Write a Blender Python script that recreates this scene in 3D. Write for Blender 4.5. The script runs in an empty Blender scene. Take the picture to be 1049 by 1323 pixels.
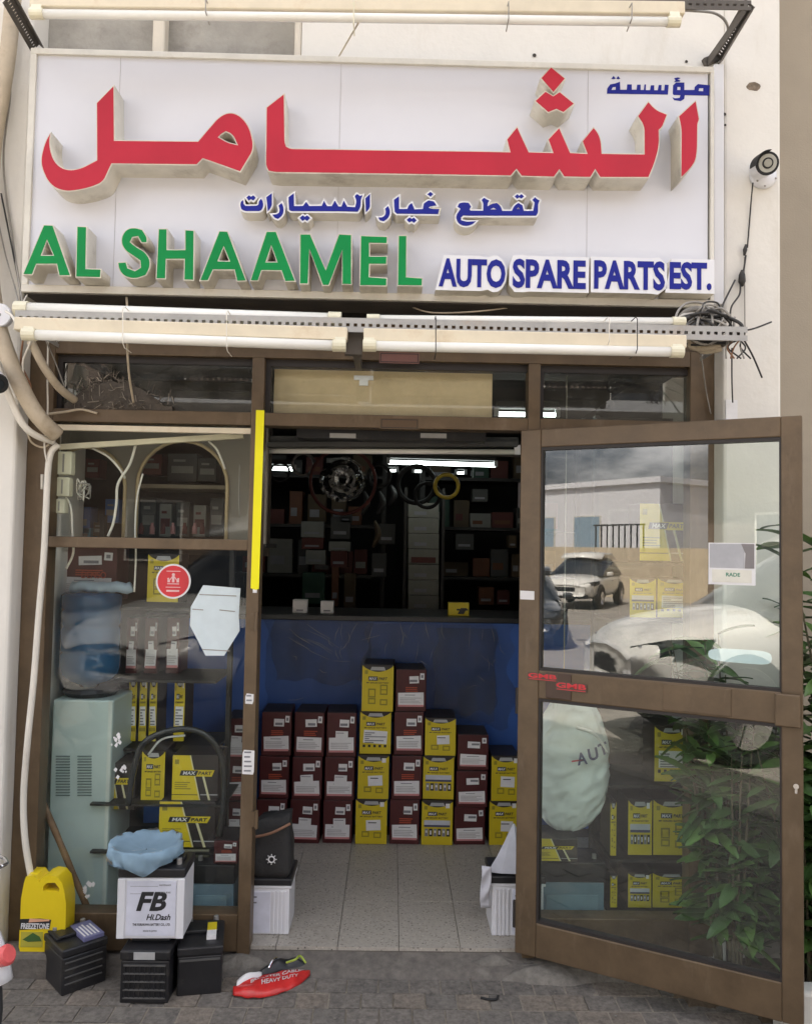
import bpy, bmesh, math, random
from mathutils import Vector, Matrix, noise
random.seed(7)
R = math.radians
SC = bpy.context.scene
COL = SC.collection
# ------------------------------------------------------------------ camera
CF = 1050.0
CYAW, CPITCH, CROLL = -0.01558, 0.04453, 0.0185
CAMLOC = Vector((0.074, -3.28, 1.574))
_F = Vector((-math.sin(CYAW)*math.cos(CPITCH), math.cos(CYAW)*math.cos(CPITCH), math.sin(CPITCH)))
_R0 = Vector((math.cos(CYAW), math.sin(CYAW), 0)); _U0 = _R0.cross(_F)
_Rt = _R0*math.cos(CROLL) + _U0*math.sin(CROLL)
_Up = _U0*math.cos(CROLL) - _R0*math.sin(CROLL)
cam_data = bpy.data.cameras.new('camera'); cam = bpy.data.objects.new('camera', cam_data); COL.objects.link(cam)
M3 = Matrix((_Rt, _Up, -_F)).transposed()
cam.matrix_world = Matrix.Translation(CAMLOC) @ M3.to_4x4()
cam_data.sensor_fit = 'VERTICAL'; cam_data.sensor_height = 36.0; cam_data.lens = 36.0*CF/1323.0
cam_data.clip_start = 0.05; cam_data.clip_end = 600
SC.camera = cam
# ------------------------------------------------------------------ world, sun, exposure
world = bpy.data.worlds.new('World'); SC.world = world; world.use_nodes = True
wn = world.node_tree.nodes; wl = world.node_tree.links
sky = wn.new('ShaderNodeTexSky'); sky.sky_type = 'NISHITA'; sky.sun_disc = False
SUN_EL, SUN_AZ = 60.0, 12.0        # sun stands high behind the building
sky.sun_elevation = R(SUN_EL); sky.sun_rotation = R(SUN_AZ)
sky.air_density = 0.8; sky.dust_density = 7.0; sky.ozone_density = 0.6
wn['Background'].inputs[1].default_value = 0.11
tcw = wn.new('ShaderNodeTexCoord'); mpw = wn.new('ShaderNodeMapping'); mpw.inputs['Scale'].default_value = (1, 1, 2.4)
nzw = wn.new('ShaderNodeTexNoise'); nzw.inputs['Scale'].default_value = 2.6; nzw.inputs['Detail'].default_value = 9; nzw.inputs['Roughness'].default_value = 0.58
mrw = wn.new('ShaderNodeMapRange'); mrw.inputs['From Min'].default_value = 0.44; mrw.inputs['From Max'].default_value = 0.66; mrw.interpolation_type = 'SMOOTHSTEP'
mxw = wn.new('ShaderNodeMix'); mxw.data_type = 'RGBA'; mxw.inputs['B'].default_value = (11.0, 10.7, 10.4, 1)   # broken cloud
wl.new(tcw.outputs['Generated'], mpw.inputs['Vector']); wl.new(mpw.outputs['Vector'], nzw.inputs['Vector']); wl.new(nzw.outputs['Fac'], mrw.inputs['Value'])
wl.new(mrw.outputs['Result'], mxw.inputs['Factor']); wl.new(sky.outputs[0], mxw.inputs['A']); wl.new(mxw.outputs['Result'], wn['Background'].inputs[0])
sd = bpy.data.lights.new('sun', 'SUN'); sd.energy = 5.0; sd.angle = R(0.53); sd.color = (1.0, 0.95, 0.87)
so = bpy.data.objects.new('sun', sd); COL.objects.link(so)
_sdir = Vector((math.sin(R(SUN_AZ))*math.cos(R(SUN_EL)), math.cos(R(SUN_AZ))*math.cos(R(SUN_EL)), math.sin(R(SUN_EL))))
so.rotation_euler = _sdir.to_track_quat('Z', 'Y').to_euler(); so.location = (0, 10, 20)
vs = SC.view_settings
vs.view_transform = 'Standard'; vs.look = 'None'; vs.gamma = 1.0; vs.use_curve_mapping = False
vs.exposure = 1.75
try:
    SC.cycles.max_bounces = 8; SC.cycles.transparent_max_bounces = 16
    SC.cycles.diffuse_bounces = 4; SC.cycles.caustics_reflective = False; SC.cycles.caustics_refractive = False
except Exception: pass

def ray(px, py):
    return (_F + _Rt*((px-524.5)/CF) - _Up*((py-661.5)/CF))
def at(px, py, Y):                      # the point seen at photo pixel (px,py) on the plane y = Y
    d = ray(px, py); return CAMLOC + d*((Y-CAMLOC.y)/d.y)
def onz(px, py, z):                     # ... on the level z
    d = ray(px, py); return CAMLOC + d*((z-CAMLOC.z)/d.z)
# ------------------------------------------------------------------ materials
MATS = {}
def mat(name, col, rough=0.55, metal=0.0, var=0.12, scale=9.0, bump=0.0, bscale=60.0, dirt=None, damt=0.0, dscale=3.0, spec=0.5, emit=None, estr=0.0, streak=0.0, coat=0.0, chips=None):
    if name in MATS: return MATS[name]
    m = bpy.data.materials.new(name); m.use_nodes = True
    nt = m.node_tree; n = nt.nodes; l = nt.links; b = n['Principled BSDF']
    b.inputs['Roughness'].default_value = rough; b.inputs['Metallic'].default_value = metal
    b.inputs['Specular IOR Level'].default_value = spec
    if coat: b.inputs['Coat Weight'].default_value = coat; b.inputs['Coat Roughness'].default_value = 0.05
    tc = n.new('ShaderNodeTexCoord'); geo = n.new('ShaderNodeNewGeometry')
    src = geo.outputs['Position']
    c = (*col, 1)
    nz = n.new('ShaderNodeTexNoise'); nz.inputs['Scale'].default_value = scale; nz.inputs['Detail'].default_value = 6; nz.inputs['Roughness'].default_value = 0.65
    l.new(src, nz.inputs['Vector'])
    mx = n.new('ShaderNodeMix'); mx.data_type = 'RGBA'
    mx.inputs['A'].default_value = (*[max(0, v*(1-var)) for v in col], 1)
    mx.inputs['B'].default_value = (*[min(0.95, v*(1+var)) for v in col], 1)
    mr = n.new('ShaderNodeMapRange'); mr.inputs['From Min'].default_value = 0.3; mr.inputs['From Max'].default_value = 0.7
    l.new(nz.outputs['Fac'], mr.inputs['Value']); l.new(mr.outputs['Result'], mx.inputs['Factor'])
    out = mx.outputs['Result']
    if dirt is not None:
        n2 = n.new('ShaderNodeTexNoise'); n2.inputs['Scale'].default_value = dscale; n2.inputs['Detail'].default_value = 9; n2.inputs['Roughness'].default_value = 0.72
        if streak:
            mp = n.new('ShaderNodeMapping'); mp.inputs['Scale'].default_value = (1.0, 1.0, streak)
            l.new(src, mp.inputs['Vector']); l.new(mp.outputs['Vector'], n2.inputs['Vector'])
        else: l.new(src, n2.inputs['Vector'])
        r2 = n.new('ShaderNodeMapRange'); r2.inputs['From Min'].default_value = 0.62-damt*0.3; r2.inputs['From Max'].default_value = 0.82-damt*0.2
        r2.inputs['To Max'].default_value = min(1.0, 0.35+damt)
        l.new(n2.outputs['Fac'], r2.inputs['Value'])
        m2 = n.new('ShaderNodeMix'); m2.data_type = 'RGBA'; l.new(r2.outputs['Result'], m2.inputs['Factor'])
        l.new(out, m2.inputs['A']); m2.inputs['B'].default_value = (*dirt, 1); out = m2.outputs['Result']
    if chips:
        vo = n.new('ShaderNodeTexVoronoi'); vo.inputs['Scale'].default_value = chips; l.new(src, vo.inputs['Vector'])
        lt_ = n.new('ShaderNodeMath'); lt_.operation = 'LESS_THAN'; lt_.inputs[1].default_value = 0.30; l.new(vo.outputs['Distance'], lt_.inputs[0])
        sp_ = n.new('ShaderNodeSeparateColor'); l.new(vo.outputs['Color'], sp_.inputs[0])
        for ch_, th, cc in ((0, 0.80, [v*.32 for v in col]), (1, 0.72, [min(.9, v*1.35) for v in col]), (2, 0.75, [v*.62 for v in col])):
            g_ = n.new('ShaderNodeMath'); g_.operation = 'GREATER_THAN'; g_.inputs[1].default_value = th; l.new(sp_.outputs[ch_], g_.inputs[0])
            mu = n.new('ShaderNodeMath'); mu.operation = 'MULTIPLY'; l.new(g_.outputs[0], mu.inputs[0]); l.new(lt_.outputs[0], mu.inputs[1])
            m3_ = n.new('ShaderNodeMix'); m3_.data_type = 'RGBA'; l.new(mu.outputs[0], m3_.inputs['Factor']); l.new(out, m3_.inputs['A']); m3_.inputs['B'].default_value = (*cc, 1); out = m3_.outputs['Result']
    l.new(out, b.inputs['Base Color'])
    rr = n.new('ShaderNodeMapRange'); rr.inputs['To Min'].default_value = max(0.02, rough*0.85); rr.inputs['To Max'].default_value = min(1, rough*1.2)
    l.new(nz.outputs['Fac'], rr.inputs['Value']); l.new(rr.outputs['Result'], b.inputs['Roughness'])
    if bump:
        n3 = n.new('ShaderNodeTexNoise'); n3.inputs['Scale'].default_value = bscale; n3.inputs['Detail'].default_value = 5
        l.new(src, n3.inputs['Vector'])
        bp = n.new('ShaderNodeBump'); bp.inputs['Strength'].default_value = bump; bp.inputs['Distance'].default_value = 0.004
        l.new(n3.outputs['Fac'], bp.inputs['Height']); l.new(bp.outputs['Normal'], b.inputs['Normal'])
    if emit is not None:
        b.inputs['Emission Color'].default_value = (*emit, 1); b.inputs['Emission Strength'].default_value = estr
    MATS[name] = m; return m
def glass_mat(name, tint=(0.86, 0.93, 0.9), refl=1.9, dust=0.03, gl_col=(1, 1, 1), wav=0.0):
    m = bpy.data.materials.new(name); m.use_nodes = True
    nt = m.node_tree; n = nt.nodes; l = nt.links; n.clear()
    o = n.new('ShaderNodeOutputMaterial'); t = n.new('ShaderNodeBsdfTransparent'); t.inputs[0].default_value = (*tint, 1)
    g = n.new('ShaderNodeBsdfGlossy'); g.inputs['Roughness'].default_value = 0.0; g.inputs['Color'].default_value = (*gl_col, 1)
    f = n.new('ShaderNodeFresnel'); f.inputs['IOR'].default_value = refl
    mx = n.new('ShaderNodeMixShader'); gb = n.new('ShaderNodeNewGeometry'); sb_ = n.new('ShaderNodeMath'); sb_.operation = 'SUBTRACT'; sb_.inputs[0].default_value = 1.0; l.new(gb.outputs['Backfacing'], sb_.inputs[1])
    ml = n.new('ShaderNodeMath'); ml.operation = 'MULTIPLY'; l.new(f.outputs[0], ml.inputs[0]); l.new(sb_.outputs[0], ml.inputs[1])   # no total reflection on the way out of a thin pane
    l.new(ml.outputs[0], mx.inputs[0]); l.new(t.outputs[0], mx.inputs[1]); l.new(g.outputs[0], mx.inputs[2])
    d = n.new('ShaderNodeBsdfDiffuse'); d.inputs[0].default_value = (0.55, 0.53, 0.48, 1)
    geo = n.new('ShaderNodeNewGeometry'); nz = n.new('ShaderNodeTexNoise'); nz.inputs['Scale'].default_value = 5.0; nz.inputs['Detail'].default_value = 10; nz.inputs['Roughness'].default_value = 0.75
    l.new(geo.outputs['Position'], nz.inputs['Vector'])
    mr = n.new('ShaderNodeMapRange'); mr.inputs['From Min'].default_value = 0.42; mr.inputs['From Max'].default_value = 0.85; mr.inputs['To Min'].default_value = dust*0.4; mr.inputs['To Max'].default_value = dust*3
    l.new(nz.outputs['Fac'], mr.inputs['Value'])
    m2 = n.new('ShaderNodeMixShader'); l.new(mr.outputs['Result'], m2.inputs[0]); l.new(mx.outputs[0], m2.inputs[1]); l.new(d.outputs[0], m2.inputs[2])
    if wav:
        nw = n.new('ShaderNodeTexNoise'); nw.inputs['Scale'].default_value = 2.2; nw.inputs['Detail'].default_value = 1
        l.new(geo.outputs['Position'], nw.inputs['Vector'])
        bp = n.new('ShaderNodeBump'); bp.inputs['Strength'].default_value = wav; bp.inputs['Distance'].default_value = 0.01
        l.new(nw.outputs['Fac'], bp.inputs['Height']); l.new(bp.outputs['Normal'], g.inputs['Normal'])
    l.new(m2.outputs[0], o.inputs[0]); MATS[name] = m; return m
def film_mat(name, col=(0.7, 0.75, 0.8), opac=0.25, rough=0.12, gl=0.25, scale=14.0, vary=1.0, stretch=None, bump=0.5):
    m = bpy.data.materials.new(name); m.use_nodes = True
    nt = m.node_tree; n = nt.nodes; l = nt.links; n.clear()
    o = n.new('ShaderNodeOutputMaterial'); t = n.new('ShaderNodeBsdfTransparent')
    d = n.new('ShaderNodeBsdfDiffuse'); d.inputs[0].default_value = (*col, 1)
    tl = n.new('ShaderNodeBsdfTranslucent'); tl.inputs[0].default_value = (*col, 1)
    g = n.new('ShaderNodeBsdfGlossy'); g.inputs['Roughness'].default_value = rough
    geo = n.new('ShaderNodeNewGeometry'); nz = n.new('ShaderNodeTexNoise'); nz.inputs['Scale'].default_value = scale; nz.inputs['Detail'].default_value = 8; nz.inputs['Distortion'].default_value = 0.6
    l.new(geo.outputs['Position'], nz.inputs['Vector'])
    mr = n.new('ShaderNodeMapRange'); mr.inputs['From Min'].default_value = 0.35; mr.inputs['From Max'].default_value = 0.7; mr.inputs['To Min'].default_value = opac*(1-.7*vary); mr.inputs['To Max'].default_value = min(1, opac*(1+.7*vary))
    if stretch:
        mp = n.new('ShaderNodeMapping'); mp.inputs['Rotation'].default_value = (0, R(35), 0); mp.inputs['Scale'].default_value = stretch; l.new(geo.outputs['Position'], mp.inputs['Vector']); l.new(mp.outputs['Vector'], nz.inputs['Vector'])
    l.new(nz.outputs['Fac'], mr.inputs['Value'])
    ds = n.new('ShaderNodeMixShader'); ds.inputs[0].default_value = 0.4; l.new(d.outputs[0], ds.inputs[1]); l.new(tl.outputs[0], ds.inputs[2])
    a = n.new('ShaderNodeMixShader'); l.new(mr.outputs['Result'], a.inputs[0]); l.new(t.outputs[0], a.inputs[1]); l.new(ds.outputs[0], a.inputs[2])
    b = n.new('ShaderNodeMixShader'); lw = n.new('ShaderNodeLayerWeight'); lw.inputs[0].default_value = gl; l.new(lw.outputs['Fresnel'], b.inputs[0])
    l.new(a.outputs[0], b.inputs[1]); l.new(g.outputs[0], b.inputs[2])
    bp = n.new('ShaderNodeBump'); bp.inputs['Strength'].default_value = bump; bp.inputs['Distance'].default_value = 0.01
    l.new(nz.outputs['Fac'], bp.inputs['Height']); l.new(bp.outputs['Normal'], g.inputs['Normal']); l.new(bp.outputs['Normal'], d.inputs['Normal'])
    l.new(b.outputs[0], o.inputs[0]); MATS[name] = m; return m

BROWN = mat('brown_aluminium', (0.122, 0.082, 0.046), 0.45, 0.15, 0.22, 9, 0.08, 90, dirt=(0.23, 0.17, 0.115), damt=0.22, dscale=11, streak=0.25)
DARKB = mat('dark_gasket', (0.025, 0.02, 0.018), 0.6)
WHITEW = mat('white_wall_paint', (0.74, 0.71, 0.65), 0.8, 0, 0.05, 3, 0.35, 45, dirt=(0.5, 0.44, 0.34), damt=0.2, dscale=2.6, streak=0.3)
CREAM = mat('cream_wall_paint', (0.66, 0.60, 0.50), 0.8, 0, 0.08, 3, 0.3, 45, dirt=(0.4, 0.34, 0.27), damt=0.25, dscale=3, streak=0.3)
BEIGE = mat('beige_render', (0.37, 0.32, 0.25), 0.9, 0, 0.08, 2.2, 0.3, 120, dirt=(0.26, 0.22, 0.18), damt=0.2, dscale=1.5)
CONC = mat('rough_concrete', (0.36, 0.34, 0.30), 0.9, 0, 0.18, 6, 0.8, 35, dirt=(0.16, 0.14, 0.12), damt=0.35, dscale=4)
DARKSH = mat('dark_board_shade', (0.05, 0.042, 0.035), 0.9, 0, 0.3, 8, 0.5, 30)  # near-black; holds the shade under the sign, also used for dark boards
SIGNW = mat('sign_panel_white', (0.66, 0.665, 0.715), 0.35, 0, 0.02, 2, dirt=(0.60, 0.58, 0.56), damt=0.12, dscale=2.5, streak=0.15)
SIGNF = mat('sign_frame', (0.66, 0.63, 0.56), 0.5, 0.1, 0.1, 8, dirt=(0.33, 0.27, 0.2), damt=0.2, dscale=8)
LRED = mat('letter_red', (0.46, 0.022, 0.043), 0.45, 0, 0.10, 3, dirt=(0.42, 0.03, 0.05), damt=0.25, dscale=4, streak=.3, spec=.25)
LGREEN = mat('letter_green', (0.002, 0.23, 0.055), 0.45, 0, 0.10, 4, dirt=(0.01, 0.17, 0.06), damt=0.25, dscale=4, streak=.3, spec=.22)
LBLUE = mat('letter_blue', (0.014, 0.02, 0.24), 0.45, 0, 0.08, 5, spec=.2)
LSIDE = mat('letter_return', (0.66, 0.62, 0.53), 0.5, 0.0, 0.12, 10, dirt=(0.28, 0.23, 0.17), damt=0.35, dscale=7)
LWHITE = mat('letter_white_face', (0.74, 0.74, 0.76), 0.4, 0, 0.02)
TUBEW = mat('fluorescent_tube_glass', (0.82, 0.81, 0.76), 0.25, 0, 0.04, 6, dirt=(0.6, 0.53, 0.42), damt=0.12)
BATTEN = mat('yellowed_batten', (0.70, 0.62, 0.47), 0.45, 0, 0.1, 5, dirt=(0.42, 0.26, 0.12), damt=0.25, dscale=5)
GALV = mat('galvanised_angle', (0.40, 0.39, 0.37), 0.5, 0.5, 0.15, 12, dirt=(0.26, 0.17, 0.1), damt=0.3, dscale=6)
DGALV = mat('dark_steel_angle', (0.12, 0.105, 0.09), 0.6, 0.5, 0.2, 12)
CAPW = mat('cream_plastic', (0.7, 0.66, 0.5), 0.45)
BLACKP = mat('black_plastic', (0.016, 0.016, 0.018), 0.38, 0, 0.25, 14, 0.1, 80, dirt=(0.10, 0.09, 0.075), damt=0.22, dscale=9)
BLACKM = mat('black_matt', (0.012, 0.012, 0.013), 0.7, 0, 0.2)
WHITEP = mat('white_plastic', (0.74, 0.74, 0.77), 0.35, 0, 0.04, 5, dirt=(0.5, 0.47, 0.42), damt=0.1)
YELLOW = mat('carton_yellow', (0.62, 0.48, 0.015), 0.45, 0, 0.07, 6)
CANY = mat('jerrycan_yellow', (0.80, 0.60, 0.015), 0.33, 0, 0.06, 5, dirt=(0.5, 0.36, 0.05), damt=0.1)
STRIPY = mat('yellow_strip', (0.94, 0.86, 0.0), 0.5, 0, 0.01)
MAROON = mat('carton_maroon', (0.068, 0.009, 0.010), 0.45, 0, 0.15, 8)
CARTK = mat('carton_black', (0.03, 0.022, 0.02), 0.5)
PAPER = mat('white_paper', (0.76, 0.75, 0.75), 0.6, 0, 0.05, 30)
PAPERB = mat('blueish_paper', (0.66, 0.75, 0.78), 0.6, 0, 0.04, 20)
INK = mat('black_ink', (0.02, 0.02, 0.022), 0.5)
INKG = mat('grey_ink', (0.22, 0.22, 0.24), 0.5)
ORANGE = mat('orange_print', (0.42, 0.07, 0.03), 0.5)
REDP = mat('red_print', (0.62, 0.03, 0.04), 0.45)
PINKP = mat('pink_print', (0.6, 0.25, 0.25), 0.5)
BLUEC = mat('counter_blue', (0.04, 0.12, 0.42), 0.5, 0, 0.12, 3)
TERR = mat('terrazzo_tile', (0.40, 0.365, 0.315), 0.45, 0, 0.16, 60, dirt=(0.24, 0.20, 0.16), damt=0.3, dscale=5, chips=75)
GROUT = mat('grout', (0.12, 0.105, 0.09), 0.9)
PAVER = mat('grey_paver', (0.165, 0.147, 0.128), 0.9, 0, 0.42, 55, 1.0, 120, dirt=(0.085, 0.078, 0.07), damt=0.45, dscale=10)
PAVER2 = mat('grey_paver_warm', (0.195, 0.165, 0.135), 0.9, 0, 0.42, 55, 1.0, 120, dirt=(0.09, 0.08, 0.07), damt=0.45, dscale=10)
PAVER3 = mat('grey_paver_dark', (0.135, 0.122, 0.108), 0.9, 0, 0.42, 55, 1.0, 120, dirt=(0.24, 0.22, 0.19), damt=0.45, dscale=12)
SAND = mat('joint_sand', (0.24, 0.21, 0.17), 0.95, 0, 0.25, 60)
APRON = mat('stained_cement', (0.135, 0.12, 0.105), 0.88, 0, 0.3, 30, 1.0, 60, dirt=(0.26, 0.24, 0.205), damt=0.25, dscale=9)
MORTAR = mat('pale_mortar', (0.175, 0.16, 0.138), 0.9, 0, 0.3, 30, 1.0, 60, dirt=(0.11, 0.10, 0.088), damt=0.5, dscale=14)
ASPH = mat('asphalt', (0.26, 0.235, 0.20), 0.9, 0, 0.2, 3)
HOSEC = mat('beige_conduit', (0.50, 0.42, 0.31), 0.6, 0, 0.15, 10, dirt=(0.28, 0.2, 0.12), damt=0.3, dscale=9)
HOSEW = mat('white_hose', (0.72, 0.68, 0.60), 0.5, 0, 0.06, 8, dirt=(0.45, 0.38, 0.3), damt=0.2)
CABLEK = mat('black_cable', (0.03, 0.028, 0.026), 0.6)
CABLEG = mat('grey_cable', (0.30, 0.28, 0.25), 0.6)
WOOD = mat('old_wood', (0.22, 0.12, 0.055), 0.7, 0, 0.35, 20, 0.3, 50)
TANP = mat('plywood_tan', (0.54, 0.42, 0.25), 0.6, 0, 0.18, 5, dirt=(0.35, 0.24, 0.12), damt=0.25)
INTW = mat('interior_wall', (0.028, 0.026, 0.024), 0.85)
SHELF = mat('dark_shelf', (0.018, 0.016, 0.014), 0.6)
ARCHP = mat('arch_panel', (0.17, 0.15, 0.12), 0.6, 0, 0.1, 5)
ARCHE = mat('arch_edge', (0.45, 0.35, 0.2), 0.5)
AQUA = mat('pale_aqua_steel', (0.52, 0.63, 0.60), 0.35, 0.1, 0.08, 3, dirt=(0.45, 0.40, 0.28), damt=0.12, dscale=3)
BLUEBOT = film_mat('blue_bottle', (0.045, 0.20, 0.42), 0.72, 0.08, 0.3, 5, 0.12, None, 0.1)
BAGB = film_mat('blue_bag_film', (0.46, 0.66, 0.82), 0.80, 0.3, 0.015, 12, 0.12, None, 0.3)
BAGW = mat('white_bag_plastic', (0.80, 0.84, 0.83), 0.35, 0, 0.06, 8, 0.3, 25)
FILM = film_mat('stretch_film', (0.16, 0.165, 0.18), 0.22, 0.15, 0.15, 3, 0.45, (2, 1, 1), 0.25)
CREASE = mat('film_crease', (0.34, 0.35, 0.37), 0.2, 0, 0.2)
CLEARF = film_mat('clear_film', (0.6, 0.6, 0.58), 0.25, 0.08, 0.4, 40)
GLASS = glass_mat('window_glass', (0.96, 0.985, 0.975), 1.42, 0.012)
GLASSD = glass_mat('door_glass', (0.93, 0.98, 0.955), 2.15, 0.006)
GLASST = glass_mat('transom_glass', (0.75, 0.8, 0.76), 1.7, 0.08)
GLASSM = glass_mat('middle_transom_glass', (0.95, 0.96, 0.94), 1.5, 0.03)
GLIN = glass_mat('glass_inner', (0.97, 0.99, 0.98), 1.0, 0.0)
LEAF = mat('leaf_green', (0.048, 0.105, 0.026), 0.45, 0, 0.35, 6)
LEAF2 = mat('leaf_light', (0.10, 0.19, 0.045), 0.4, 0, 0.3, 6)
STEM = mat('stem_brown', (0.10, 0.085, 0.05), 0.8)
SOIL = mat('dry_soil', (0.10, 0.075, 0.05), 0.95, 0, 0.35, 30, 1.0, 40)
CHROME = mat('chrome', (0.6, 0.6, 0.62), 0.15, 1.0, 0.05)
RUBBER = mat('tyre_rubber', (0.02, 0.02, 0.02), 0.8)
CARW = mat('car_paint_white', (0.72, 0.70, 0.64), 0.3, 0, 0.02, coat=1.0)
CARK = mat('car_paint_dark', (0.03, 0.035, 0.04), 0.3, 0, 0.02, coat=1.0)
CARG = mat('car_window', (0.02, 0.025, 0.03), 0.06, 0, 0.02)
LAMPON = mat('lit_tube', (0.9, 0.95, 0.95), 0.4, 0, 0.0, emit=(0.9, 1.0, 0.96), estr=3.6)
BLUEGL = mat('blue_facade_glass', (0.10, 0.25, 0.40), 0.1, 0, 0.1, 1)
SANDW = mat('sandstone_wall', (0.55, 0.46, 0.33), 0.85, 0, 0.1, 2)
REFLR = mat('red_reflector', (0.62, 0.10, 0.10), 0.25, 0, 0.1, 60)
LPRINT = mat('lavender_print', (0.16, 0.16, 0.30), 0.4)
# ------------------------------------------------------------------ mesh helpers
class MB:
    def __init__(s): s.v = []; s.f = []; s.m = []
    def add(s, vs, fs, m=0):
        o = len(s.v); s.v += [tuple(p) for p in vs]; s.f += [tuple(i+o for i in f) for f in fs]; s.m += [m]*len(fs); return s
    def box(s, x0, y0, z0, x1, y1, z1, m=0):
        if x0 > x1: x0, x1 = x1, x0
        if y0 > y1: y0, y1 = y1, y0
        if z0 > z1: z0, z1 = z1, z0
        return s.add([(x0,y0,z0),(x1,y0,z0),(x1,y1,z0),(x0,y1,z0),(x0,y0,z1),(x1,y0,z1),(x1,y1,z1),(x0,y1,z1)],
              [(0,3,2,1),(4,5,6,7),(0,1,5,4),(1,2,6,5),(2,3,7,6),(3,0,4,7)], m)
    def bar(s, p, q, w, h, m=0, up=(0,0,1)):          # rectangular bar from p to q; w sideways, h along up
        p = Vector(p); q = Vector(q); d = (q-p).normalized(); u = Vector(up)
        a = d.cross(u).normalized(); b = a.cross(d).normalized(); a *= w/2; b *= h/2
        vs = [p-a-b, p+a-b, p+a+b, p-a+b, q-a-b, q+a-b, q+a+b, q-a+b]
        return s.add(vs, [(0,1,2,3),(7,6,5,4),(0,4,5,1),(1,5,6,2),(2,6,7,3),(3,7,4,0)], m)
    def tube(s, pts, r, n=8, m=0, cap=True):
        pts = [Vector(p) for p in pts]; rs = r if isinstance(r, (list, tuple)) else [r]*len(pts)
        o = len(s.v); prev = None; k = len(pts)
        for i, p in enumerate(pts):
            d = (pts[min(i+1, k-1)]-pts[max(i-1, 0)]).normalized()
            if prev is None:
                a = d.orthogonal().normalized()
            else:
                a = (prev - d*prev.dot(d))
                a = a.normalized() if a.length > 1e-6 else d.orthogonal().normalized()
            prev = a; b = d.cross(a)
            for j in range(n):
                t = 2*math.pi*j/n; s.v.append(tuple(p + a*(rs[i]*math.cos(t)) + b*(rs[i]*math.sin(t))))
        for i in range(k-1):
            for j in range(n):
                s.f.append((o+i*n+j, o+i*n+(j+1)%n, o+(i+1)*n+(j+1)%n, o+(i+1)*n+j)); s.m.append(m)
        if cap:
            s.f.append(tuple(o+j for j in range(n))[::-1]); s.m.append(m)
            s.f.append(tuple(o+(k-1)*n+j for j in range(n))); s.m.append(m)
        return s
    def lathe(s, prof, c=(0,0,0), axis='z', n=24, m=0, sx=1, sy=1):
        o = len(s.v); c = Vector(c)
        for (r, h) in prof:
            for j in range(n):
                t = 2*math.pi*j/n; a, b = r*math.cos(t)*sx, r*math.sin(t)*sy
                s.v.append(tuple(c + (Vector((a,b,h)) if axis == 'z' else Vector((a,h,b)) if axis == 'y' else Vector((h,a,b)))))
        for i in range(len(prof)-1):
            for j in range(n):
                s.f.append((o+i*n+j, o+i*n+(j+1)%n, o+(i+1)*n+(j+1)%n, o+(i+1)*n+j)); s.m.append(m)
        if prof[0][0] > 1e-4: s.f.append(tuple(o+j for j in range(n))[::-1]); s.m.append(m)
        if prof[-1][0] > 1e-4: s.f.append(tuple(o+(len(prof)-1)*n+j for j in range(n))); s.m.append(m)
        return s
    def torus(s, c, R_, r, axis='y', n=28, k=8, m=0, a0=0, a1=360, tilt=0):
        c = Vector(c); pts = []
        full = abs(a1-a0) >= 360
        for i in range(n+1):
            t = R(a0+(a1-a0)*i/n); p = Vector((R_*math.cos(t), R_*math.sin(t)*math.sin(tilt), R_*math.sin(t)*math.cos(tilt))) if axis == 'y' else (Vector((R_*math.cos(t), R_*math.sin(t), 0)) if axis == 'z' else Vector((0, R_*math.cos(t), R_*math.sin(t))))
            pts.append(c+p)
        return s.tube(pts, r, k, m, not full)
    def prism(s, poly, y0, y1, m=0):                    # poly in x,z; from y0 (front) to y1
        n = len(poly); o = len(s.v)
        s.v += [(x, y0, z) for x, z in poly] + [(x, y1, z) for x, z in poly]
        ar = sum(poly[i][0]*poly[(i+1)%n][1]-poly[(i+1)%n][0]*poly[i][1] for i in range(n))
        fr = tuple(o+i for i in range(n)); bk = tuple(o+n+i for i in range(n))
        if ar < 0: fr = fr[::-1]
        else: bk = bk[::-1]
        s.f += [fr, bk]; s.m += [m, m]
        for i in range(n):
            j = (i+1) % n
            s.f.append((o+i, o+n+i, o+n+j, o+j) if ar > 0 else (o+j, o+n+j, o+n+i, o+i)); s.m.append(m)
        return s
    def mesh(s, name, mats, smooth=False):
        me = bpy.data.meshes.new(name); me.from_pydata(s.v, [], s.f)
        for mm in (mats if isinstance(mats, (list, tuple)) else [mats]): me.materials.append(mm)
        me.polygons.foreach_set('material_index', s.m)
        if smooth: me.polygons.foreach_set('use_smooth', [True]*len(s.f))
        me.update(); return me
    def build(s, name, mats, parent=None, world=True, smooth=False, bevel=0.0, base=True):
        if parent is not None:
            if world:
                o = WPOS[parent.name]; s.v = [(x-o[0], y-o[1], z-o[2]) for x, y, z in s.v]
            off = Vector((0,0,0))
        else:
            off = Vector((0,0,0))
            if base:
                xs = [p[0] for p in s.v]; ys = [p[1] for p in s.v]; zs = [p[2] for p in s.v]
                off = Vector(((min(xs)+max(xs))/2, (min(ys)+max(ys))/2, min(zs)))
                s.v = [(x-off.x, y-off.y, z-off.z) for x, y, z in s.v]
        me = s.mesh(name, mats, smooth)
        return link(name, me, parent, off, bevel)
WPOS = {}
def link(name, me, parent=None, loc=(0,0,0), bevel=0.0):
    ob = bpy.data.objects.new(name, me); COL.objects.link(ob); ob.location = loc
    if parent is not None:
        ob.parent = parent; WPOS[ob.name] = Vector(WPOS[parent.name]) + Vector(loc)
    else: WPOS[ob.name] = Vector(loc)
    if bevel:
        b = ob.modifiers.new('bevel', 'BEVEL'); b.width = bevel; b.segments = 2; b.limit_method = 'ANGLE'; b.angle_limit = R(40)
        b.harden_normals = False
    return ob
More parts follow.
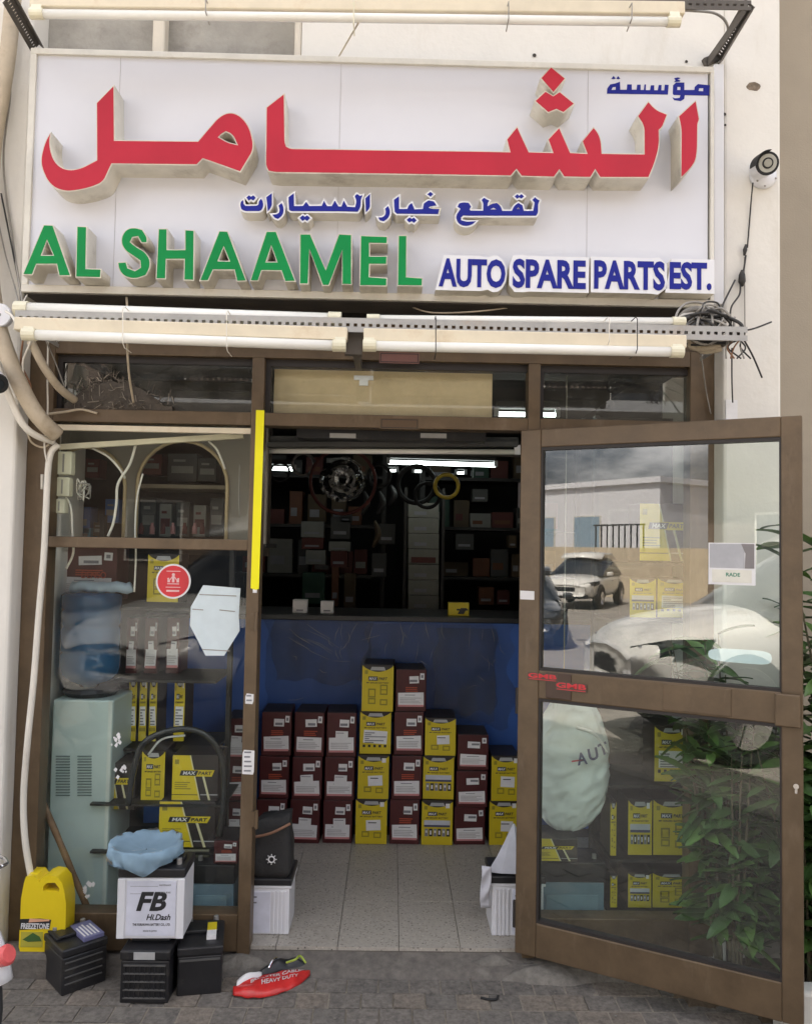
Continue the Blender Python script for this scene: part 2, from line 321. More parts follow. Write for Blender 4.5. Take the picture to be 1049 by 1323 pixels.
def tag(o, label=None, cat=None, group=None, kind=None):
    if label: o['label'] = label
    if cat: o['category'] = cat
    if group: o['group'] = group
    if kind: o['kind'] = kind
    return o
def thing(name, label, cat, loc=(0,0,0), rz=0.0, group=None):
    o = bpy.data.objects.new(name, None); COL.objects.link(o); o.location = loc; o.rotation_euler = (0,0,rz); o.empty_display_size = 0.1
    WPOS[o.name] = Vector(loc); return tag(o, label, cat, group)
def struct(o): o['kind'] = 'structure'; return o
def copy_tree(o, parent=None, depth=0):
    c = o.copy(); COL.objects.link(c)
    if parent is not None: c.parent = parent
    WPOS[c.name] = Vector(c.location)
    for ch in list(o.children): copy_tree(ch, c, depth+1)
    return c
def spline(pts, n=8):                                   # Catmull-Rom
    P = [Vector(p) for p in pts]; P = [P[0]*2-P[1]] + P + [P[-1]*2-P[-2]]; out = []
    for i in range(1, len(P)-2):
        for k in range(n):
            t = k/n; a, b, c, d = P[i-1], P[i], P[i+1], P[i+2]
            out.append(0.5*((2*b) + (c-a)*t + (2*a-5*b+4*c-d)*t*t + (3*b-a-3*c+d)*t**3))
    out.append(P[-2]); return out
def offset_poly(poly, d):                               # grow (d > 0) or shrink a closed outline
    n = len(poly); ar = sum(poly[i][0]*poly[(i+1)%n][1]-poly[(i+1)%n][0]*poly[i][1] for i in range(n))
    sg = 1 if ar > 0 else -1; out = []
    for i in range(n):
        p0 = Vector(poly[i-1]); p1 = Vector(poly[i]); p2 = Vector(poly[(i+1)%n])
        e1 = (p1-p0); e2 = (p2-p1)
        if e1.length < 1e-9 or e2.length < 1e-9: out.append(tuple(p1)); continue
        e1.normalize(); e2.normalize()
        n1 = Vector((e1.y, -e1.x))*sg; n2 = Vector((e2.y, -e2.x))*sg; b = n1+n2
        if b.length < 1e-4: b = n1
        else:
            b.normalize(); b = b*(1/max(0.5, b.dot(n1)))
        out.append(tuple(p1+b*d))
    return out
_tmp = []
def curve_mesh(polys, depth, name='letter'):            # filled outlines (holes allowed) in x,z -> solid; front at y=0, back at y=depth
    cu = bpy.data.curves.new('outline', 'CURVE'); cu.dimensions = '2D'; cu.fill_mode = 'BOTH'; cu.extrude = depth/2
    for p in polys:
        sp = cu.splines.new('POLY'); sp.points.add(len(p)-1)
        for q, (x, z) in zip(sp.points, p): q.co = (x, z, 0, 1)
        sp.use_cyclic_u = True
    ob = bpy.data.objects.new('outline', cu); COL.objects.link(ob)
    dg = bpy.context.evaluated_depsgraph_get(); dg.update()
    me = bpy.data.meshes.new_from_object(ob.evaluated_get(dg)); me.name = name
    bpy.data.objects.remove(ob); bpy.data.curves.remove(cu)
    for v in me.vertices:
        x, z, y = v.co; v.co = (x, depth/2 - y, z)
    me.flip_normals() if False else None
    bm = bmesh.new(); bm.from_mesh(me); bmesh.ops.recalc_face_normals(bm, faces=bm.faces); bm.to_mesh(me); bm.free()
    return me
_tcache = {}
def text_mesh(s, w=None, h=None, depth=0.0006, bold=0.0, m=None, shear=0.0, key=''):
    # flat print: mesh in x,z standing on z=0 from x=0, scaled to width w and height h; front at y=-depth
    k = (s, w, h, depth, bold, m.name if m else '', shear)
    if k in _tcache: return _tcache[k]
    cu = bpy.data.curves.new('print', 'FONT'); cu.body = s; cu.size = 1.0; cu.extrude = 0.5; cu.offset = bold; cu.shear = shear; cu.resolution_u = 3
    ob = bpy.data.objects.new('print', cu); COL.objects.link(ob)
    dg = bpy.context.evaluated_depsgraph_get(); dg.update()
    me = bpy.data.meshes.new_from_object(ob.evaluated_get(dg)); bpy.data.objects.remove(ob); bpy.data.curves.remove(cu)
    xs = [v.co.x for v in me.vertices]; ys = [v.co.y for v in me.vertices]
    x0, x1, y0, y1 = min(xs), max(xs), min(ys), max(ys)
    if h is None: h = (y1-y0)/(x1-x0)*w
    if w is None: w = (x1-x0)/(y1-y0)*h
    for v in me.vertices:
        x, y, z = v.co; v.co = ((x-x0)/(x1-x0)*w, -(z+0.5)*depth, (y-y0)/(y1-y0)*h)
    me.materials.clear(); me.materials.append(m or INK)
    bm = bmesh.new(); bm.from_mesh(me); bmesh.ops.recalc_face_normals(bm, faces=bm.faces); bm.to_mesh(me); bm.free()
    _tcache[k] = me; return me
def slotted(mb, p, q, w, t=0.003, pitch=0.026, m=0, facing=(0,-1,0)):   # perforated strip
    p = Vector(p); q = Vector(q); L = (q-p).length; d = (q-p).normalized(); f = Vector(facing)
    up = d.cross(f).normalized()
    if up.z < 0: up = -up
    for sgn in (-1, 1):
        c = up*(sgn*w*0.305); mb.bar(p+c, q+c, t, w*0.39, m, up)
    n = max(2, int(L/pitch))
    for i in range(n):
        a = p+d*(L*(i+0.0)/n); b = p+d*(L*(i+0.52)/n)
        mb.bar(a, b, t*0.98, w*0.24, m, up)
    return mb
def smooth_poly(poly, lim=42, it=2):                     # round off the gentle turns of an outline, keep its corners
    for _ in range(it):
        n = len(poly); out = []
        for i in range(n):
            p0, p1, p2 = Vector(poly[i-1]), Vector(poly[i]), Vector(poly[(i+1) % n]); e1, e2 = p1-p0, p2-p1
            if e1.length > 1e-6 and e2.length > 1e-6 and 3 < math.degrees(e1.angle(e2)) < lim:
                k = min(.25*e1.length, .25*e2.length, .05); out += [tuple(p1-e1.normalized()*k), tuple(p1+e2.normalized()*k)]
            else: out.append(tuple(p1))
        poly = out
    return poly
ORD = ['first','second','third','fourth','fifth','sixth','seventh','eighth','ninth','tenth']
# ================================================================== STRUCTURE
ZG = -0.06                                             # pavement level (shop floor is z = 0)
XL = at(37, 640, 0).x
XLP = XL
XR = at(919, 530, 0).x; XRP = XR
XRC = at(1009, 500, -.12).x                            # outer corner of the right pillar
ZT = at(500, 448, 0).z                                 # top of the shopfront frame
ROOF = 6.0  # unseen upper storey, made this tall so the building shades the forecourt
# ---- ground
m = MB(); m.box(-7, -2.6, -.3, 7, -1.22, ZG-.004)
struct(m.build('pavement', PAVER3))
m = MB(); m.box(-60, -70, -.4, 60, -2.6, ZG-.12); road = struct(m.build('road', ASPH))
m = MB(); m.box(-60, -2.6, -.4, -7, 30, ZG-.05); m.box(7, -2.6, -.4, 60, 30, ZG-.05); m.box(-7, 8, -.4, 7, 30, ZG-.05); struct(m.build('ground', ASPH))
k = MB()
for i in range(28): k.box(-7+i*.5, -2.72, -.35, -7+i*.5+.494, -2.6, ZG+.005)
struct(k.build('kerb', MORTAR, bevel=0.01))
b = MB(); b.box(-7, -1.22, -.3, 7, -.12, ZG-.004); pb = struct(b.build('paver_bed', SAND))
# pavers: single stones where the photograph shows them
rows = [-.12-.1*i for i in range(11)]
rest = MB(); pms = []
random.seed(3)
for vi in range(6):
    mb = MB(); mb.box(-.0555, -.0475, -.05, .0555, .0475, 0)
    for i in range(4, 8):
        x, y, z = mb.v[i]; mb.v[i] = (x*.985, y*.975, z)
    top = [(x*.94, y*.9, .0) for x, y, z in mb.v[4:8]]
    pms.append(mb.mesh('paver', [PAVER, PAVER2, PAVER3, PAVER, PAVER2, PAVER3][vi]))
npv = 0
for ri, y0 in enumerate(rows):
    sh = (.058 if ri % 2 else 0) + random.uniform(-.012, .012)
    for ci in range(-59, 60):
        x = ci*.116 + sh; yc = y0-.05
        near = -1.6 < x < 1.75 and y0 > -.65
        if near and npv < 300:
            o = link('paver', random.choice(pms), pb, Vector((x, yc, ZG+random.uniform(-.004, .003))) - Vector(pb.location))
            o.rotation_euler = (random.uniform(-.012, .012), random.uniform(-.012, .012), random.uniform(-.012, .012)); npv += 1
        elif -6.9 < x < 6.9:
            rest.box(x-.055, yc-.047, ZG-.05, x+.055, yc+.047, ZG+random.uniform(-.005, .002))
r = rest.build('pavers', PAVER, pb); r['kind'] = 'stuff'
# cement apron in front of the threshold and the pale mortar patches beside it
ap = MB(); nx, ny = 60, 5
for j in range(ny+1):
    for i in range(nx+1):
        x = XLP-.1 + (2.2-XLP+.1)*i/nx; t = j/ny
        y = .02 - .15*t + (.02*noise.noise(Vector((x*3, 7.1, 0))) if j == ny else 0)
        z = -.012*(1-t) + (ZG+.004)*t + .005*noise.noise(Vector((x*9, y*14, 2)))
        if j == ny: z = ZG-.03
        ap.v.append((x, y, z))
for j in range(ny):
    for i in range(nx):
        a = j*(nx+1)+i; ap.f.append((a, a+nx+1, a+nx+2, a+1)); ap.m.append(0)
struct(ap.build('cement_apron', APRON, smooth=True))
def patch(cx, cy, rx, ry, h, seed, name='mortar_patch', mm=MORTAR):
    mb = MB(); n = 48; rn = 6
    mb.v.append((cx, cy, ZG+h*1.2))
    for j in range(1, rn+1):
        for i in range(n):
            t = 2*math.pi*i/n; k = j/rn*(1+.45*noise.noise(Vector((math.cos(t)*1.5+seed, math.sin(t)*1.5, 0)))+.3*noise.noise(Vector((math.cos(t)*5+seed, math.sin(t)*5, 3))))
            x = cx+rx*k*math.cos(t); y = min(.015, cy+ry*k*math.sin(t))
            mb.v.append((x, y, ZG + h*(1-(j/rn)**2)*1.1 + .010*noise.noise(Vector((x*24, y*24, seed))) - (.02 if j == rn else 0)))
    for i in range(n): mb.f.append((0, 1+i, 1+(i+1)%n)); mb.m.append(0)
    for j in range(rn-1):
        for i in range(n):
            a = 1+j*n; mb.f.append((a+i, a+n+i, a+n+(i+1)%n, a+(i+1)%n)); mb.m.append(0)
    return struct(mb.build(name, mm, smooth=True))
patch(.74, -.07, .30, .075, .04, 1); patch(.50, -.03, .16, .045, .045, 3)
q = onz(300, 1243, ZG); patch(q.x+.03, -.05, .13, .06, .045, 2)
m = MB(); m.box(XL+.001, -.15, ZG-.1, -1.0, -.031, .033); struct(m.build('cement_ledge', APRON, bevel=.02))
# ---- shop floor of terrazzo tiles
fb = MB(); fb.box(XL-.4, 0.0, -.2, XR+.4, 4.6, -.014); fl = struct(fb.build('shop_floor', GROUT))
x436, x595 = at(436, 1222, 0).x, at(594.7, 1222, 0).x; tp = (x595-x436)/2
tm = MB(); tm.box(-tp/2+.0012, .0012, -.02, tp/2-.0012, .42-.0012, 0); tmesh = tm.mesh('floor_tile', TERR)
for ri in range(3):
    for ci in range(-6, 7):
        cx = x436 + tp*(ci+.5)
        if XL-.3 < cx < XR+.3:
            o = link('floor_tile', tmesh, fl, Vector((cx, .42*ri-.0, random.uniform(-.0008, .0008)))-Vector(fl.location))
# ---- the shop building: pillars, upper wall, roof and the dark room behind the front
bld = thing('shop_building', 'cream painted shop building whose front carries the big white sign', 'building', (0, 0, 0))
def part(mb, name, mm, par=bld, **k): return mb.build(name, mm, par, **k)
m = MB(); m.box(-7, -.12, ZG-.2, XLP, .6, ROOF)
# front faces white, the return cream
part(m, 'pillar', WHITEW, bevel=.012)
m = MB(); m.box(XRP, -.12, ZG-.2, XRC, .62, ROOF); part(m, 'pillar', WHITEW, bevel=.012)
m = MB(); m.box(XRC, .5, ZG-.2, 7, .8, ROOF); part(m, 'setback_wall', BEIGE)
p390 = at(390, 55, -.12)
zs0 = at(500, 120, -.12).z
m = MB(); m.box(p390.x, -.12, zs0, XRP-.001, .6, ROOF); part(m, 'upper_wall', WHITEW)
m = MB(); m.box(XLP+.001, .02, zs0, p390.x, .6, ROOF); part(m, 'recessed_wall', CONC)
m = MB(); q0 = at(200, 40, -.02); m.box(q0.x, -.05, zs0, q0.x+.05, .02, ROOF)
m.box(p390.x-.03, -.122, zs0, p390.x-.001, .02, ROOF); part(m, 'plaster_rib', CREAM, bevel=.01)
m = MB(); m.box(XLP, .1, ZT+.001, XRP, .6, zs0); part(m, 'soffit_wall', DARKSH)  # wall band below the sign, the shade there put into its colour
m = MB(); m.box(-7, .6, 2.95, 7, 5, ROOF); m.box(-7, .8, ZG-.2, XL-.6, 5, 2.949); m.box(XR+.6, .8, ZG-.2, 7, 5, 2.949); m.box(-7, 5, ZG-.2, 7, 8, ROOF); part(m, 'building_mass', BEIGE)
m = MB(); m.box(-7.1, -.2, ROOF, 7.1, 8.1, ROOF+.25); part(m, 'roof_slab', CONC)
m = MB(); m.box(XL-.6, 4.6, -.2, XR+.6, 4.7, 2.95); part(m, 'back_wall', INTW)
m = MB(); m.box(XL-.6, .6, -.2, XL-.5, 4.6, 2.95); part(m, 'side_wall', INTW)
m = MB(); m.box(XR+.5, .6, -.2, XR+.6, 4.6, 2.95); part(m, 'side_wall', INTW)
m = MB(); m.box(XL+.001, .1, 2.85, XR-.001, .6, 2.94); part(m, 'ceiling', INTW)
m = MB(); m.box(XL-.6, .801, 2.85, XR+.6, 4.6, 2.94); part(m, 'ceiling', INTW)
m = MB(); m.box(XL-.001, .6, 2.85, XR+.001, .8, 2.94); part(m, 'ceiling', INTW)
# chip and stains of missing plaster on the right pillar
ch = MB(); c0 = at(973, 112, -.12)
pl = [(c0.x+.028*math.cos(t)*(1+.35*noise.noise(Vector((t, 3, 0)))), c0.z+.018*math.sin(t)*(1+.4*noise.noise(Vector((t, 9, 0))))) for t in [i*.45 for i in range(14)]]
ch.prism(pl, -.1215, -.115); part(ch, 'plaster_chip', mat('chip_brown', (.20, .155, .11), .95, 0, .4, 60, 1.0, 60))
for px, py, rr in [(690, 72, .008), (886, 80, .006), (935, 148, .007), (936, 162, .005), (872, 90, .005)]:
    ch = MB(); c0 = at(px, py, -.12); ch.lathe([(rr, -.123), (rr*.6, -.119)], (c0.x, 0, c0.z), 'y', 10); part(ch, 'bolt_hole', DARKSH)
# ================================================================== SHOPFRONT
FR = thing('shopfront_frame', 'brown aluminium shopfront frame with transom lights around the open doorway', 'shopfront', (0, 0, 0))
xj1 = at(63, 800, 0).x                                  # inner side of the left jamb
xm0, xm1 = at(318, 850, 0).x, at(334, 850, 0).x         # mullion left of the doorway
xp0, xp1 = at(681, 500, 0).x, at(696, 500, 0).x         # post on the hinge side
xr0 = at(888, 500, 0).x
zh0 = at(510, 468, 0).z; zb0, zb1 = at(510, 554.5, 0).z, at(510, 538, 0).z
def fbox(name, x0, x1, z0, z1, y0=-.03, y1=.05, mm=BROWN): m = MB(); m.box(x0, y0, z0, x1, y1, z1); return part(m, name, mm, FR, bevel=.003)
fbox('jamb', XL+.001, xj1, -.01, ZT)
fbox('jamb', xr0, XR-.001, -.01, ZT)
fbox('mullion', xm0, xm1, -.02, zh0, -.034)
fbox('mullion', xp0, xp1, -.02, zh0, -.034)
fbox('header', xj1, xr0, zh0, ZT)
fbox('header', XL+.001, XR-.001, ZT, ZT+.10, .0, .05, BROWN)
for a, c in ((xj1, xm0), (xm1, xp0), (xp1, xr0)): fbox('transom_bar', a, c, zb0, zb1)
zw0, zw1 = at(190, 709, 0).z, at(190, 695, 0).z
fbox('glazing_bar', xj1, xm0, zw0, zw1)
zs_0, zs_1 = -.01, at(180, 1176, 0).z
fbox('bottom_rail', xj1, xm0, zs_0, zs_1); fbox('bottom_rail', xp1, xr0, zs_0, zs_1)
m = MB(); m.box(xj1, -.022, zb0-.034, xm0, .0, zb0-.012); part(m, 'trim_strip', BATTEN, FR)
# dark inner lips under the transom header
for a, c in ((xj1, xm0), (xm1, xp0), (xp1, xr0)):
    m = MB(); m.box(a, .0, zh0-.028, c, .05, zh0); m.box(a, .0, zb1, a+.02, .05, zh0-.028); part(m, 'inner_lip', DARKB, FR)
def pane(x0, x1, z0, z1, gm, par=FR, y=.012, name='window_pane'):
    m = MB(); m.box(x0, y, z0, x1, y+.006, z1); m.m = [1, 1, 0, 1, 1, 1]
    return part(m, name, [gm, GLIN], par)
pane(xj1, xm0, zb1, zh0, GLASST); pane(xm1, xp0, zb1, zh0, GLASSM); pane(xp1, xr0, zb1, zh0, GLASST)
pane(xj1, xm0, zw1, zb0, GLASS); pane(xj1, xm0, zs_1, zw0, GLASS); pane(xp1, xr0, zs_1, zb0, GLASS)
# hinges on the mullion
for py in (803, 1058):
    q = at(328, py, -.034); m = MB(); m.box(q.x-.012, -.04, q.z-.03, q.x+.012, -.034, q.z+.03)
    m.lathe([(.007, -.035), (.007, .035)], (q.x+.012, -.042, q.z), 'z', 8); part(m, 'hinge', BROWN, FR)
# plywood sheet behind the middle transom
c0, c1 = at(353, 548, .06), at(636, 482, .06)
m = MB(); m.box(c0.x, .06, c0.z, c1.x, .07, c1.z); tag(m.build('plywood_sheet', TANP), 'tan plywood sheet closing the middle transom light above the doorway', 'board')
# ---- open door leaf
hA = at(671, 900, -.045); hB = at(1037, 930, -.53)
DA = math.atan2(hB.y-hA.y, hB.x-hA.x); DW = (hB-hA).xy.length
DR = thing('glass_door', 'open brown framed glass door swung out to the right of the doorway', 'door', (hA.x, hA.y, 0), DA)
_u = Vector((math.cos(DA), math.sin(DA), 0)); _n = Vector((-math.sin(DA), math.cos(DA), 0))
def dpt(px, py, off=-.022):                              # pixel -> (u, z) on the door's street face
    d = ray(px, py); o = Vector((hA.x, hA.y, 0)) + _n*off
    t = (o-CAMLOC).dot(_n)/d.dot(_n); p = CAMLOC+d*t; return (p-o).dot(_u), p.z
dzt = (dpt(690, 556)[1]+dpt(1020, 536)[1])/2; dzb = (dpt(710, 1243)[1]+dpt(973, 1311)[1])/2
print('DOOR', DW, math.degrees(DA), dzt, dpt(690, 556)[1], dpt(1020, 536)[1], dzb, dpt(710, 1243)[1], dpt(973, 1311)[1])
us1 = dpt(697, 720)[0]; us2 = dpt(1008.5, 720)[0]
ztr = (dpt(700, 578)[1]+dpt(1005, 564)[1])/2
zm1 = (dpt(700, 867)[1]+dpt(1000, 893)[1])/2; zm0 = (dpt(700, 903)[1]+dpt(1000, 935)[1])/2
zbr = (dpt(695, 1193)[1]+dpt(1005, 1270)[1])/2
def dbox(name, u0, u1, z0, z1, y0=-.022, y1=.022, mm=BROWN, bev=.004): m = MB(); m.box(u0, y0, z0, u1, y1, z1); return m.build(name, mm, DR, world=False, bevel=bev)
dbox('stile', 0, us1, dzb, dzt); dbox('stile', us2, DW, dzb, dzt)
dbox('rail', us1, us2, ztr, dzt, -.0215, .0215); dbox('rail', us1, us2, zm0, zm1, -.021, .021); dbox('rail', us1, us2, dzb, zbr, -.0215, .0215)
for (z0, z1) in ((zm1, ztr), (zbr, zm0)):
    m = MB()
    m.box(us1, -.0175, z0, us1+.008, .0175, z1); m.box(us2-.006, -.0175, z0, us2, .0175, z1)
    m.box(us1+.008, -.0175, z1-.012, us2-.006, .0175, z1); m.box(us1+.008, -.0175, z0, us2-.006, .0175, z0+.010); m.build('gasket', DARKB, DR, world=False)
    m = MB(); m.box(us1+.008, -.003, z0+.01, us2-.006, .003, z1-.012); m.m = [1, 1, 0, 1, 1, 1]; m.build('door_pane', [GLASSD, GLIN], DR, world=False)
# old handle plates along the middle rail, pull and lock
a0 = dpt(738, 882)[0]; b0 = dpt(856, 902)[0]; e0 = dpt(1000, 922)[0]
dbox('push_plate', us1+.03, a0, zm0+.006, zm1-.004, -.026, -.021, mat('dark_brown_plate', (0.07, 0.04, 0.026), .5))
dbox('push_plate', b0, b0+.23, zm0+.008, zm1-.006, -.025, -.021)
hh = MB(); hu = dpt(1022, 915)[0]; hz = dpt(1022, 917)[1]
hh.box(hu-.05, -.052, hz-.055, hu+.028, -.040, hz+.055); hh.box(hu-.04, -.040, hz-.03, hu+.02, -.0222, hz+.03); hh.build('pull_handle', BROWN, DR, world=False, bevel=.005)
lu, lz = dpt(1028, 1018); lk = MB(); lk.lathe([(.009, -.028), (.009, -.022)], (lu, 0, lz+.006), 'y', 12); lk.box(lu-.004, -.026, lz-.018, lu+.004, -.022, lz); lk.build('lock_cylinder', CHROME, DR, world=False)
for py in (640, 905, 1180):
    z = at(673, py, -.05).z; m = MB(); m.lathe([(.009, z-.05), (.009, z+.05)], (-.004, -.012, 0), 'z', 10); m.build('hinge', DARKB, DR, world=False)
def on_door(mb, name, mm, label, cat, group=None):         # things stuck on the leaf: own origin in front of the leaf
    xs = [p[0] for p in mb.v]; zs = [p[2] for p in mb.v]; cu, cz = (min(xs)+max(xs))/2, min(zs)
    mb.v = [(x-cu, y, z-cz) for x, y, z in mb.v]
    o = link(name, mb.mesh(name, mm), None, Vector((hA.x, hA.y, 0))+_u*cu+Vector((0, 0, cz))); o.rotation_euler = (0, 0, DA)
    return tag(o, label, cat, group)
def print_on(par, me, loc, name='print'): return link(name, me, par, loc)
def drect(px0, py0, px1, py1, y0, y1):
    u0, z1 = dpt(px0, py0); u1, z0 = dpt(px1, py1); m = MB(); m.box(u0, y0, z0, u1, y1, z1); return m
m = drect(672, 763, 690, 775, -.024, -.022); on_door(m, 'sticker', PAPER, 'small white paper sticker on the hinge side stile of the door', 'sticker')
for (px0, py0, px1, py1, w, wh) in ((682, 868, 720, 881, 'GMB', 'upper red letter sticker at the hinge end of the door rail'), (718, 880, 758, 895, 'GMB', 'lower red letter sticker on the plate of the door rail')):
    (u0, z1), (u1, z0) = dpt(px0, py0), dpt(px1, py1)
    m = MB(); m.box(u0, -.0268, z0, u1, -.0262, z1)
    s_ = on_door(m, 'letter_sticker', mat('brown_film', (0.10, 0.055, 0.04), .4), wh, 'sticker', 'red letter stickers on the door rail')
    tm_ = text_mesh(w, (u1-u0)*.96, (z1-z0)*.62, .0008, .03, REDP); print_on(s_, tm_, (-(u1-u0)*.48, -.027, (z1-z0)*.3), 'lettering')
    bb = MB(); bb.box(-(u1-u0)*.46, -.0277, (z1-z0)*.08, (u1-u0)*.46, -.027, (z1-z0)*.16); bb.build('underline', REDP, s_, world=False)
# card holder and the white label seen on the upper pane
(u0, z1), (u1, z0) = dpt(914, 701), dpt(975, 757)
cd = thing('notice_card', 'grey and white notice card stuck on the upper door pane', 'card', Vector((hA.x, hA.y, 0))+_u*((u0+u1)/2)+Vector((0, 0, z0)), DA)
w, h = u1-u0, z1-z0
m = MB(); m.box(-w/2, -.006, 0, w/2, -.004, h); m.build('backing', PAPER, cd, world=False)
m = MB(); m.box(-w/2+.004, -.0068, h*.4, w*.27, -.006, h-.003); m.build('photo_panel', mat('card_grey', (0.42, 0.42, 0.44), .5), cd, world=False)
m = MB(); m.prism([(w*.275, h*.4), (w/2-.004, h*.4), (w/2-.004, h-.003), (w*.2, h-.003), (w*.29, h*.75)], -.0073, -.0062); m.build('dark_panel', mat('card_dark', (0.22, 0.2, 0.2), .5), cd, world=False)
m = MB(); m.box(-w*.42, -.0075, h*.06, w*.42, -.006, h*.36); m.build('address_strip', mat('card_pale', (0.68, 0.66, 0.58), .5), cd, world=False)
link('lettering', text_mesh('RADE', w*.3, h*.09, .0006, .02, mat('card_green', (0.02, 0.2, 0.12), .5)), cd, (-w*.12, -.0076, h*.2))
(u0, z1), (u1, z0) = dpt(913, 837), dpt(996, 861)
m = MB(); N = 20
pl = []
for i in range(N):
    t = 2*math.pi*i/N; c_, s_ = math.cos(t), math.sin(t)
    pl.append(((u0+u1)/2+(u1-u0)/2*math.copysign(abs(c_)**.5, c_), (z0+z1)/2+(z1-z0)/2*math.copysign(abs(s_)**.6, s_)*(1+.1*c_)))
m.prism(pl, .0035, .0045); on_door(m, 'label_sheet', PAPERB, 'long white rounded label stuck low on the upper door pane', 'sticker')
# ================================================================== THE SIGN
YS = -.28
s00 = at(30, 378, YS); s10 = at(921.5, 397, YS); s01 = at(39, 62, YS); s11 = at(922, 87, YS)
sx0, sx1 = (s00.x+s01.x)/2, (s10.x+s11.x)/2; sz0, sz1 = (s00.z+s10.z)/2, (s01.z+s11.z)/2
print('SIGN', sx0, sx1, s00.x, s01.x, s10.x, s11.x, sz0, s00.z, s10.z, sz1, s01.z, s11.z)
SG = thing('shop_sign', 'large white shop sign with red Arabic and green English raised letters', 'sign', (0, YS, sz0))
m = MB(); m.box(sx0+.02, YS+.008, sz0+.02, sx1-.02, -.121, sz1-.02); part(m, 'panel', SIGNW, SG)
m = MB(); m.box(sx0+.004, YS+.012, sz0-.004, sx1-.004, -.121, sz0-.001); part(m, 'underside_shade', DARKSH, SG)  # dark sheet added to paint the shade on the sign's underside
fw = .028
for (x0, z0, x1, z1) in ((sx0, sz0, sx1, sz0+fw), (sx0, sz1-fw*.8, sx1, sz1), (sx0, sz0+fw, sx0+fw*.8, sz1-fw*.8), (sx1-.014, sz0+fw, sx1, sz1-fw*.8)):
    m = MB(); m.box(x0, YS-.004, z0, x1, -.1205, z1); part(m, 'frame_bar', SIGNF, SG, bevel=.002)
for px in (154, 440, 760):
    q = at(px, 120, YS); m = MB(); m.box(q.x-.0007, YS+.0068, sz0+fw, q.x+.0007, YS+.0082, sz1-fw*.8); part(m, 'panel_joint', mat('joint_grey', (.45, .44, .45), .6), SG)
YP = YS+.008
def px2(fn, pts, Y):
    out = []
    for (x, y) in pts:
        p = at(*fn(x, y), Y); out.append((p.x, p.z))
    return out
def letter(polys, depth, face_m, inset, grow=0.0, name='letter', face_name='letter_face', side=LSIDE, rim=LWHITE):
    # polys: outlines in world x,z.  body = (grown) solid, face = (inset) coloured sheet 1.5 mm proud
    yf = YP-depth; polys = [smooth_poly(p) for p in polys]
    body_p = [offset_poly(p, grow*(1 if i == 0 else -1)) for i, p in enumerate(polys)] if grow else polys
    cx = sum(p[0] for p in polys[0])/len(polys[0]); cz = min(p[1] for p in polys[0])
    loc = lambda P: [[(x-cx, z-cz) for x, z in p] for p in P]
    me = curve_mesh(loc(body_p), depth, name)
    me.materials.append(side); me.materials.append(rim)
    for f in me.polygons: f.material_index = 1 if f.normal.y < -.7 else 0
    ob = link(name, me, SG, Vector((cx, yf, cz))-Vector(WPOS[SG.name]))
    if face_m:
        fp = [offset_poly(p, -inset*(1 if i == 0 else -1)) for i, p in enumerate(polys)] if inset else polys
        fm = curve_mesh(loc(fp), .0025, face_name); fm.materials.append(face_m)
        link(face_name, fm, ob, (0, -.0018, 0))
    return ob
# --- big red word
DRED = .105; YR = YP-DRED
f1 = lambda x, y: (40+x/3.497, 90+y/3.497); f2 = lambda x, y: (620+x/3.497, 80+y/3.497); idp = lambda x, y: (x, y)
mim_lam = [(93,280),(88,330),(95,375),(112,415),(140,442),(180,453),(230,443),(297,408),(296,150),(378,68),(381,318),(755,322),(790,280),(840,222),(870,200),(905,192),(940,203),(970,230),(993,268),(1008,330),(1005,370),(948,465),(862,434),(778,405),(752,432),(368,428),(330,510),(280,532),(220,547),(160,553),(110,538),(75,505),(53,455),(45,420),(48,385),(60,340),(75,305)]
hole = [(852,305),(866,291),(882,283),(900,290),(914,304),(930,337),(890,327)]
letter([px2(f1, mim_lam, YR), px2(f1, hole, YR)], DRED, LRED, .004)
shin = [(343.7,138.6),(368,120),(369,183),(371,189),(376,191.5),(500,193.5),(620,195),(657.7,195.8),(653.7,180),(668,162.4),(683.5,195.8),(713,196.7),(707,180),(722.4,163.5),(737,196.7),(757,197.8),(751,182.4),(766.4,163.5),(773,171.5),(776.7,181.5),(778,197.8),(831,198.5),(831,163),(822.5,150),(837,130),(847,141.5),(862.5,147.8),(856,164.4),(851.6,168.6),(852,188.7),(846,211.5),(838,230),(774.4,230),(768.7,220.7),(763,230),(728,229.3),(722.4,220.7),(716,229.5),(673,228.3),(667,220),(660,228),(500,225.5),(355,223.5),(346.5,221.5),(342.8,214)]
letter([px2(idp, shin, YR)], DRED, LRED, .004)
alef = [(898.8,128.6),(875.4,150),(878.8,165.8),(878.8,231),(891.7,219),(898.8,208.7),(901,194.4),(901.5,160),(903.7,155)]
letter([px2(idp, alef, YR)], DRED, LRED, .004)
letter([px2(idp, [(711.5,85.7),(731,101.6),(714.6,121),(697.5,101)], YR)], DRED, LRED, .004, name='letter_dot')
letter([px2(idp, [(704.4,116.6),(714.6,122.6),(723,117.2),(743,133.5),(728,145.8),(718.7,141.5),(708,145.8),(690,130)], YR)], DRED-.003, LRED, .004, name='letter_dot')
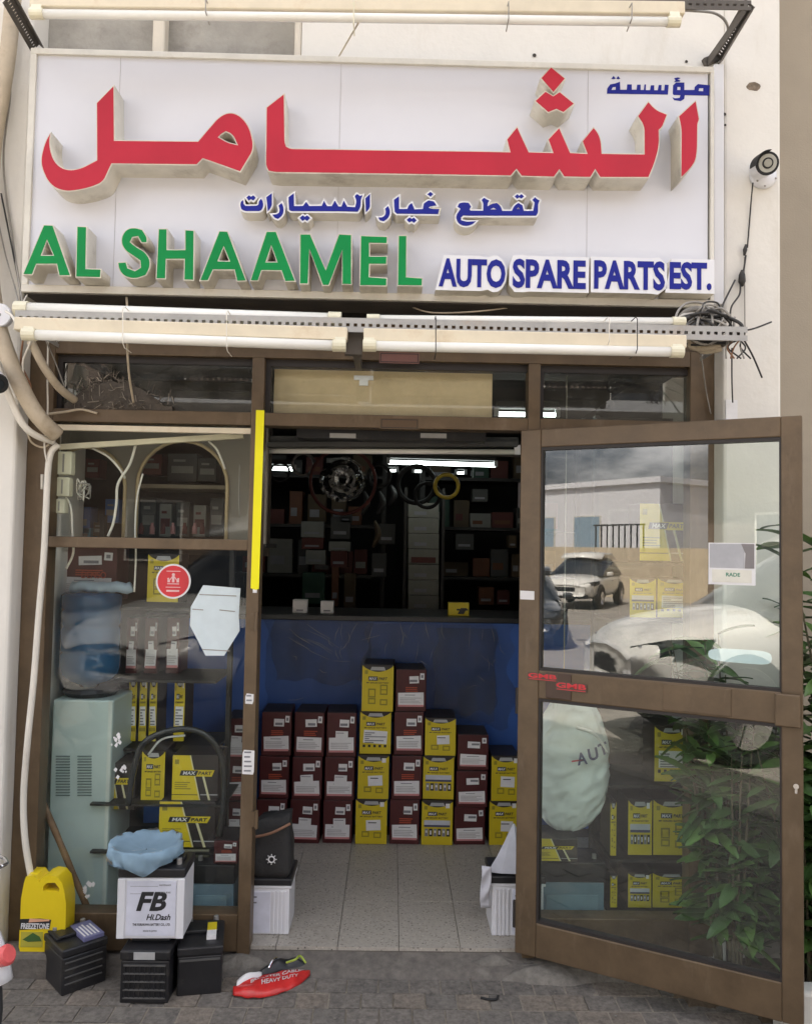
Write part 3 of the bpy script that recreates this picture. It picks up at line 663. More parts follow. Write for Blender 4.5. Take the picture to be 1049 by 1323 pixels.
# --- green word
DG = .095; YG = YP-DG
g7 = lambda x, y: (20+x/3.746, 280+y/3.746); g8 = lambda x, y: (280+x/3.746, 290+y/3.746)
GL = [
 (g7, [[(138,38),(185,40),(272,288),(212,288),(200,232),(105,232),(85,282),(35,282)], [(155,118),(130,185),(183,185)]]),
 (g7, [[(298,45),(348,47),(345,250),(418,252),(415,297),(292,294)]]),
 (g7, [[(640,128),(641,100),(618,62),(577,50),(540,58),(515,90),(512,130),(530,165),(575,195),(603,215),(605,245),(580,260),(547,247),(538,218),(495,220),(500,257),(525,290),(580,305),(635,285),(655,245),(655,205),(630,168),(585,143),(560,122),(570,102),(593,98),(610,128)]]),
 (g7, [[(692,57),(737,57),(737,158),(820,158),(820,62),(868,65),(866,310),(815,308),(817,208),(733,208),(730,303),(680,302)]]),
 (g8, [[(12,30),(55,32),(148,275),(98,277),(85,222),(-15,222),(-39,274),(-84,274)], [(35,112),(10,175),(60,176)]]),
 (g8, [[(240,32),(290,32),(385,277),(330,278),(312,226),(220,225),(203,275),(160,275)], [(265,108),(242,180),(290,180)]]),
 (g8, [[(402,45),(455,45),(528,215),(590,45),(655,48),(655,293),(605,292),(607,130),(545,297),(512,297),(450,125),(445,290),(400,290)]]),
 (g8, [[(695,52),(828,57),(826,95),(742,93),(742,152),(826,152),(824,195),(742,195),(740,252),(826,258),(824,300),(690,298)]]),
 (g8, [[(877,52),(922,52),(920,252),(998,258),(996,300),(873,298)]])]
for fn, ps in GL: letter([px2(fn, p, YG) for p in ps], DG, LGREEN, .0035)
# --- blue Arabic line: blue faces on white backed raised shapes
DB = .075; YB = YP-DB
r3 = lambda x, y: (300+x/7.493, 235+y/7.493); r4 = lambda x, y: (430+x/7.493, 235+y/7.493); r5 = lambda x, y: (560+x/7.493, 235+y/7.493)
def conv(lst): 
    out = []
    for fn, x, y in lst: p = at(*fn(x, y), YB); out.append((p.x, p.z))
    return out
def A3(l): return [(r3, *t) for t in l]
def A4(l): return [(r4, *t) for t in l]
def A5(l): return [(r5, *t) for t in l]
BL = [
 ([A3([(80,225),(88,192),(108,178),(112,215),(132,235),(240,232),(258,220),(260,188),(283,165),(300,195),(303,230),(290,268),(268,283),(125,283),(92,265)])], .006),
 ([A3([(140,153),(165,132),(185,145),(207,132),(230,155),(207,180),(185,167),(163,180)])], .006),
 ([A3([(332,150),(385,112),(386,230),(362,268),(346,284),(340,200)])], .005),
 ([A3([(450,232),(480,205),(498,245),(500,290),(482,330),(445,358),(415,350),(390,318),(430,316),(455,300),(463,265)])], .006),
 ([A3([(547,150),(598,112),(600,235),(685,235),(718,195),(748,235),(868,234),(890,184),(920,236),(965,236)])+A4([(20,182),(56,240),(84,240),(108,182),(140,242),(216,246),(232,190),(213,140),(235,118),(262,138),(288,130),(272,170),(268,245),(242,289)])+A3([(1020,285),(570,283),(552,268)])], .006),
 ([A3([(655,350),(685,325),(705,340),(727,325),(755,350),(727,378),(705,364),(683,378)])], .006),
 ([A4([(315,160),(360,120),(360,240),(346,270),(320,293),(318,220)])], .005),
 ([A4([(507,260),(535,235),(553,275),(552,315),(532,355),(492,382),(455,372),(440,345),(480,345),(505,325),(514,295)])], .006),
 ([A4([(592,175),(640,140),(642,264),(720,264),(738,222),(765,207),(790,267),(872,264),(880,212),(925,180),(978,192),(1003,228),(935,240),(925,252),(960,264),(1030,264),(1018,312),(620,308),(598,288)])], .006),
 ([A4([(915,120),(945,97),(970,120),(945,143)])], .006),
 ([A4([(715,368),(742,345),(763,360),(785,348),(810,372),(785,397),(763,380),(740,394)])], .006),
 ([A5([(232,240),(248,210),(290,198),(340,205),(362,240),(347,268),(358,280),(480,280),(482,205),(465,175),(490,155),(510,170),(538,182),(522,210),(522,238),(560,215),(610,205),(648,235),(664,282),(757,282),(777,235),(820,205),(858,227),(872,282),(963,282),(978,200),(955,175),(980,150),(1000,168),(1025,182),(1010,215),(1010,300),(990,328),(330,328),(288,325),(264,345),(268,373),(320,387),(410,382),(370,415),(310,430),(252,412),(222,370),(220,322),(250,278),(262,262)]), A5([(545,268),(580,250),(612,268)]), A5([(802,264),(820,246),(838,266)])], .006),
 ([A5([(785,142),(810,122),(828,136),(850,120),(874,141),(850,162),(828,150),(808,163)])], .006)]
for polys, gr in BL: letter([conv(p) for p in polys], DB, LBLUE, 0, gr, name='letter' if len(polys[0]) > 9 else 'letter_dot')
# --- flat blue word at the upper right
r6 = lambda x, y: (770+x/6.556, 85+y/6.556)
FLAT = [
 [[(90,235),(93,192),(118,158),(160,150),(200,135),(203,203),(258,203),(262,158),(300,158),(300,203),(340,203),(346,160),(375,160),(375,205),(402,205),(408,158),(420,158),(418,206),(455,206),(462,165),(490,165),(490,207),(520,207),(528,163),(552,163),(550,208),(575,208),(580,160),(612,162),(606,243)], [(128,205),(140,180),(165,178),(165,204)]],
 [[(128,108),(146,86),(163,108),(146,113)]], [[(170,108),(184,88),(202,108),(186,113)]],
 [[(648,235),(650,165),(675,142),(745,142),(745,205),(830,205),(833,178),(860,155),(960,165),(955,252),(748,248),(744,280),(715,298),(660,290),(645,268),(665,276),(705,272),(712,248),(655,246)], [(685,205),(686,178),(712,178),(712,206)], [(865,214),(870,190),(905,188),(905,216)]],
 [[(660,105),(690,98),(712,104),(700,112),(682,114),(712,126),(705,134),(658,136),(672,124)]]]
for polys in FLAT:
    P_ = [[(p.x, p.z) for p in (at(*r6(x, y), YP-.001) for x, y in pl)] for pl in polys]
    cx, cz = P_[0][0]; me = curve_mesh([[(x-cx, z-cz) for x, z in p] for p in P_], .0015, 'flat_letter'); me.materials.append(LBLUE)
    link('flat_letter', me, SG, Vector((cx, YP-.0015, cz))-Vector(WPOS[SG.name]))
# --- AUTO SPARE PARTS EST.
for word, x0, x1, yt0, yb0 in (('AUTO', 566.5, 653, 335.5, 370.5), ('SPARE', 661.8, 756.5, 336.5, 372), ('PARTS', 767, 858.5, 338, 373.5), ('EST.', 864.5, 918.5, 339.5, 374)):
    a = at(x0, yb0, YB); b_ = at(x1, yt0, YB); w, h = b_.x-a.x, b_.z-a.z; gx = .012
    pts = [(-gx-.004, -gx), (w+gx, -gx), (w+gx, h+gx), (gx*.6, h+gx)]
    if word == 'AUTO':
        pts = [(-gx, -gx), (w*.62, -gx)] + [(w*.835+w*.19*math.cos(t), h/2+(h/2+gx+.004)*math.sin(t)) for t in [(-2.1+i*.42) for i in range(11)]] + [(w*.6, h+gx), (w*.07, h+gx)]
    if word == 'SPARE': pts = [(-gx, h*.1), (w*.03, -gx-.003), (w*.15, -gx-.003), (w*.22, -gx), (w+gx, -gx), (w+gx, h+gx), (w*.2, h+gx), (w*.13, h+gx+.003), (0, h+gx), (-gx, h*.75)]
    if word == 'PARTS': pts = [(-gx, -gx), (w*.8, -gx), (w*.9, -gx-.003), (w+gx*.7, h*.1), (w+gx*.7, h*.9), (w*.92, h+gx+.003), (w*.8, h+gx), (-gx, h+gx)]
    me = curve_mesh([pts], DB, 'word_backing'); me.materials.append(LSIDE); me.materials.append(LWHITE)
    for f in me.polygons: f.material_index = 1 if f.normal.y < -.7 else 0
    ob = link('word_backing', me, SG, Vector((a.x, YB, a.z))-Vector(WPOS[SG.name]))
    link('lettering', text_mesh(word, w, h, .0025, .036, LBLUE), ob, (0, 0, 0))
# drip pipe down the sign's right edge
a = at(930, 90, -.2); b_ = at(929, 392, -.2)
m = MB(); m.box(a.x-.02, -.19, b_.z, a.x+.02, -.1205, a.z+.03); tag(m.build('cable_trunking', LWHITE, bevel=.004), 'white square cable trunking running down the right edge of the sign', 'trunking')
# ================================================================== EXTERIOR FITTINGS
def single(mb, name, mm, label, cat, group=None, **k): return tag(mb.build(name, mm, **k), label, cat, group)
# ---- slotted angle racks carrying unlit fluorescent fixtures
def rack(name, label, p, q, w, mm, Y, arms):
    t = thing(name, label, 'rack', (at(*p, Y)+at(*q, Y))/2)
    a, b = at(*p, Y), at(*q, Y); mb = slotted(MB(), a, b, w, .003, .026); mb.bar(a+Vector((0, .016, w*.47)), b+Vector((0, .016, w*.47)), .032, .003, 0)
    part(mb, 'slotted_bar', mm, t)
    for (r0, r1) in arms:
        mb = MB(); d = (r1-r0).normalized(); f = Vector((0, -1, 0)) if abs(d.y) < .8 else Vector((1, 0, 0))
        f = (f-d*f.dot(d)).normalized(); slotted(mb, r0, r1, .036, .003, .026, 0, f); part(mb, 'bracket_arm', mm, t)
    return t
def tube_fixture(label, tA, tB, rT, bA=None, bB=None, bh=.05, Y=-.45, group='unlit fluorescent tube fixtures on the racks', ties=()):
    a, b = at(*tA, Y), at(*tB, Y); t = thing('tube_fixture', label, 'tube light', (a+b)/2, 0, group)
    d = (b-a).normalized()
    part(MB().tube([a+d*.03, b-d*.03], rT, 12), 'glass_tube', TUBEW, t, smooth=True)
    for e, s_ in ((a, 1), (b, -1)):
        m = MB(); m.tube([e, e+d*(s_*.045)], rT*1.18, 12); part(m, 'end_cap', CAPW, t)
    if bA:
        a2, b2 = at(*bA, Y+.02), at(*bB, Y+.02); m = MB(); m.bar(a2, b2, .045, bh, 0); part(m, 'batten', BATTEN, t, bevel=.004)
        for e, e2 in ((a, a2), (b, b2)):
            s_ = 1 if e is a else -1; m = MB(); m.bar(e+d*(s_*.02), Vector((e.x+d.x*s_*.02, e2.y, e2.z)), .03, .035, 0, (1, 0, 0)); part(m, 'lamp_holder', CAPW, t)
    return t
YR2 = -.47
wallp = lambda px, py: at(px, py, -.125)
rack('slotted_rack', 'lower galvanised slotted angle rack hung below the shop sign', (20, 410), (965, 431.5), .05, GALV, YR2-.01,
     [(at(24, 411, YR2)+Vector((0, .004, 0)), Vector((at(24, 411, YR2).x, -.125, at(24, 411, YR2).z))), (at(952, 431, YR2)+Vector((0, .004, 0)), Vector((at(952, 431, YR2).x, -.125, at(952, 431, YR2).z)))])
tube_fixture('long white tube lying on top of the lower rack, left half', (21, 399.5), (441, 414), .0245, Y=YR2+.02)
tube_fixture('long white tube lying on top of the lower rack, right half', (474, 413), (884, 416.5), .0165, Y=YR2+.02)
tube_fixture('yellowed batten with bare tube below the lower rack, left half', (30, 432), (447, 447), .018, (22, 419.5), (449, 433), .045, Y=YR2-.035)
tube_fixture('yellowed batten with bare tube below the lower rack, right half', (469, 446.5), (882, 455), .0175, (470, 434), (884, 443), .045, Y=YR2-.035)
m = MB(); g0 = at(457, 436, YR2+.02); m.box(g0.x-.03, g0.y, g0.z-.06, g0.x+.03, g0.y+.03, g0.z+.03); m.box(g0.x-.012, g0.y+.03, g0.z-.02, g0.x+.012, .0, g0.z+.02)
single(m, 'rack_hanger', DGALV, 'dark steel hanger holding the lower rack between its two halves', 'bracket')
for i, (px, y0, y1, mm, lb) in enumerate(((159, 399, 443, HOSEW, 'white cable tie round the lower rack near its left end'), (293, 404, 448, HOSEW, 'white cable tie round the lower rack left of the hanger'), (563, 411, 452, CABLEK, 'black cable tie round the lower rack right of the hanger'),
                                         (823, 412, 451, CABLEK, 'black cable tie round the lower rack near its right end'), (787, 412, 440, HOSEW, 'pale cable tie round the lower rack, second from its right end'))):
    a, b = at(px, y0, YR2-.065), at(px, y1, YR2-.065); m = MB(); m.tube([a+Vector((0, .09, .012)), a+Vector((0, .02, .012)), a, b, b+Vector((0, .02, -.012)), b+Vector((0, .09, -.012))], .0018, 5)
    single(m, 'cable_tie', mm, lb, 'cable tie', 'cable ties on the lower rack')
YT2 = -.52
ea, eb = at(968, 4, YT2), wallp(927, 74); ec, ed = at(10, -2, YT2), wallp(46, 62)
tr = rack('slotted_rack', 'upper dark slotted angle rack above the shop sign', (8, -8), (970, 7), .036, DGALV, YT2-.005, [])
for (r0, r1) in ((ea, eb), (ec, ed)):
    mb = MB(); d = (r1-r0).normalized(); f = Vector((0, -1, 0)); f = (f-d*f.dot(d)).normalized(); slotted(mb, r0, r1, .045, .003, .022, 0, f)
    a_ = d.cross(f).normalized()*.022; mb.bar(r0+a_-f*.012, r1+a_-f*.012, .003, .03, 0, f); part(mb, 'bracket_arm', DGALV, tr)
m = MB(); m.bar(ea+Vector((0, .02, 0)), Vector((ea.x, -.125, ea.z+.02)), .004, .036, 0); part(m, 'bracket_arm', DGALV, tr)
m = MB(); m.bar(eb, wallp(908, 83)+Vector((0, -.01, 0)), .02, .03, 0); part(m, 'bracket_foot', DGALV, tr)
tube_fixture('yellowed batten with bare tube hanging under the upper rack above the sign', (40, 18), (878, 28.5), .0155, (42, 5), (882, 14.5), .045, Y=YT2-.02)
for px, y0, y1, lb in ((266, 0, 15, 'thin grey tie round the upper batten at its left third'), (457, 2, 30, 'cream tie knotted round the upper batten near its middle'), (657, 4, 24, 'thin grey tie round the upper batten right of the middle'), (816, 6, 24, 'thin grey tie round the upper batten near its right end')):
    a, b = at(px, y0-2, YT2-.05), at(px, y1, YT2-.05); m = MB(); m.tube([a+Vector((0, .06, .006)), a, b, b+Vector((0, .06, -.006))], .0022, 5); single(m, 'cable_tie', CAPW if px == 457 else CABLEG, lb, 'cable tie', 'cable ties on the upper batten')
# ---- cables and conduits
def cable(name, pts, r, mm, label, cat='cable', n=8, sub=7): return single(MB().tube(spline(pts, sub), r, n), name, mm, label, cat, smooth=True)
A = at
cable('corrugated_conduit', [A(18, -5, -.17), A(12, 60, -.17), A(4, 115, -.17), A(-8, 190, -.18), A(-14, 300, -.18), A(-6, 400, -.2), A(14, 468, -.2), A(38, 520, -.19), A(56, 545, -.17), A(74, 562, -.12)], .031, HOSEC, 'thick beige conduit bending from the left pillar to the shopfront corner', 'conduit', 10)
cable('conduit_branch', [A(40, 440, -.22), A(58, 475, -.18), A(78, 502, -.12), A(97, 517, -.04)], .016, HOSEC, 'beige conduit end sticking out below the lower rack at the left transom', 'conduit', 10)
cable('white_conduit', [A(-8, 455, -.2), A(10, 505, -.2), A(28, 545, -.19), A(46, 562, -.16), A(70, 571, -.1)], .013, HOSEW, 'white curved conduit below the thick beige one', 'conduit', 10)
cable('white_hose', [A(76, 574, -.075), A(66, 586, -.08), A(62, 615, -.08), A(60, 660, -.08), A(57, 720, -.08), A(51, 790, -.08), A(44, 880, -.09), A(36, 960, -.1), A(31, 1030, -.09), A(33, 1085, -.09), A(41, 1135, -.088)], .0125, HOSEW, 'white hose running down the left jamb into the yellow jerrycan', 'hose', 10)
for i, (pts, r, mm, lb) in enumerate((
    ([A(-4, 60, -.14), A(14, 110, -.14), A(5, 210, -.14), A(20, 330, -.15), A(30, 392, -.3)], .004, CABLEG, 'grey cable hanging down the left pillar beside the sign'),
    ([A(2, 250, -.14), A(14, 310, -.15), A(26, 372, -.2), A(28, 400, -.38)], .0035, CABLEK, 'dark thin cable running down to the left end of the lower rack'),
    ([A(-3, 280, -.14), A(8, 330, -.15), A(22, 380, -.2), A(24, 402, -.38)], .003, CABLEG, 'thin cable slanting from the left edge to the lower rack'),
    ([A(36, 380, -.26), A(29, 394, -.36), A(27, 402, -.44)], .003, HOSEW, 'short cream wire tying the rack to the sign corner'),
    ([A(8, 402, -.3), A(16, 408, -.36), A(23, 421, -.44)], .005, HOSEW, 'short white lead from the round box to the rack'),
    ([A(164, 384, -.26), A(166, 420, -.3), A(165, 452, -.2), A(168, 490, -.12), A(173, 520, -.045)], .0048, HOSEC, 'cream wire dropping from the sign across the left transom'),
    ([A(60, 440, -.16), A(72, 468, -.08), A(84, 500, -.05)], .003, CABLEG, 'thin grey wire across the corner of the left transom'),
    ([A(62, 535, -.09), A(85, 532, -.06), A(105, 529, -.045), A(126, 534, -.04)], .005, HOSEC, 'broken beige stick of wire lying on the left transom bar'),
    ([A(63, 430, -.14), A(62, 480, -.12), A(62, 535, -.11), A(58, 575, -.1), A(61, 597, -.09)], .0035, HOSEW, 'thin white wire down the left jamb beside the conduit'),
    ([A(36, 560, -.13), A(42, 572, -.12), A(55, 578, -.1), A(64, 574, -.09)], .004, HOSEC, 'loose beige wire loop at the upper left jamb'),
    ([A(55, 613, -.05), A(55, 632, -.05)], .006, HOSEW, 'short white clip on the left jamb'),
    ([A(30, 440, -.2), A(28, 470, -.18), A(40, 500, -.18), A(33, 530, -.18)], .004, mat('brown_wire', (.25, .12, .06), .6), 'brown wire wound round the beige conduit'),
    ([A(18, 425, -.3), A(40, 438, -.25), A(30, 470, -.2), A(36, 520, -.18)], .004, HOSEW, 'pale wire looping from the round box along the conduit'),
    ([A(530, 396, -.2), A(560, 404, -.26), A(620, 402, -.26), A(680, 394, -.2)], .003, HOSEC, 'thin brown wire sagging under the right half of the sign'),
    ([A(463, 30, YT2-.03), A(450, 52, -.3), A(438, 73, -.16)], .0032, HOSEC, 'thin cream string from the upper batten down to the sign'),
    ([A(882, 13, YT2), A(925, 18, -.4), A(940, 38, -.3), A(926, 68, -.2)], .005, CABLEG, 'grey cable looping from the upper batten to the bracket'),
    ([A(972, 236, -.16), A(969, 270, -.13), A(965, 320, -.13)], .0028, CABLEK, 'thin black lead hanging from the round security camera'),
    ([A(963, 330, -.13), A(960, 350, -.14), A(956, 362, -.14), A(955, 380, -.15), A(944, 398, -.2), A(943, 425, -.4)], .0035, CABLEK, 'black lead from the cable joint down to the tangle'),
    ([A(961, 332, -.13), A(962, 440, -.13)], .0022, CABLEG, 'thin straight grey wire down the right pillar'),
    ([A(949, 362, -.16), A(935, 390, -.25), A(921, 420, -.42)], .0035, CABLEK, 'black wire slanting into the cable tangle from above'),
    ([A(958, 428, -.44), A(975, 424, -.42), A(996, 416, -.4)], .0032, CABLEK, 'stiff black wire end sticking out to the right of the tangle'),
    ([A(960, 438, -.44), A(972, 460, -.42), A(984, 488, -.4)], .0032, CABLEK, 'stiff black wire end pointing down to the right of the tangle'),
    ([A(945, 450, -.35), A(945, 490, -.2), A(946, 520, -.14)], .0028, CABLEK, 'black wire hanging from the tangle down to the wall tag'),
    ([A(905, 455, -.2), A(911, 500, -.06), A(918, 535, -.05)], .0025, CABLEG, 'thin grey wire hanging in front of the right jamb'))):
    cable('wire', pts, r, mm, lb, 'wire', 6)
# splices and tangle
m = MB(); a, b = A(963, 316, -.135), A(961, 330, -.135); m.tube([a, (a+b)/2, b], [.004, .009, .004], 8); single(m, 'cable_joint', CABLEK, 'small black taped joint, upper one on the camera lead', 'cable joint', smooth=True)
m = MB(); a, b = A(958, 349, -.14), A(958, 370, -.14); m.tube([a, a.lerp(b, .3), a.lerp(b, .7), b], [.004, .013, .015, .005], 8); single(m, 'cable_joint', CABLEK, 'large black taped joint, lower one on the camera lead', 'cable joint', smooth=True)
random.seed(11)
tg = thing('cable_tangle', 'tangled bundle of grey and black cables at the right end of the rack', 'cable bundle', A(915, 425, -.4))
for i in range(13):
    cx, cy = random.uniform(895, 950), random.uniform(408, 432); pts = []
    rx, ry = random.uniform(14, 36), random.uniform(8, 22); ph = random.uniform(0, 6)
    for k in range(9):
        t = ph+k*.75; pts.append(A(cx+rx*math.cos(t)+random.uniform(-3, 3), cy+ry*math.sin(t)+random.uniform(-3, 3), -.41+.05*math.sin(t*1.7+i)))
    part(MB().tube(spline(pts, 6), random.choice([.0035, .0045, .006]), 6), 'cable_loop', CABLEK if i % 2 else CABLEG, tg, smooth=True)
for i, (c_, rr, mm) in enumerate((((905, 412), .05, CABLEG), ((912, 440), .042, HOSEC), ((898, 418), .045, HOSEW), ((918, 446), .03, HOSEC))):
    p0 = A(*c_, -.33); pts = [p0+Vector((rr*1.5*math.cos(t), .02*math.sin(2*t), rr*.7*math.sin(t))) for t in [k*.5 for k in range(12)]]
    part(MB().tube(spline(pts, 4), .011, 8), 'conduit_loop', mm, tg, smooth=True)
for i in range(7):
    p0 = A(random.uniform(940, 958), 440, -.42); part(MB().tube(spline([p0, p0+Vector((random.uniform(-.03, .02), -.01, -.03)), p0+Vector((random.uniform(-.05, .03), -.02, -.07))], 5), .003, 5), 'wire_end', random.choice([CABLEK, CABLEG, mat('brown_wire', (.25, .12, .06), .6)]), tg, smooth=True)
a = A(955, 429, -.44); part(MB().lathe([(.0, -.02), (.018, -.012), (.022, 0), (.018, .014), (0, .02)], a, 'z', 10), 'taped_knot', CABLEK, tg, smooth=True)
# white tag on the wall, round junction box, left camera, right camera
m = MB(); a, b = A(937, 533, -.125), A(952, 517, -.125); m.box(a.x, -.128, a.z-.04, b.x, -.1205, b.z); single(m, 'wall_tag', PAPER, 'small white tag on the right pillar just above the open door', 'tag')
a = A(5, 410, -.2); t = thing('junction_box', 'round white junction box at the left end of the lower rack', 'junction box', a)
part(MB().lathe([(.04, .0), (.045, -.03), (.042, -.035), (0, -.035)], a, 'y', 20), 'box', WHITEP, t, smooth=False); part(MB().lathe([(.0, -.037), (.008, -.0365), (.008, -.034)], a, 'y', 10), 'screw', CABLEG, t)
a = A(-6, 492, -.3); t = thing('security_camera', 'white cylindrical security camera with black lens at the left picture edge', 'security camera', a)
d = Vector((.55, -.6, -.35)).normalized()
part(MB().tube([a-d*.12, a-d*.10, a+d*.035], [.03, .038, .038], 18), 'housing', WHITEP, t); part(MB().tube([a+d*.035, a+d*.05], [.037, .034], 18), 'lens_ring', BLACKM, t); part(MB().tube([a+d*.05, a+d*.053], [.02, .018], 14), 'lens', CARG, t)
part(MB().tube([a-d*.06, A(-12, 470, -.125)], .014, 8), 'arm', WHITEP, t)
a = A(986, 214, -.22); w0 = A(984, 228, -.121); t = thing('security_camera', 'white round security camera with ring of lights high on the right pillar', 'security camera', w0)
d = Vector((-.12, -.9, -.25)).normalized()
part(MB().lathe([(.052, 0), (.055, -.012), (.045, -.024), (.0, -.03)], w0, 'y', 24), 'wall_mount', WHITEP, t, smooth=True)
part(MB().tube([w0+Vector((0, -.02, 0)), a-d*.03], .017, 10), 'arm', WHITEP, t, smooth=True)
part(MB().tube([a-d*.06, a-d*.05, a+d*.03, a+d*.045], [.034, .041, .043, .043], 24), 'housing', WHITEP, t)
o = MB(); o.tube([a+d*.045, a+d*.049], [.0435, .042], 24); part(o, 'bezel', BLACKM, t)
part(MB().tube([a+d*.049, a+d*.051], [.034, .033], 24), 'light_ring', mat('led_ring_grey', (.42, .41, .36), .4), t); part(MB().tube([a+d*.051, a+d*.054], [.0205, .020], 20), 'lens_rim', BLACKM, t); part(MB().tube([a+d*.054, a+d*.056], [.015, .014], 18), 'lens', mat('lens_grey', (.35, .34, .29), .25), t)
s_ = MB(); up = Vector((0, 0, 1)); sd_ = d.cross(up).normalized(); uu = sd_.cross(d)
for k in range(8):
    t0 = R(-8+k*13)
    for tt in (t0, t0+R(13)): pass
    p0 = [a+d*dd+(sd_*math.cos(tt)+uu*math.sin(tt))*.046 for tt in (t0, t0+R(13.4)) for dd in (-.02, .068)]
    s_.add(p0, [(0, 1, 3, 2)])
so_ = part(s_, 'sun_hood', BLACKM, t); so_.modifiers.new('thick', 'SOLIDIFY').thickness = .003
for dx, dz in ((.043, -.018), (.0, -.05), (-.03, -.03)): part(MB().lathe([(.0045, -.025), (.0, -.026)], w0+Vector((dx, 0, dz)), 'y', 8), 'screw', CABLEG, t)
# ---- yellow strip and paper stickers on the mullion, nest of twigs in the left transom
a, b = A(336.5, 530, -.036), A(329.5, 762, -.036); mx_ = (xm0+xm1)/2
m = MB(); m.prism([(a.x-.0165, a.z), (a.x+.0165, a.z), (b.x+.016, b.z+.004), (b.x+.004, b.z), (b.x-.008, b.z+.003), (b.x-.0165, b.z+.006)], -.0375, -.0345)
yst = single(m, 'yellow_strip', STRIPY, 'bright yellow plastic strip fixed along the mullion left of the doorway', 'strip')
m = MB(); m.box(-.009, -.001, -.012, .007, .001, .003); link('torn_end', m.mesh('torn_end', PAPER), yst, (0, 0, 0))
for px0, py0, px1, py1, lb in ((317, 897, 328, 909, 'small square white sticker on the mullion'), (313, 970, 329, 1000, 'larger torn white sticker low on the mullion')):
    a, b = A(px0, py1, -.036), A(px1, py0, -.036); m = MB(); m.prism([(a.x, a.z), (b.x-.004, a.z-.002), (b.x, a.z+.01), (b.x, b.z), (a.x+.005, b.z+.003), (a.x, b.z-.01)], -.0362, -.0345)
    st = single(m, 'mullion_sticker', PAPER, lb, 'sticker', 'paper stickers on the mullion')
    w_ = b.x-a.x; ln = MB()
    for k in range(max(2, int((b.z-a.z)/.018))): ln.box(-w_*.35, -.0009, .012+k*.018, w_*random.uniform(.1, .36), .0002, .018+k*.018)
    o = link('print_lines', ln.mesh('print_lines', INKG), st, (0, -.0012, 0)); o['kind'] = 'stuff'
random.seed(5); nm = MB()
for i in range(420):
    px = random.gauss(140, 32); top = 478+abs(px-135)*.35; py = 531-(531-top)*random.random()**1.6
    if px < 92 or px > 228: continue
    p = A(px, py, random.uniform(-.02, .008)); d = Vector((random.gauss(0, 1), random.gauss(0, .3), random.gauss(0, .7))).normalized()*random.uniform(.012, .05)
    q = p+d; q.y = max(-.028, min(.009, q.y)); nm.tube([p, (p+q)/2+Vector((0, 0, random.uniform(-.006, .006))), q], random.uniform(.0008, .002), 4, random.choice([0, 0, 1]), False)
nest = nm.build('nest_twigs', [mat('twig_dark', (.12, .10, .08), .9), mat('twig_pale', (.32, .28, .23), .9)]); nest['kind'] = 'stuff'
a, b = A(85, 538, 0), A(225, 480, 0); nb = MB(); pl = [(a.x, zb1+.001)] + [(a.x+(b.x-a.x)*i/14, zb1+.02+(.095*math.sin(math.pi*min(1, max(0, (i-.5)/12)))**.7)*(1+.3*noise.noise(Vector((i*.8, 2, 2))))) for i in range(15)] + [(b.x, zb1+.001)]
nb.prism(pl, -.012, .010); nb = nb.build('nest_dust', mat('nest_dust', (.085, .072, .06), .95, 0, .4, 40, 1.0, 60)); nb['kind'] = 'stuff'
m = MB(); a = A(470, 487, .05); m.box(a.x-.04, .0515, a.z-.012, a.x+.04, .0595, a.z+.006); m.box(a.x-.018, .0515, a.z-.035, a.x+.018, .0595, a.z-.012); single(m, 'wall_bracket', WHITEP, 'small white plastic holder stuck on the plywood of the middle transom', 'bracket')
for px0, py0, px1, py1, lb in ((490, 456, 542, 469, 'small reddish label on the frame header'), (491, 541, 541, 554, 'small brown label on the transom bar above the doorway')):
    a, b = A(px0, py1, -.03), A(px1, py0, -.03); m = MB(); m.box(a.x, -.0312, a.z, b.x, -.0298, b.z)
    sl = single(m, 'frame_label', mat('label_brown' if py0 > 500 else 'label_red', (.10, .06, .03) if py0 > 500 else (.2, .09, .075), .6), lb, 'label')
    link('lettering', text_mesh('HSTJCBMS', (b.x-a.x)*.85, (b.z-a.z)*.45, .0005, .01, DARKB if py0 > 500 else mat('label_pale', (.4, .25, .22), .6)), sl, (-(b.x-a.x)*.42, -.0008, (b.z-a.z)*.28)) if False else None
    fr_ = MB()
    w_, h_ = b.x-a.x, b.z-a.z
    for (x0, z0, x1, z1) in ((-w_/2+.004, .004, w_/2-.004, .007), (-w_/2+.004, h_-.007, w_/2-.004, h_-.004), (-w_/2+.004, .007, -w_/2+.007, h_-.007), (w_/2-.007, .007, w_/2-.004, h_-.007)): fr_.box(x0, -.0012, z0, x1, -.0004, z1)
    o = link('border', fr_.mesh('border', DARKB), sl, (0, 0, 0)); o['kind'] = 'stuff'
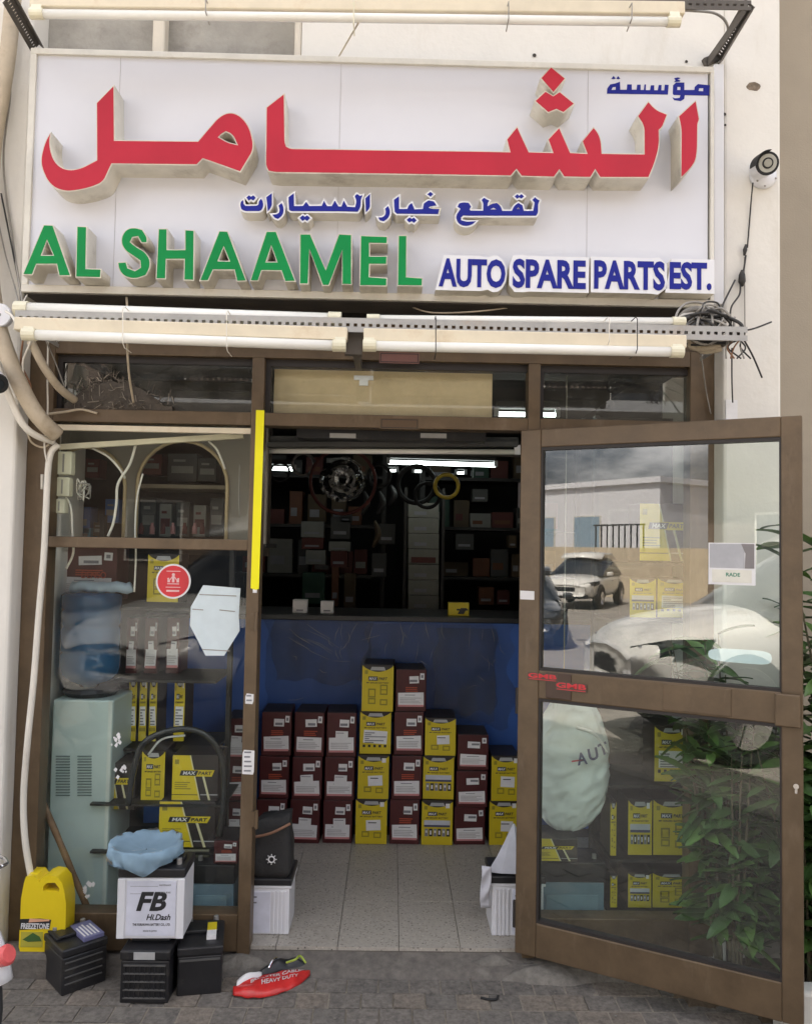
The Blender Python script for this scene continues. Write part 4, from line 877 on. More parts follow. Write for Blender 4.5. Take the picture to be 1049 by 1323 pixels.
# ================================================================== STREET-SIDE OBJECTS
def rbox(mb, x0, y0, z0, x1, y1, z1, m=0): return mb.box(x0, y0, z0, x1, y1, z1, m)
def battery(label, loc, rz, w, d, h, style, group='old car batteries standing outside by the window'):
    t = thing('car_battery', label, 'battery', loc, rz, group)     # local: x along front, y depth, z up
    lid = h*.19 if style != 'white' else h*.14; bm_ = WHITEP if style == 'white' else BLACKP
    L = lambda mb, name, mm, par=t, **k: mb.build(name, mm, par, world=False, **k)
    L(MB().box(-w/2+.003, -d/2+.003, 0, w/2-.003, d/2-.003, h-lid), 'case', bm_, bevel=.005)
    L(MB().box(-w/2, -d/2, h-lid+.0012, w/2, d/2, h), 'lid', BLACKP, bevel=.006)
    L(MB().box(-w/2+.02, -d*.1, h, w/2-.02, d*.2, h+.014), 'vent_strip', BLACKP, bevel=.004)
    for s_ in (-1, 1):
        L(MB().lathe([(.011, h), (.0095, h+.02), (.008, h+.021), (0, h+.021)], (s_*(w/2-.033), d*.28 if style != 'white' else -d*.22, 0), 'z', 12), 'terminal', mat('lead_grey', (.4, .39, .38), .4, .7), smooth=False)
    if style == 'grooves':
        for k in range(4):
            z = (h-lid)*(.28+.19*k); L(MB().box(-w/2+.012, -d/2-.0015, z, w/2-.02, -d/2+.004, z+.004), 'rib', mat('worn_black', (.09, .088, .085), .5))
        L(MB().box(-w*.02, -d*.44, h+.0002, w*.44, d*.22, h+.0155), 'label_plate', LPRINT, bevel=.002)
        pm = MB()
        for k in range(5): pm.box(w*.02+k*.013, -d*.38, h+.0158, w*.02+k*.013+.006, d*(.02+.04*(k%3)), h+.0163)
        L(pm, 'label_print', PAPER)['kind'] = 'stuff'
        L(MB().box(-w*.44, -d*.1, h+.001, -w*.22, d*.38, h+.010), 'cell_cover', BLACKM, bevel=.003)
    if style == 'grid':
        for k in range(5):
            z = (h-lid)*(.12+.19*k); L(MB().box(-w/2+.015, -d/2-.0022, z, w/2-.015, -d/2+.0035, z+.005), 'rib', mat('worn_black', (.09, .088, .085), .5))
        for k in range(9):
            x = -w/2+.018+(w-.036)*k/8; L(MB().box(x-.002, -d/2-.0015, .02, x+.002, -d/2+.0035, (h-lid)*.9), 'upright_rib', BLACKP)
        L(MB().box(-w*.22, -d/2-.0025, h-lid+.006, w*.2, -d/2+.001, h-.004), 'label_strip', mat('dusty_label', (.4, .4, .4), .6))
    if style == 'plain':
        L(MB().box(w*.12, -d*.12, h+.0145, w*.33, d*.12, h+.0155), 'sticker', mat('sticker_yellow', (.75, .6, .02), .5)); L(MB().box(w*.12, -d*.3, h+.0005, w*.33, -d*.12, h+.0150), 'sticker', PAPER)
        L(MB().box(-w/2+.01, -d/2-.001, h-lid-.016, w/2-.01, -d/2+.004, h-lid-.009), 'rib', mat('worn_black', (.09, .088, .085), .5))
    return t, L
# left black battery, turned
pA = onz(79, 1289, ZG); pB = onz(136, 1275, ZG); pC = onz(53, 1260, ZG)
rz = math.atan2(pC.y-pA.y, pC.x-pA.x)-math.pi/2; w = (pB-pA).length*1.12; dep = (pC-pA).length*1.02
print('LB', w, dep, math.degrees(rz), math.degrees(math.atan2(pB.y-pA.y, pB.x-pA.x)), math.degrees(math.atan2(pC.y-pA.y, pC.x-pA.x))-90)
nrm = Vector((-math.sin(rz), math.cos(rz), 0)); c = pA+Vector((math.cos(rz), math.sin(rz), 0))*w/2+nrm*dep/2
h1 = at(79, 1229, pA.y).z-ZG
battery('black battery with ribbed front and violet label on top, left of the stack', (c.x, c.y, ZG), rz, w, dep, h1, 'grooves')
pA = onz(153, 1297, ZG); pB = onz(219, 1296, ZG); w = pB.x-pA.x; h2 = at(186, 1229, pA.y).z-ZG
battery('black battery with grid of ribs under the white battery', ((pA.x+pB.x)/2, pA.y+.085, ZG), 0.0, w, .17, h2, 'grid')
top2 = ZG+h2
pA = onz(227, 1289, ZG); pB = onz(287, 1284, ZG); w = (pB-pA).length; h3 = at(228, 1226, pA.y).z-ZG; rz = math.atan2(pB.y-pA.y, pB.x-pA.x)
c = (pA+pB)/2+Vector((-math.sin(rz), math.cos(rz), 0))*.13
battery('plain black battery with yellow sticker on top, right of the stack', (c.x, c.y, ZG), rz, w, .26, h3, 'plain')
# white battery on top
pz = top2+.0005; pA = onz(148, 1213, pz+.022); pB = onz(237, 1210, pz+.022); w = .262; yf = pA.y
h4 = at(190, 1122, yf).z-pz
t, L = battery('white battery with FB lettering, standing on top of two black batteries', ((pA.x+pB.x)/2+.004, yf+.085, pz+.0215), R(1.5), pB.x-pA.x, .17, h4-.022, 'white')
w = pB.x-pA.x; hb = h4-.022
L(MB().box(-w/2+.001, -.0875, .002, -w*.38, -.0815, hb*.86), 'corner_post', WHITEP, bevel=.003); L(MB().box(w*.38, -.0875, .002, w/2-.001, -.0815, hb*.86), 'corner_post', WHITEP, bevel=.003)
pt = MB().box(-w*.36, -.0845, .012, w*.37, -.0815, hb*.82); L(pt, 'front_label', mat('label_lavender', (.66, .67, .76), .4))
def pr(s, x, z, w_, h_, mm=INK, bold=.02, shear=0.0): return link('lettering', text_mesh(s, w_, h_, .0006, bold, mm, shear), t, (x, -.0846, z))
pr('FB', -w*.215, hb*.40, w*.45, hb*.27, INK, .035, .25); pr('Hi.Dash', -w*.06, hb*.27, w*.36, hb*.085, INK, .025, .3)
pr('THE FURUKAWA BATTERY CO., LTD.', -w*.26, hb*.185, w*.56, hb*.04, INK, .02); pr('MADE IN JAPAN', -w*.1, hb*.10, w*.2, hb*.03, INKG)
pr('MAINTENANCE', w*.12, hb*.755, w*.17, hb*.022, INKG); pr('FREE', w*.14, hb*.65, w*.15, hb*.022, INKG)
for z in (.745, .64): L(MB().box(-w*.31, -.0848, hb*z, w*.1, -.0844, hb*z+.0013), 'print_line', INKG)
L(MB().box(w*.0, -.012, hb+.014, w*.09, .012, hb+.024), 'vent_plug', mat('plug_pale', (.6, .58, .42), .5))
m = MB().box(-.004, -.03, 0, .004, .03, .0215); 
for sx_ in (-1, 1):
    o = m.build if False else None
m = MB(); x0 = (pA.x+pB.x)/2; m.box(x0-.075, yf+.04, top2+.0002, x0+.06, yf+.13, top2+.0218); single(m, 'wooden_batten', WOOD, 'wood packer wedged between the white battery and the black one below', 'packer')
# low black tub lined with a blue plastic bag on the white battery
tz0 = pz+.0215+hb+.0245; c = at(189, 1110, yf+.085); cz = at(189, 1091, yf+.085).z
t = thing('waste_tub', 'low black tub lined with pale blue plastic bag on the white battery', 'tub', (c.x, c.y, tz0))
rb = .118
part(MB().lathe([(0, tz0+.001), (rb*.68, tz0), (rb*.80, tz0+.012), (rb*.95, cz-.0), (rb*.945, cz), (rb*.665, tz0+.003), (0, tz0+.003)], (c.x, c.y, 0), 'z', 28), 'bucket', BLACKP, t, smooth=True)
bg = MB(); n, k = 64, 11
for j in range(k):
    for i in range(n):
        a_ = 2*math.pi*i/n; fold = .009*noise.noise(Vector((math.cos(a_)*3.5, math.sin(a_)*3.5, j*.5)))+.006*(1-abs(noise.noise(Vector((math.cos(a_)*7, math.sin(a_)*7, j*.4))))*3)
        prof = [(rb*.03, -.6*(cz-tz0)), (rb*.3, -.58*(cz-tz0)), (rb*.48, -.5*(cz-tz0)), (rb*.66, -.36*(cz-tz0)), (rb*.90, -.002), (rb*1.04, .012), (rb*1.12, .006), (rb*1.15, -.016), (rb*1.13, -.034-.012*math.sin(a_*2)), (rb*1.10, -.040+.014*noise.noise(Vector((math.cos(a_)*1.6, math.sin(a_)*1.6, 4)))), (rb*1.05, -.045+.018*noise.noise(Vector((math.cos(a_)*1.6, math.sin(a_)*1.6, 4))))][j]
        dip = -.018*max(0, 1-abs(((a_-math.radians(285)+math.pi) % (2*math.pi))-math.pi)/.45) if j >= 8 else 0
        r_ = prof[0]+fold*(1.5 if j > 4 else .22); bg.v.append((c.x+r_*math.cos(a_), c.y+r_*math.sin(a_), cz+prof[1]+fold*(.8 if j > 4 else .25)+dip))
for j in range(k-1):
    for i in range(n): bg.f.append((j*n+i, j*n+(i+1) % n, (j+1)*n+(i+1) % n, (j+1)*n+i)); bg.m.append(0)
bgo = part(bg, 'bin_bag', BAGB, t, smooth=True)
# yellow jerrycan
cy = -.088; yf_ = -.133; w = at(86, 1180, yf_).x-at(27, 1180, yf_).x; zt = at(55, 1131, yf_).z; cxm = at(56, 1180, yf_).x; zbase = .0335; hh_ = zt-zbase
t = thing('jerrycan', 'yellow plastic jerrycan with handle fed by the white hose', 'jerrycan', (cxm, cy, zbase))
H = hh_; sh = .0
out = [(-w*.47, 0), (w*.47, 0), (w*.5, H*.06), (w*.5, H*.62), (w*.46, H*.76), (w*.40, H*.90), (w*.28, H*.985), (w*.10, H), (-.02*w, H*.97), (-w*.10, H*.915), (-w*.14, H*.94), (-w*.20, H*.985), (-w*.40, H*.985), (-w*.44, H*.90), (-w*.49, H*.70), (-w*.5, H*.06)]
hl = [(-.02*w, H*.80), (w*.33, H*.79), (w*.34, H*.83), (w*.24, H*.905), (w*.06, H*.90), (-.01*w, H*.86)]
me = curve_mesh([out, hl], .09, 'can_body'); me.materials.append(CANY); o = link('can_body', me, t, (0, -.045, 0)); bv = o.modifiers.new('bevel', 'BEVEL'); bv.width = .008; bv.segments = 3; bv.limit_method = 'ANGLE'
part(MB().lathe([(.02, zt-.022), (.02, zt-.004), (.017, zt-.003)], (cxm-w*.30, cy, 0), 'z', 14), 'neck', CANY, t)
m = MB(); m.prism([(-w*.49, H*.285), (w*.16, H*.31), (w*.19, H*.42), (w*.04, H*.43), (-.05*w, H*.435), (-w*.49, H*.425)], -.0468, -.0452); m.build('label', INK, t, world=False)
m = MB(); m.prism([(-w*.30, H*.385), (w*.15, H*.405), (w*.15, H*.425), (-w*.28, H*.435)], -.0474, -.0466); m.build('label_flash', mat('label_peach', (.75, .4, .25), .5), t, world=False)
link('lettering', text_mesh('FREEZETONE', w*.62, H*.075, .0006, .03, PAPER, .1), t, (-w*.465, -.0472, H*.30))
m = MB(); m.prism([(-w*.46, H*.06), (w*.02, H*.06), (w*.02, H*.26), (-w*.46, H*.26)], -.0466, -.0452); m.build('lower_label', mat('label_olive', (.45, .40, .05), .5), t, world=False)
m = MB(); m.prism([(-w*.42, H*.16), (-w*.2, H*.25), (-w*.05, H*.2), (w*.0, H*.14), (-w*.3, H*.13)], -.0472, -.0464); m.build('label_picture', mat('label_green', (.05, .12, .03), .5), t, world=False)
# red booster cable packet on the paving
pk = onz(352, 1275, ZG)
t = thing('cable_packet', 'crumpled red packet of booster cables lying on the paving', 'packet', (pk.x, pk.y, ZG), R(8))
w = (onz(401, 1270, ZG)-onz(302, 1285, ZG)).length
top = lambda u: .030+.085*(u-.4)+.012*math.sin(math.pi*u)
bot = lambda u: top(u)-.010-.108*math.sin(math.pi*min(1, .06+u*.9))**.75
def psurf(u, v, fz, y0, y1, up, seed, x0, x1, wr=.009):
    x = (x0+(x1-x0)*u)*w; y = y0(u)+(y1(u)-y0(u))*v
    z = .004+fz*math.sin(math.pi*min(1, v*.8+.0))**.7*math.sin(math.pi*min(1, max(0, .06+u*.9)))**.5 + wr*noise.noise(Vector((x*26, y*30, seed))) + up*v
    return Vector((x, y, max(.001, z)))
def packet(n, mm, fz, y0, y1, up=0.0, seed=0, x0=-.5, x1=.5):
    mb = MB(); N, K = 30, 11
    for j in range(K):
        for i in range(N): mb.v.append(tuple(psurf(i/(N-1), j/(K-1), fz, y0, y1, up, seed, x0, x1)))
    for j in range(K-1):
        for i in range(N-1): a_ = j*N+i; mb.f.append((a_, a_+1, a_+N+1, a_+N)); mb.m.append(0)
    o = mb.build(n, mm, t, world=False, smooth=True); o.modifiers.new('thick', 'SOLIDIFY').thickness = .002; return o
packet('red_front', mat('packet_red', (.55, .03, .028), .25, 0, .25, 16), .030, bot, top, 0, 1)
packet('cable_coil', BLACKP, .035, lambda u: top(u*.66+.3)+.012, lambda u: top(u*.66+.3)+.035+.03*math.sin(math.pi*u), .01, 5, -.2, .46)
packet('white_flap', PAPER, .03, lambda u: top(u*.3)-.012, lambda u: top(u*.3)+.022, .012, 8, -.46, -.14)
for s_, u0, u1, v0, v1, mm in (('BOOSTER CABLES', .22, .92, .62, .78, PAPER), ('HEAVY DUTY', .36, .84, .36, .52, PAPER)):
    me = text_mesh(s_, 1.0, 1.0, .0006, .03, mm).copy()
    for v in me.vertices:
        p = psurf(u0+(u1-u0)*v.co.x, v0+(v1-v0)*v.co.z, .030, bot, top, 0, 1, -.5, .5); v.co = p+Vector((0, -.0012, .0022))
    link('lettering', me, t)
m = MB().tube(spline([(.18*w, .05, .06), (.3*w, .04, .075), (.36*w, .075, .07), (.44*w, .06, .05)], 5), .004, 6); m.build('green_clip', mat('clip_green', (.35, .45, .05), .4), t, world=False)
m = MB().tube(spline([(-.05*w, .04, .05), (-.0*w, .055, .07), (.05*w, .08, .065)], 5), .004, 6); m.build('metal_clip', CHROME, t, world=False)
# small litter
q = onz(632, 1292, ZG); m = MB().tube(spline([(q.x-.03, q.y+.004, ZG+.006), (q.x, q.y-.008, ZG+.006), (q.x+.025, q.y-.004, ZG+.006), (q.x+.034, q.y+.018, ZG+.006)], 6), .0045, 6); single(m, 'rubber_scrap', BLACKM, 'curved black scrap of rubber on the paving', 'scrap', smooth=True)
random.seed(21); lt = MB()
for i in range(70):
    q = onz(random.uniform(290, 1000), random.uniform(1255, 1322), ZG); r_ = random.uniform(.002, .006); lt.lathe([(0, 0), (r_, r_*.3), (r_*.6, r_*.8), (0, r_)], (q.x, q.y, ZG+.001), 'z', 6)
lt.build('grit', MORTAR)['kind'] = 'stuff'
# ---- bicycle leaning at the left edge (rear end in view)
bx = thing('bicycle', 'parked bicycle whose white rear mudguard and red reflector show at the left edge', 'bicycle', (0, 0, ZG))
Rw = .33; rearP = onz(14, 1323, ZG)
ang = R(158)                                            # heading: to the left and slightly away
hd = Vector((math.cos(ang), math.sin(ang), 0))
tail = at(-3, 1213, -.95)                               # reflector
ctr = Vector((tail.x, tail.y, ZG+Rw))+hd*(Rw*.93)
bx.location = (ctr.x, ctr.y, ZG); WPOS[bx.name] = Vector(bx.location)
sdv = Vector((-math.sin(ang), math.cos(ang), 0)); UPV = Vector((0, 0, 1))
bp_ = lambda a_, b_, z: ctr+hd*a_+sdv*b_+UPV*(z-Rw)
def wheel(c_, nm):
    ring = lambda r_: [c_+hd*(r_*math.cos(t))+UPV*(r_*math.sin(t)) for t in [2*math.pi*i/36 for i in range(37)]]
    o = part(MB().tube(ring(Rw-.018), .019, 8, 0, False), nm, RUBBER, bx, smooth=True)
    def sub(mb, n_, mm): return mb.build(n_, mm, o, smooth=True)
    sub(MB().tube(ring(Rw-.042), .010, 6, 0, False), 'rim', CHROME); sub(MB().tube([c_-sdv*.045, c_+sdv*.045], .02, 10), 'hub', CHROME)
    sp = MB()
    for i in range(18):
        t = 2*math.pi*i/18; sp.tube([c_+sdv*(.03 if i % 2 else -.03), c_+hd*((Rw-.045)*math.cos(t))+UPV*((Rw-.045)*math.sin(t))], .0014, 4)
    s2 = sub(sp, 'spokes', CHROME); s2['kind'] = 'stuff'
wheel(ctr, 'wheel'); fc = ctr+hd*1.04; wheel(fc, 'wheel')
FRK = mat('bike_frame_black', (.03, .03, .035), .35)
bb_, st_, ht_, hb2 = bp_(.43, 0, .29), bp_(.27, 0, .80), bp_(.86, 0, .86), bp_(.9, 0, .72)
for nm, a_, b_, r_ in (('seat_tube', bb_, st_, .015), ('down_tube', bb_, hb2, .016), ('top_tube', st_-UPV*.06, ht_-UPV*.05, .014), ('head_tube', ht_+UPV*.03, hb2-UPV*.03, .018)):
    part(MB().tube([a_, b_], r_, 10), nm, FRK, bx, smooth=True)
for s_ in (-1, 1):
    part(MB().tube([bb_+sdv*.02*s_, ctr+sdv*.055*s_], .009, 8), 'chain_stay', FRK, bx); part(MB().tube([st_+sdv*.02*s_-UPV*.06, ctr+sdv*.055*s_], .008, 8), 'seat_stay', FRK, bx); part(MB().tube([hb2-UPV*.03, hb2-UPV*.12+sdv*.05*s_, fc+sdv*.05*s_], .010, 8), 'fork_blade', FRK, bx)
    part(MB().tube([bb_+sdv*.05*s_, bb_+sdv*.07*s_+hd*(.16*s_)-UPV*.04], .008, 8), 'crank', CHROME, bx); pc = bb_+sdv*.11*s_+hd*(.16*s_)-UPV*.04; part(MB().bar(pc-sdv*.04, pc+sdv*.04, .07, .02), 'pedal', BLACKP, bx)
part(MB().lathe([(.09, -.003), (.09, .003)], bb_, 'y', 24), 'chainring', CHROME, bx)
part(MB().tube(spline([ht_+UPV*.14-sdv*.28-hd*.08, ht_+UPV*.13-sdv*.15+hd*.02, ht_+UPV*.1, ht_+UPV*.13+sdv*.15+hd*.02, ht_+UPV*.14+sdv*.28-hd*.08], 5), .011, 8), 'handlebar', CHROME, bx, smooth=True)
part(MB().tube([ht_, ht_+UPV*.1], .012, 8), 'stem', CHROME, bx)
sm = MB()
for (dx, hw, z) in ((-.17, .075, .0), (-.10, .095, .012), (0, .065, .01), (.09, .028, .0), (.14, .02, -.012)):
    for (q_, dz) in ((-1, -.012), (-.8, .02), (0, .026), (.8, .02), (1, -.012), (0, -.02)):
        p = bp_(.24+dx, hw*q_, .87+z+dz); sm.v.append(tuple(p))
for j in range(4):
    for i in range(6): a_ = j*6+i; b_ = j*6+(i+1) % 6; sm.f.append((a_, b_, b_+6, a_+6)); sm.m.append(0)
sm.f.append(tuple(range(6))); sm.m.append(0); sm.f.append(tuple(range(24, 30))); sm.m.append(0)
o = part(sm, 'saddle', BLACKP, bx, smooth=True); o.modifiers.new('sub', 'SUBSURF').render_levels = 2
part(MB().tube([st_, bp_(.245, 0, .87)], .012, 8), 'seat_post', CHROME, bx)
gd = MB(); N = 22
for i in range(N):
    t = R(166-i*(145/(N-1))); 
    for q_ in (-1, -.6, 0, .6, 1):
        rr = Rw+.028-.014*q_*q_; p = ctr+hd*(rr*math.cos(t))+UPV*(rr*math.sin(t))+sdv*(.032*q_); gd.v.append(tuple(p))
for i in range(N-1):
    for j in range(4): a_ = i*5+j; gd.f.append((a_, a_+1, a_+6, a_+5)); gd.m.append(0)
o = part(gd, 'mudguard', LWHITE, bx, smooth=True); o.modifiers.new('thick', 'SOLIDIFY').thickness = .003
t_ = R(155); rp = ctr+hd*((Rw+.04)*math.cos(t_))+UPV*((Rw+.04)*math.sin(t_)); dv = (rp-ctr).normalized()
part(MB().tube([rp-dv*.012, rp+dv*.012, rp+dv*.02], [.026, .028, .021], 18), 'reflector', REFLR, bx)
rk = MB(); zc = ZG+Rw*2+.06
for s_ in (-1, 1): rk.tube(spline([bp_(.2, .05*s_, .72), bp_(0, .06*s_, .725), bp_(-.22, .06*s_, .725), bp_(-.30, .03*s_, .725), bp_(-.31, 0, .725)], 5), .005, 6)
for s_ in (-1, 1): rk.tube([bp_(-.12, .06*s_, .725), bp_(0, .06*s_, .34)], .005, 6)
for xx in (.08, -.06, -.2): rk.tube([bp_(xx, -.06, .725), bp_(xx, .06, .725)], .004, 6)
part(rk, 'carrier_rack', CHROME, bx, smooth=True)
# ================================================================== PLANTING AT THE RIGHT
pz0 = -.06
pl_ = MB(); patch(1.27, -.17, .17, .12, .10, 6, 'soil_mound', SOIL); pl_.box(XRP+.0301, -.38, -.25, 4.5, -.125, .035); single(pl_, 'planter_soil', SOIL, 'bed of dry soil behind the open door at the right pillar', 'soil bed')['kind'] = 'structure'
for i in range(10):
    m = MB(); x = 1.43+i*.33; m.box(x, -.465, -.2, x+.322, -.3805, .085); o = m.build('kerb_stone', mat('kerb_white', (.62, .6, .54), .8, 0, .1, 8, .4, 50, dirt=(.3, .27, .22), damt=.25), bevel=.012); struct(o)
random.seed(17)
lf = []
for mi, (mm) in enumerate((LEAF, LEAF2, LEAF)):
    mb = MB(); Ln = .13; N = 6
    for i in range(N+1):
        u = i/N; wd = .023*math.sin(math.pi*min(1, u*.92+.05))**.8; z = -.03*u*u
        mb.v += [(u*Ln, -wd, z+.006), (u*Ln, 0, z), (u*Ln, wd, z+.006)]
    for i in range(N):
        a_ = i*3; mb.f += [(a_, a_+1, a_+4, a_+3), (a_+1, a_+2, a_+5, a_+4)]; mb.m += [0, 0]
    lf.append(mb.mesh('leaf', mm, True))
def shrub(label, base, stems, hgt, spread, nleaf, lean=(0, 0), maxobj=140):
    t = thing('shrub', label, 'shrub', base, 0, 'leafy shrubs by the right pillar')
    cnt = 0; restm = MB(); tot = stems*nleaf
    for s_ in range(stems):
        a_ = random.uniform(0, 6.28); rr = random.uniform(.2, 1)*spread; hh_ = hgt*random.uniform(.62, 1.03)
        tip = Vector((math.cos(a_)*rr+lean[0], min(math.sin(a_)*rr*.8+lean[1], .0-base.y-.14 if base.y > -.5 else .3), hh_)); b0 = Vector((math.cos(a_)*.05, math.sin(a_)*.04, 0))
        if (base+tip-Vector((hA.x, hA.y, 0))).dot(_n) < .05 and (base+tip).x < hB.x+.05: continue
        mid = b0.lerp(tip, .5)+Vector((0, 0, hh_*.1)); pts = spline([b0, mid, tip], 8); m = MB().tube(pts, [.007-.005*i/(len(pts)-1) for i in range(len(pts))], 6); m.build('stem', STEM, t, world=False, smooth=True)
        for k in range(nleaf):
            u = .12+.88*(k+random.random())/nleaf; i0 = min(len(pts)-2, int(u*(len(pts)-1))); p = pts[i0].lerp(pts[i0+1], u*(len(pts)-1)-i0)
            az = k*2.4+random.uniform(-.5, .5); el = random.uniform(-.5, .75)
            sc = random.uniform(.65, 1.25); me = random.choice(lf)
            Mx = Matrix.Translation(p) @ Matrix.Rotation(az, 4, 'Z') @ Matrix.Rotation(-el, 4, 'Y') @ Matrix.Rotation(random.uniform(-.5, .5), 4, 'X') @ Matrix.Diagonal((sc, sc, sc, 1))
            if (base+p+Vector((math.cos(az)*.12, math.sin(az)*.12, 0))).y > -.13 and (base+p).x < XRC: continue
            # keep clear of the door leaf
            tipw = base + (Mx @ Vector((.13, 0, 0)))
            if (tipw-Vector((hA.x, hA.y, 0))).dot(_n) < .03 and (tipw.x < hB.x+.02): continue
            if random.random() < maxobj/tot and cnt < maxobj:
                o = link('leaf', me, t); o.matrix_local = Mx; cnt += 1
            else:
                vs_ = [Mx @ v.co for v in me.vertices]; restm.add(vs_, [tuple(f.vertices) for f in me.polygons], 0 if me.materials[0] == LEAF else 1)
    if restm.v: restm.build('foliage', [LEAF, LEAF2], t, world=False, smooth=True)['kind'] = 'stuff'
    return t
shrub('tall leafy shrub growing beside the outer edge of the open door', Vector((1.84, -.26, .03)), 28, 1.66, .40, 36, (.0, -.02))
shrub('bushy green shrub behind the lower pane of the open door', Vector((1.35, -.24, .02)), 22, 1.22, .22, 40, (-.02, .0), 150)
shrub('green shrub growing at the far right against the beige wall', Vector((1.98, -.12, .02)), 26, 1.72, .36, 34, (-.08, .0))
shrub('low sprawling shrub at the foot of the right pillar', Vector((1.62, -.28, .03)), 20, .85, .30, 34, (-.02, -.02))
# ================================================================== INSIDE THE SHOP
# ---- counter wrapped in stretch film
YC = 1.40
ct0, ct1 = at(338, 799, YC), at(672, 799, YC)
ctz = at(505, 796, YC).z
t = thing('counter', 'blue shop counter wrapped in torn stretch film behind the piled boxes', 'counter', (.1, YC, 0))
m = MB(); m.box(-1.30, YC, 0, 1.35, YC+.55, ctz-.03); part(m, 'front_panel', BLUEC, t)
m = MB(); m.box(-1.32, YC-.02, ctz-.0295, 1.37, YC+.6, ctz); part(m, 'counter_top', BLACKP, t, bevel=.004)
def sheet(x0, z0, x1, z1, y, nx, nz, amp, seed, fr=7, ragged=.0):
    mb = MB()
    for j in range(nz+1):
        for i in range(nx+1):
            u, v = i/nx, j/nz; x = x0+(x1-x0)*u; z = z0+(z1-z0)*v
            dz = ragged*noise.noise(Vector((x*9, seed, 1)))*(1-v); dx = ragged*noise.noise(Vector((z*9, seed, 5)))
            cr = noise.noise(Vector((x*fr+z*3, z*fr*.6-x*2, seed))); cr = 1-abs(cr)*2.2
            mb.v.append((x+dx, y-.004-amp*max(0, cr)-.3*amp*noise.noise(Vector((x*22, z*22, seed))), z+dz))
    for j in range(nz):
        for i in range(nx): a_ = j*(nx+1)+i; mb.f.append((a_, a_+1, a_+nx+2, a_+nx+1)); mb.m.append(0)
    return mb
for k, (x0, y0, x1, y1) in enumerate(((342, 920, 640, 800), (350, 880, 480, 803), (470, 935, 660, 808), (560, 930, 640, 812))):
    a, b = at(x0, y0, YC), at(x1, y1, YC); part(sheet(a.x, a.z, b.x, b.z, YC-.003*k, 80, 40, .007, k*3.3, 5+2*k, .05), 'stretch_film', FILM, t, smooth=True)
rc_ = random.Random(19); cm = MB()
for i in range(46):
    if i < 9: px, py, dx, dy = 368+rc_.uniform(0, 40), 806+rc_.uniform(0, 24), rc_.uniform(20, 46), rc_.uniform(14, 26)
    elif i < 30: px, py, dx, dy = rc_.uniform(420, 640), rc_.uniform(802, 850), rc_.uniform(-14, 14), rc_.uniform(8, 30)
    else: px, py, dx, dy = rc_.uniform(350, 650), rc_.uniform(805, 905), rc_.uniform(4, 26), rc_.uniform(-8, 14)
    p, q = at(px, py, YC-.014), at(px+dx, py+dy, YC-.014); mid = (p+q)/2+Vector((rc_.uniform(-.01, .01), -.002, rc_.uniform(-.01, .01)))
    cm.tube([p, mid, q], [.0004, rc_.uniform(.0006, .0018), .0004], 5, 0, False)
o = part(cm, 'film_creases', CREASE, t, smooth=True); o['kind'] = 'stuff'
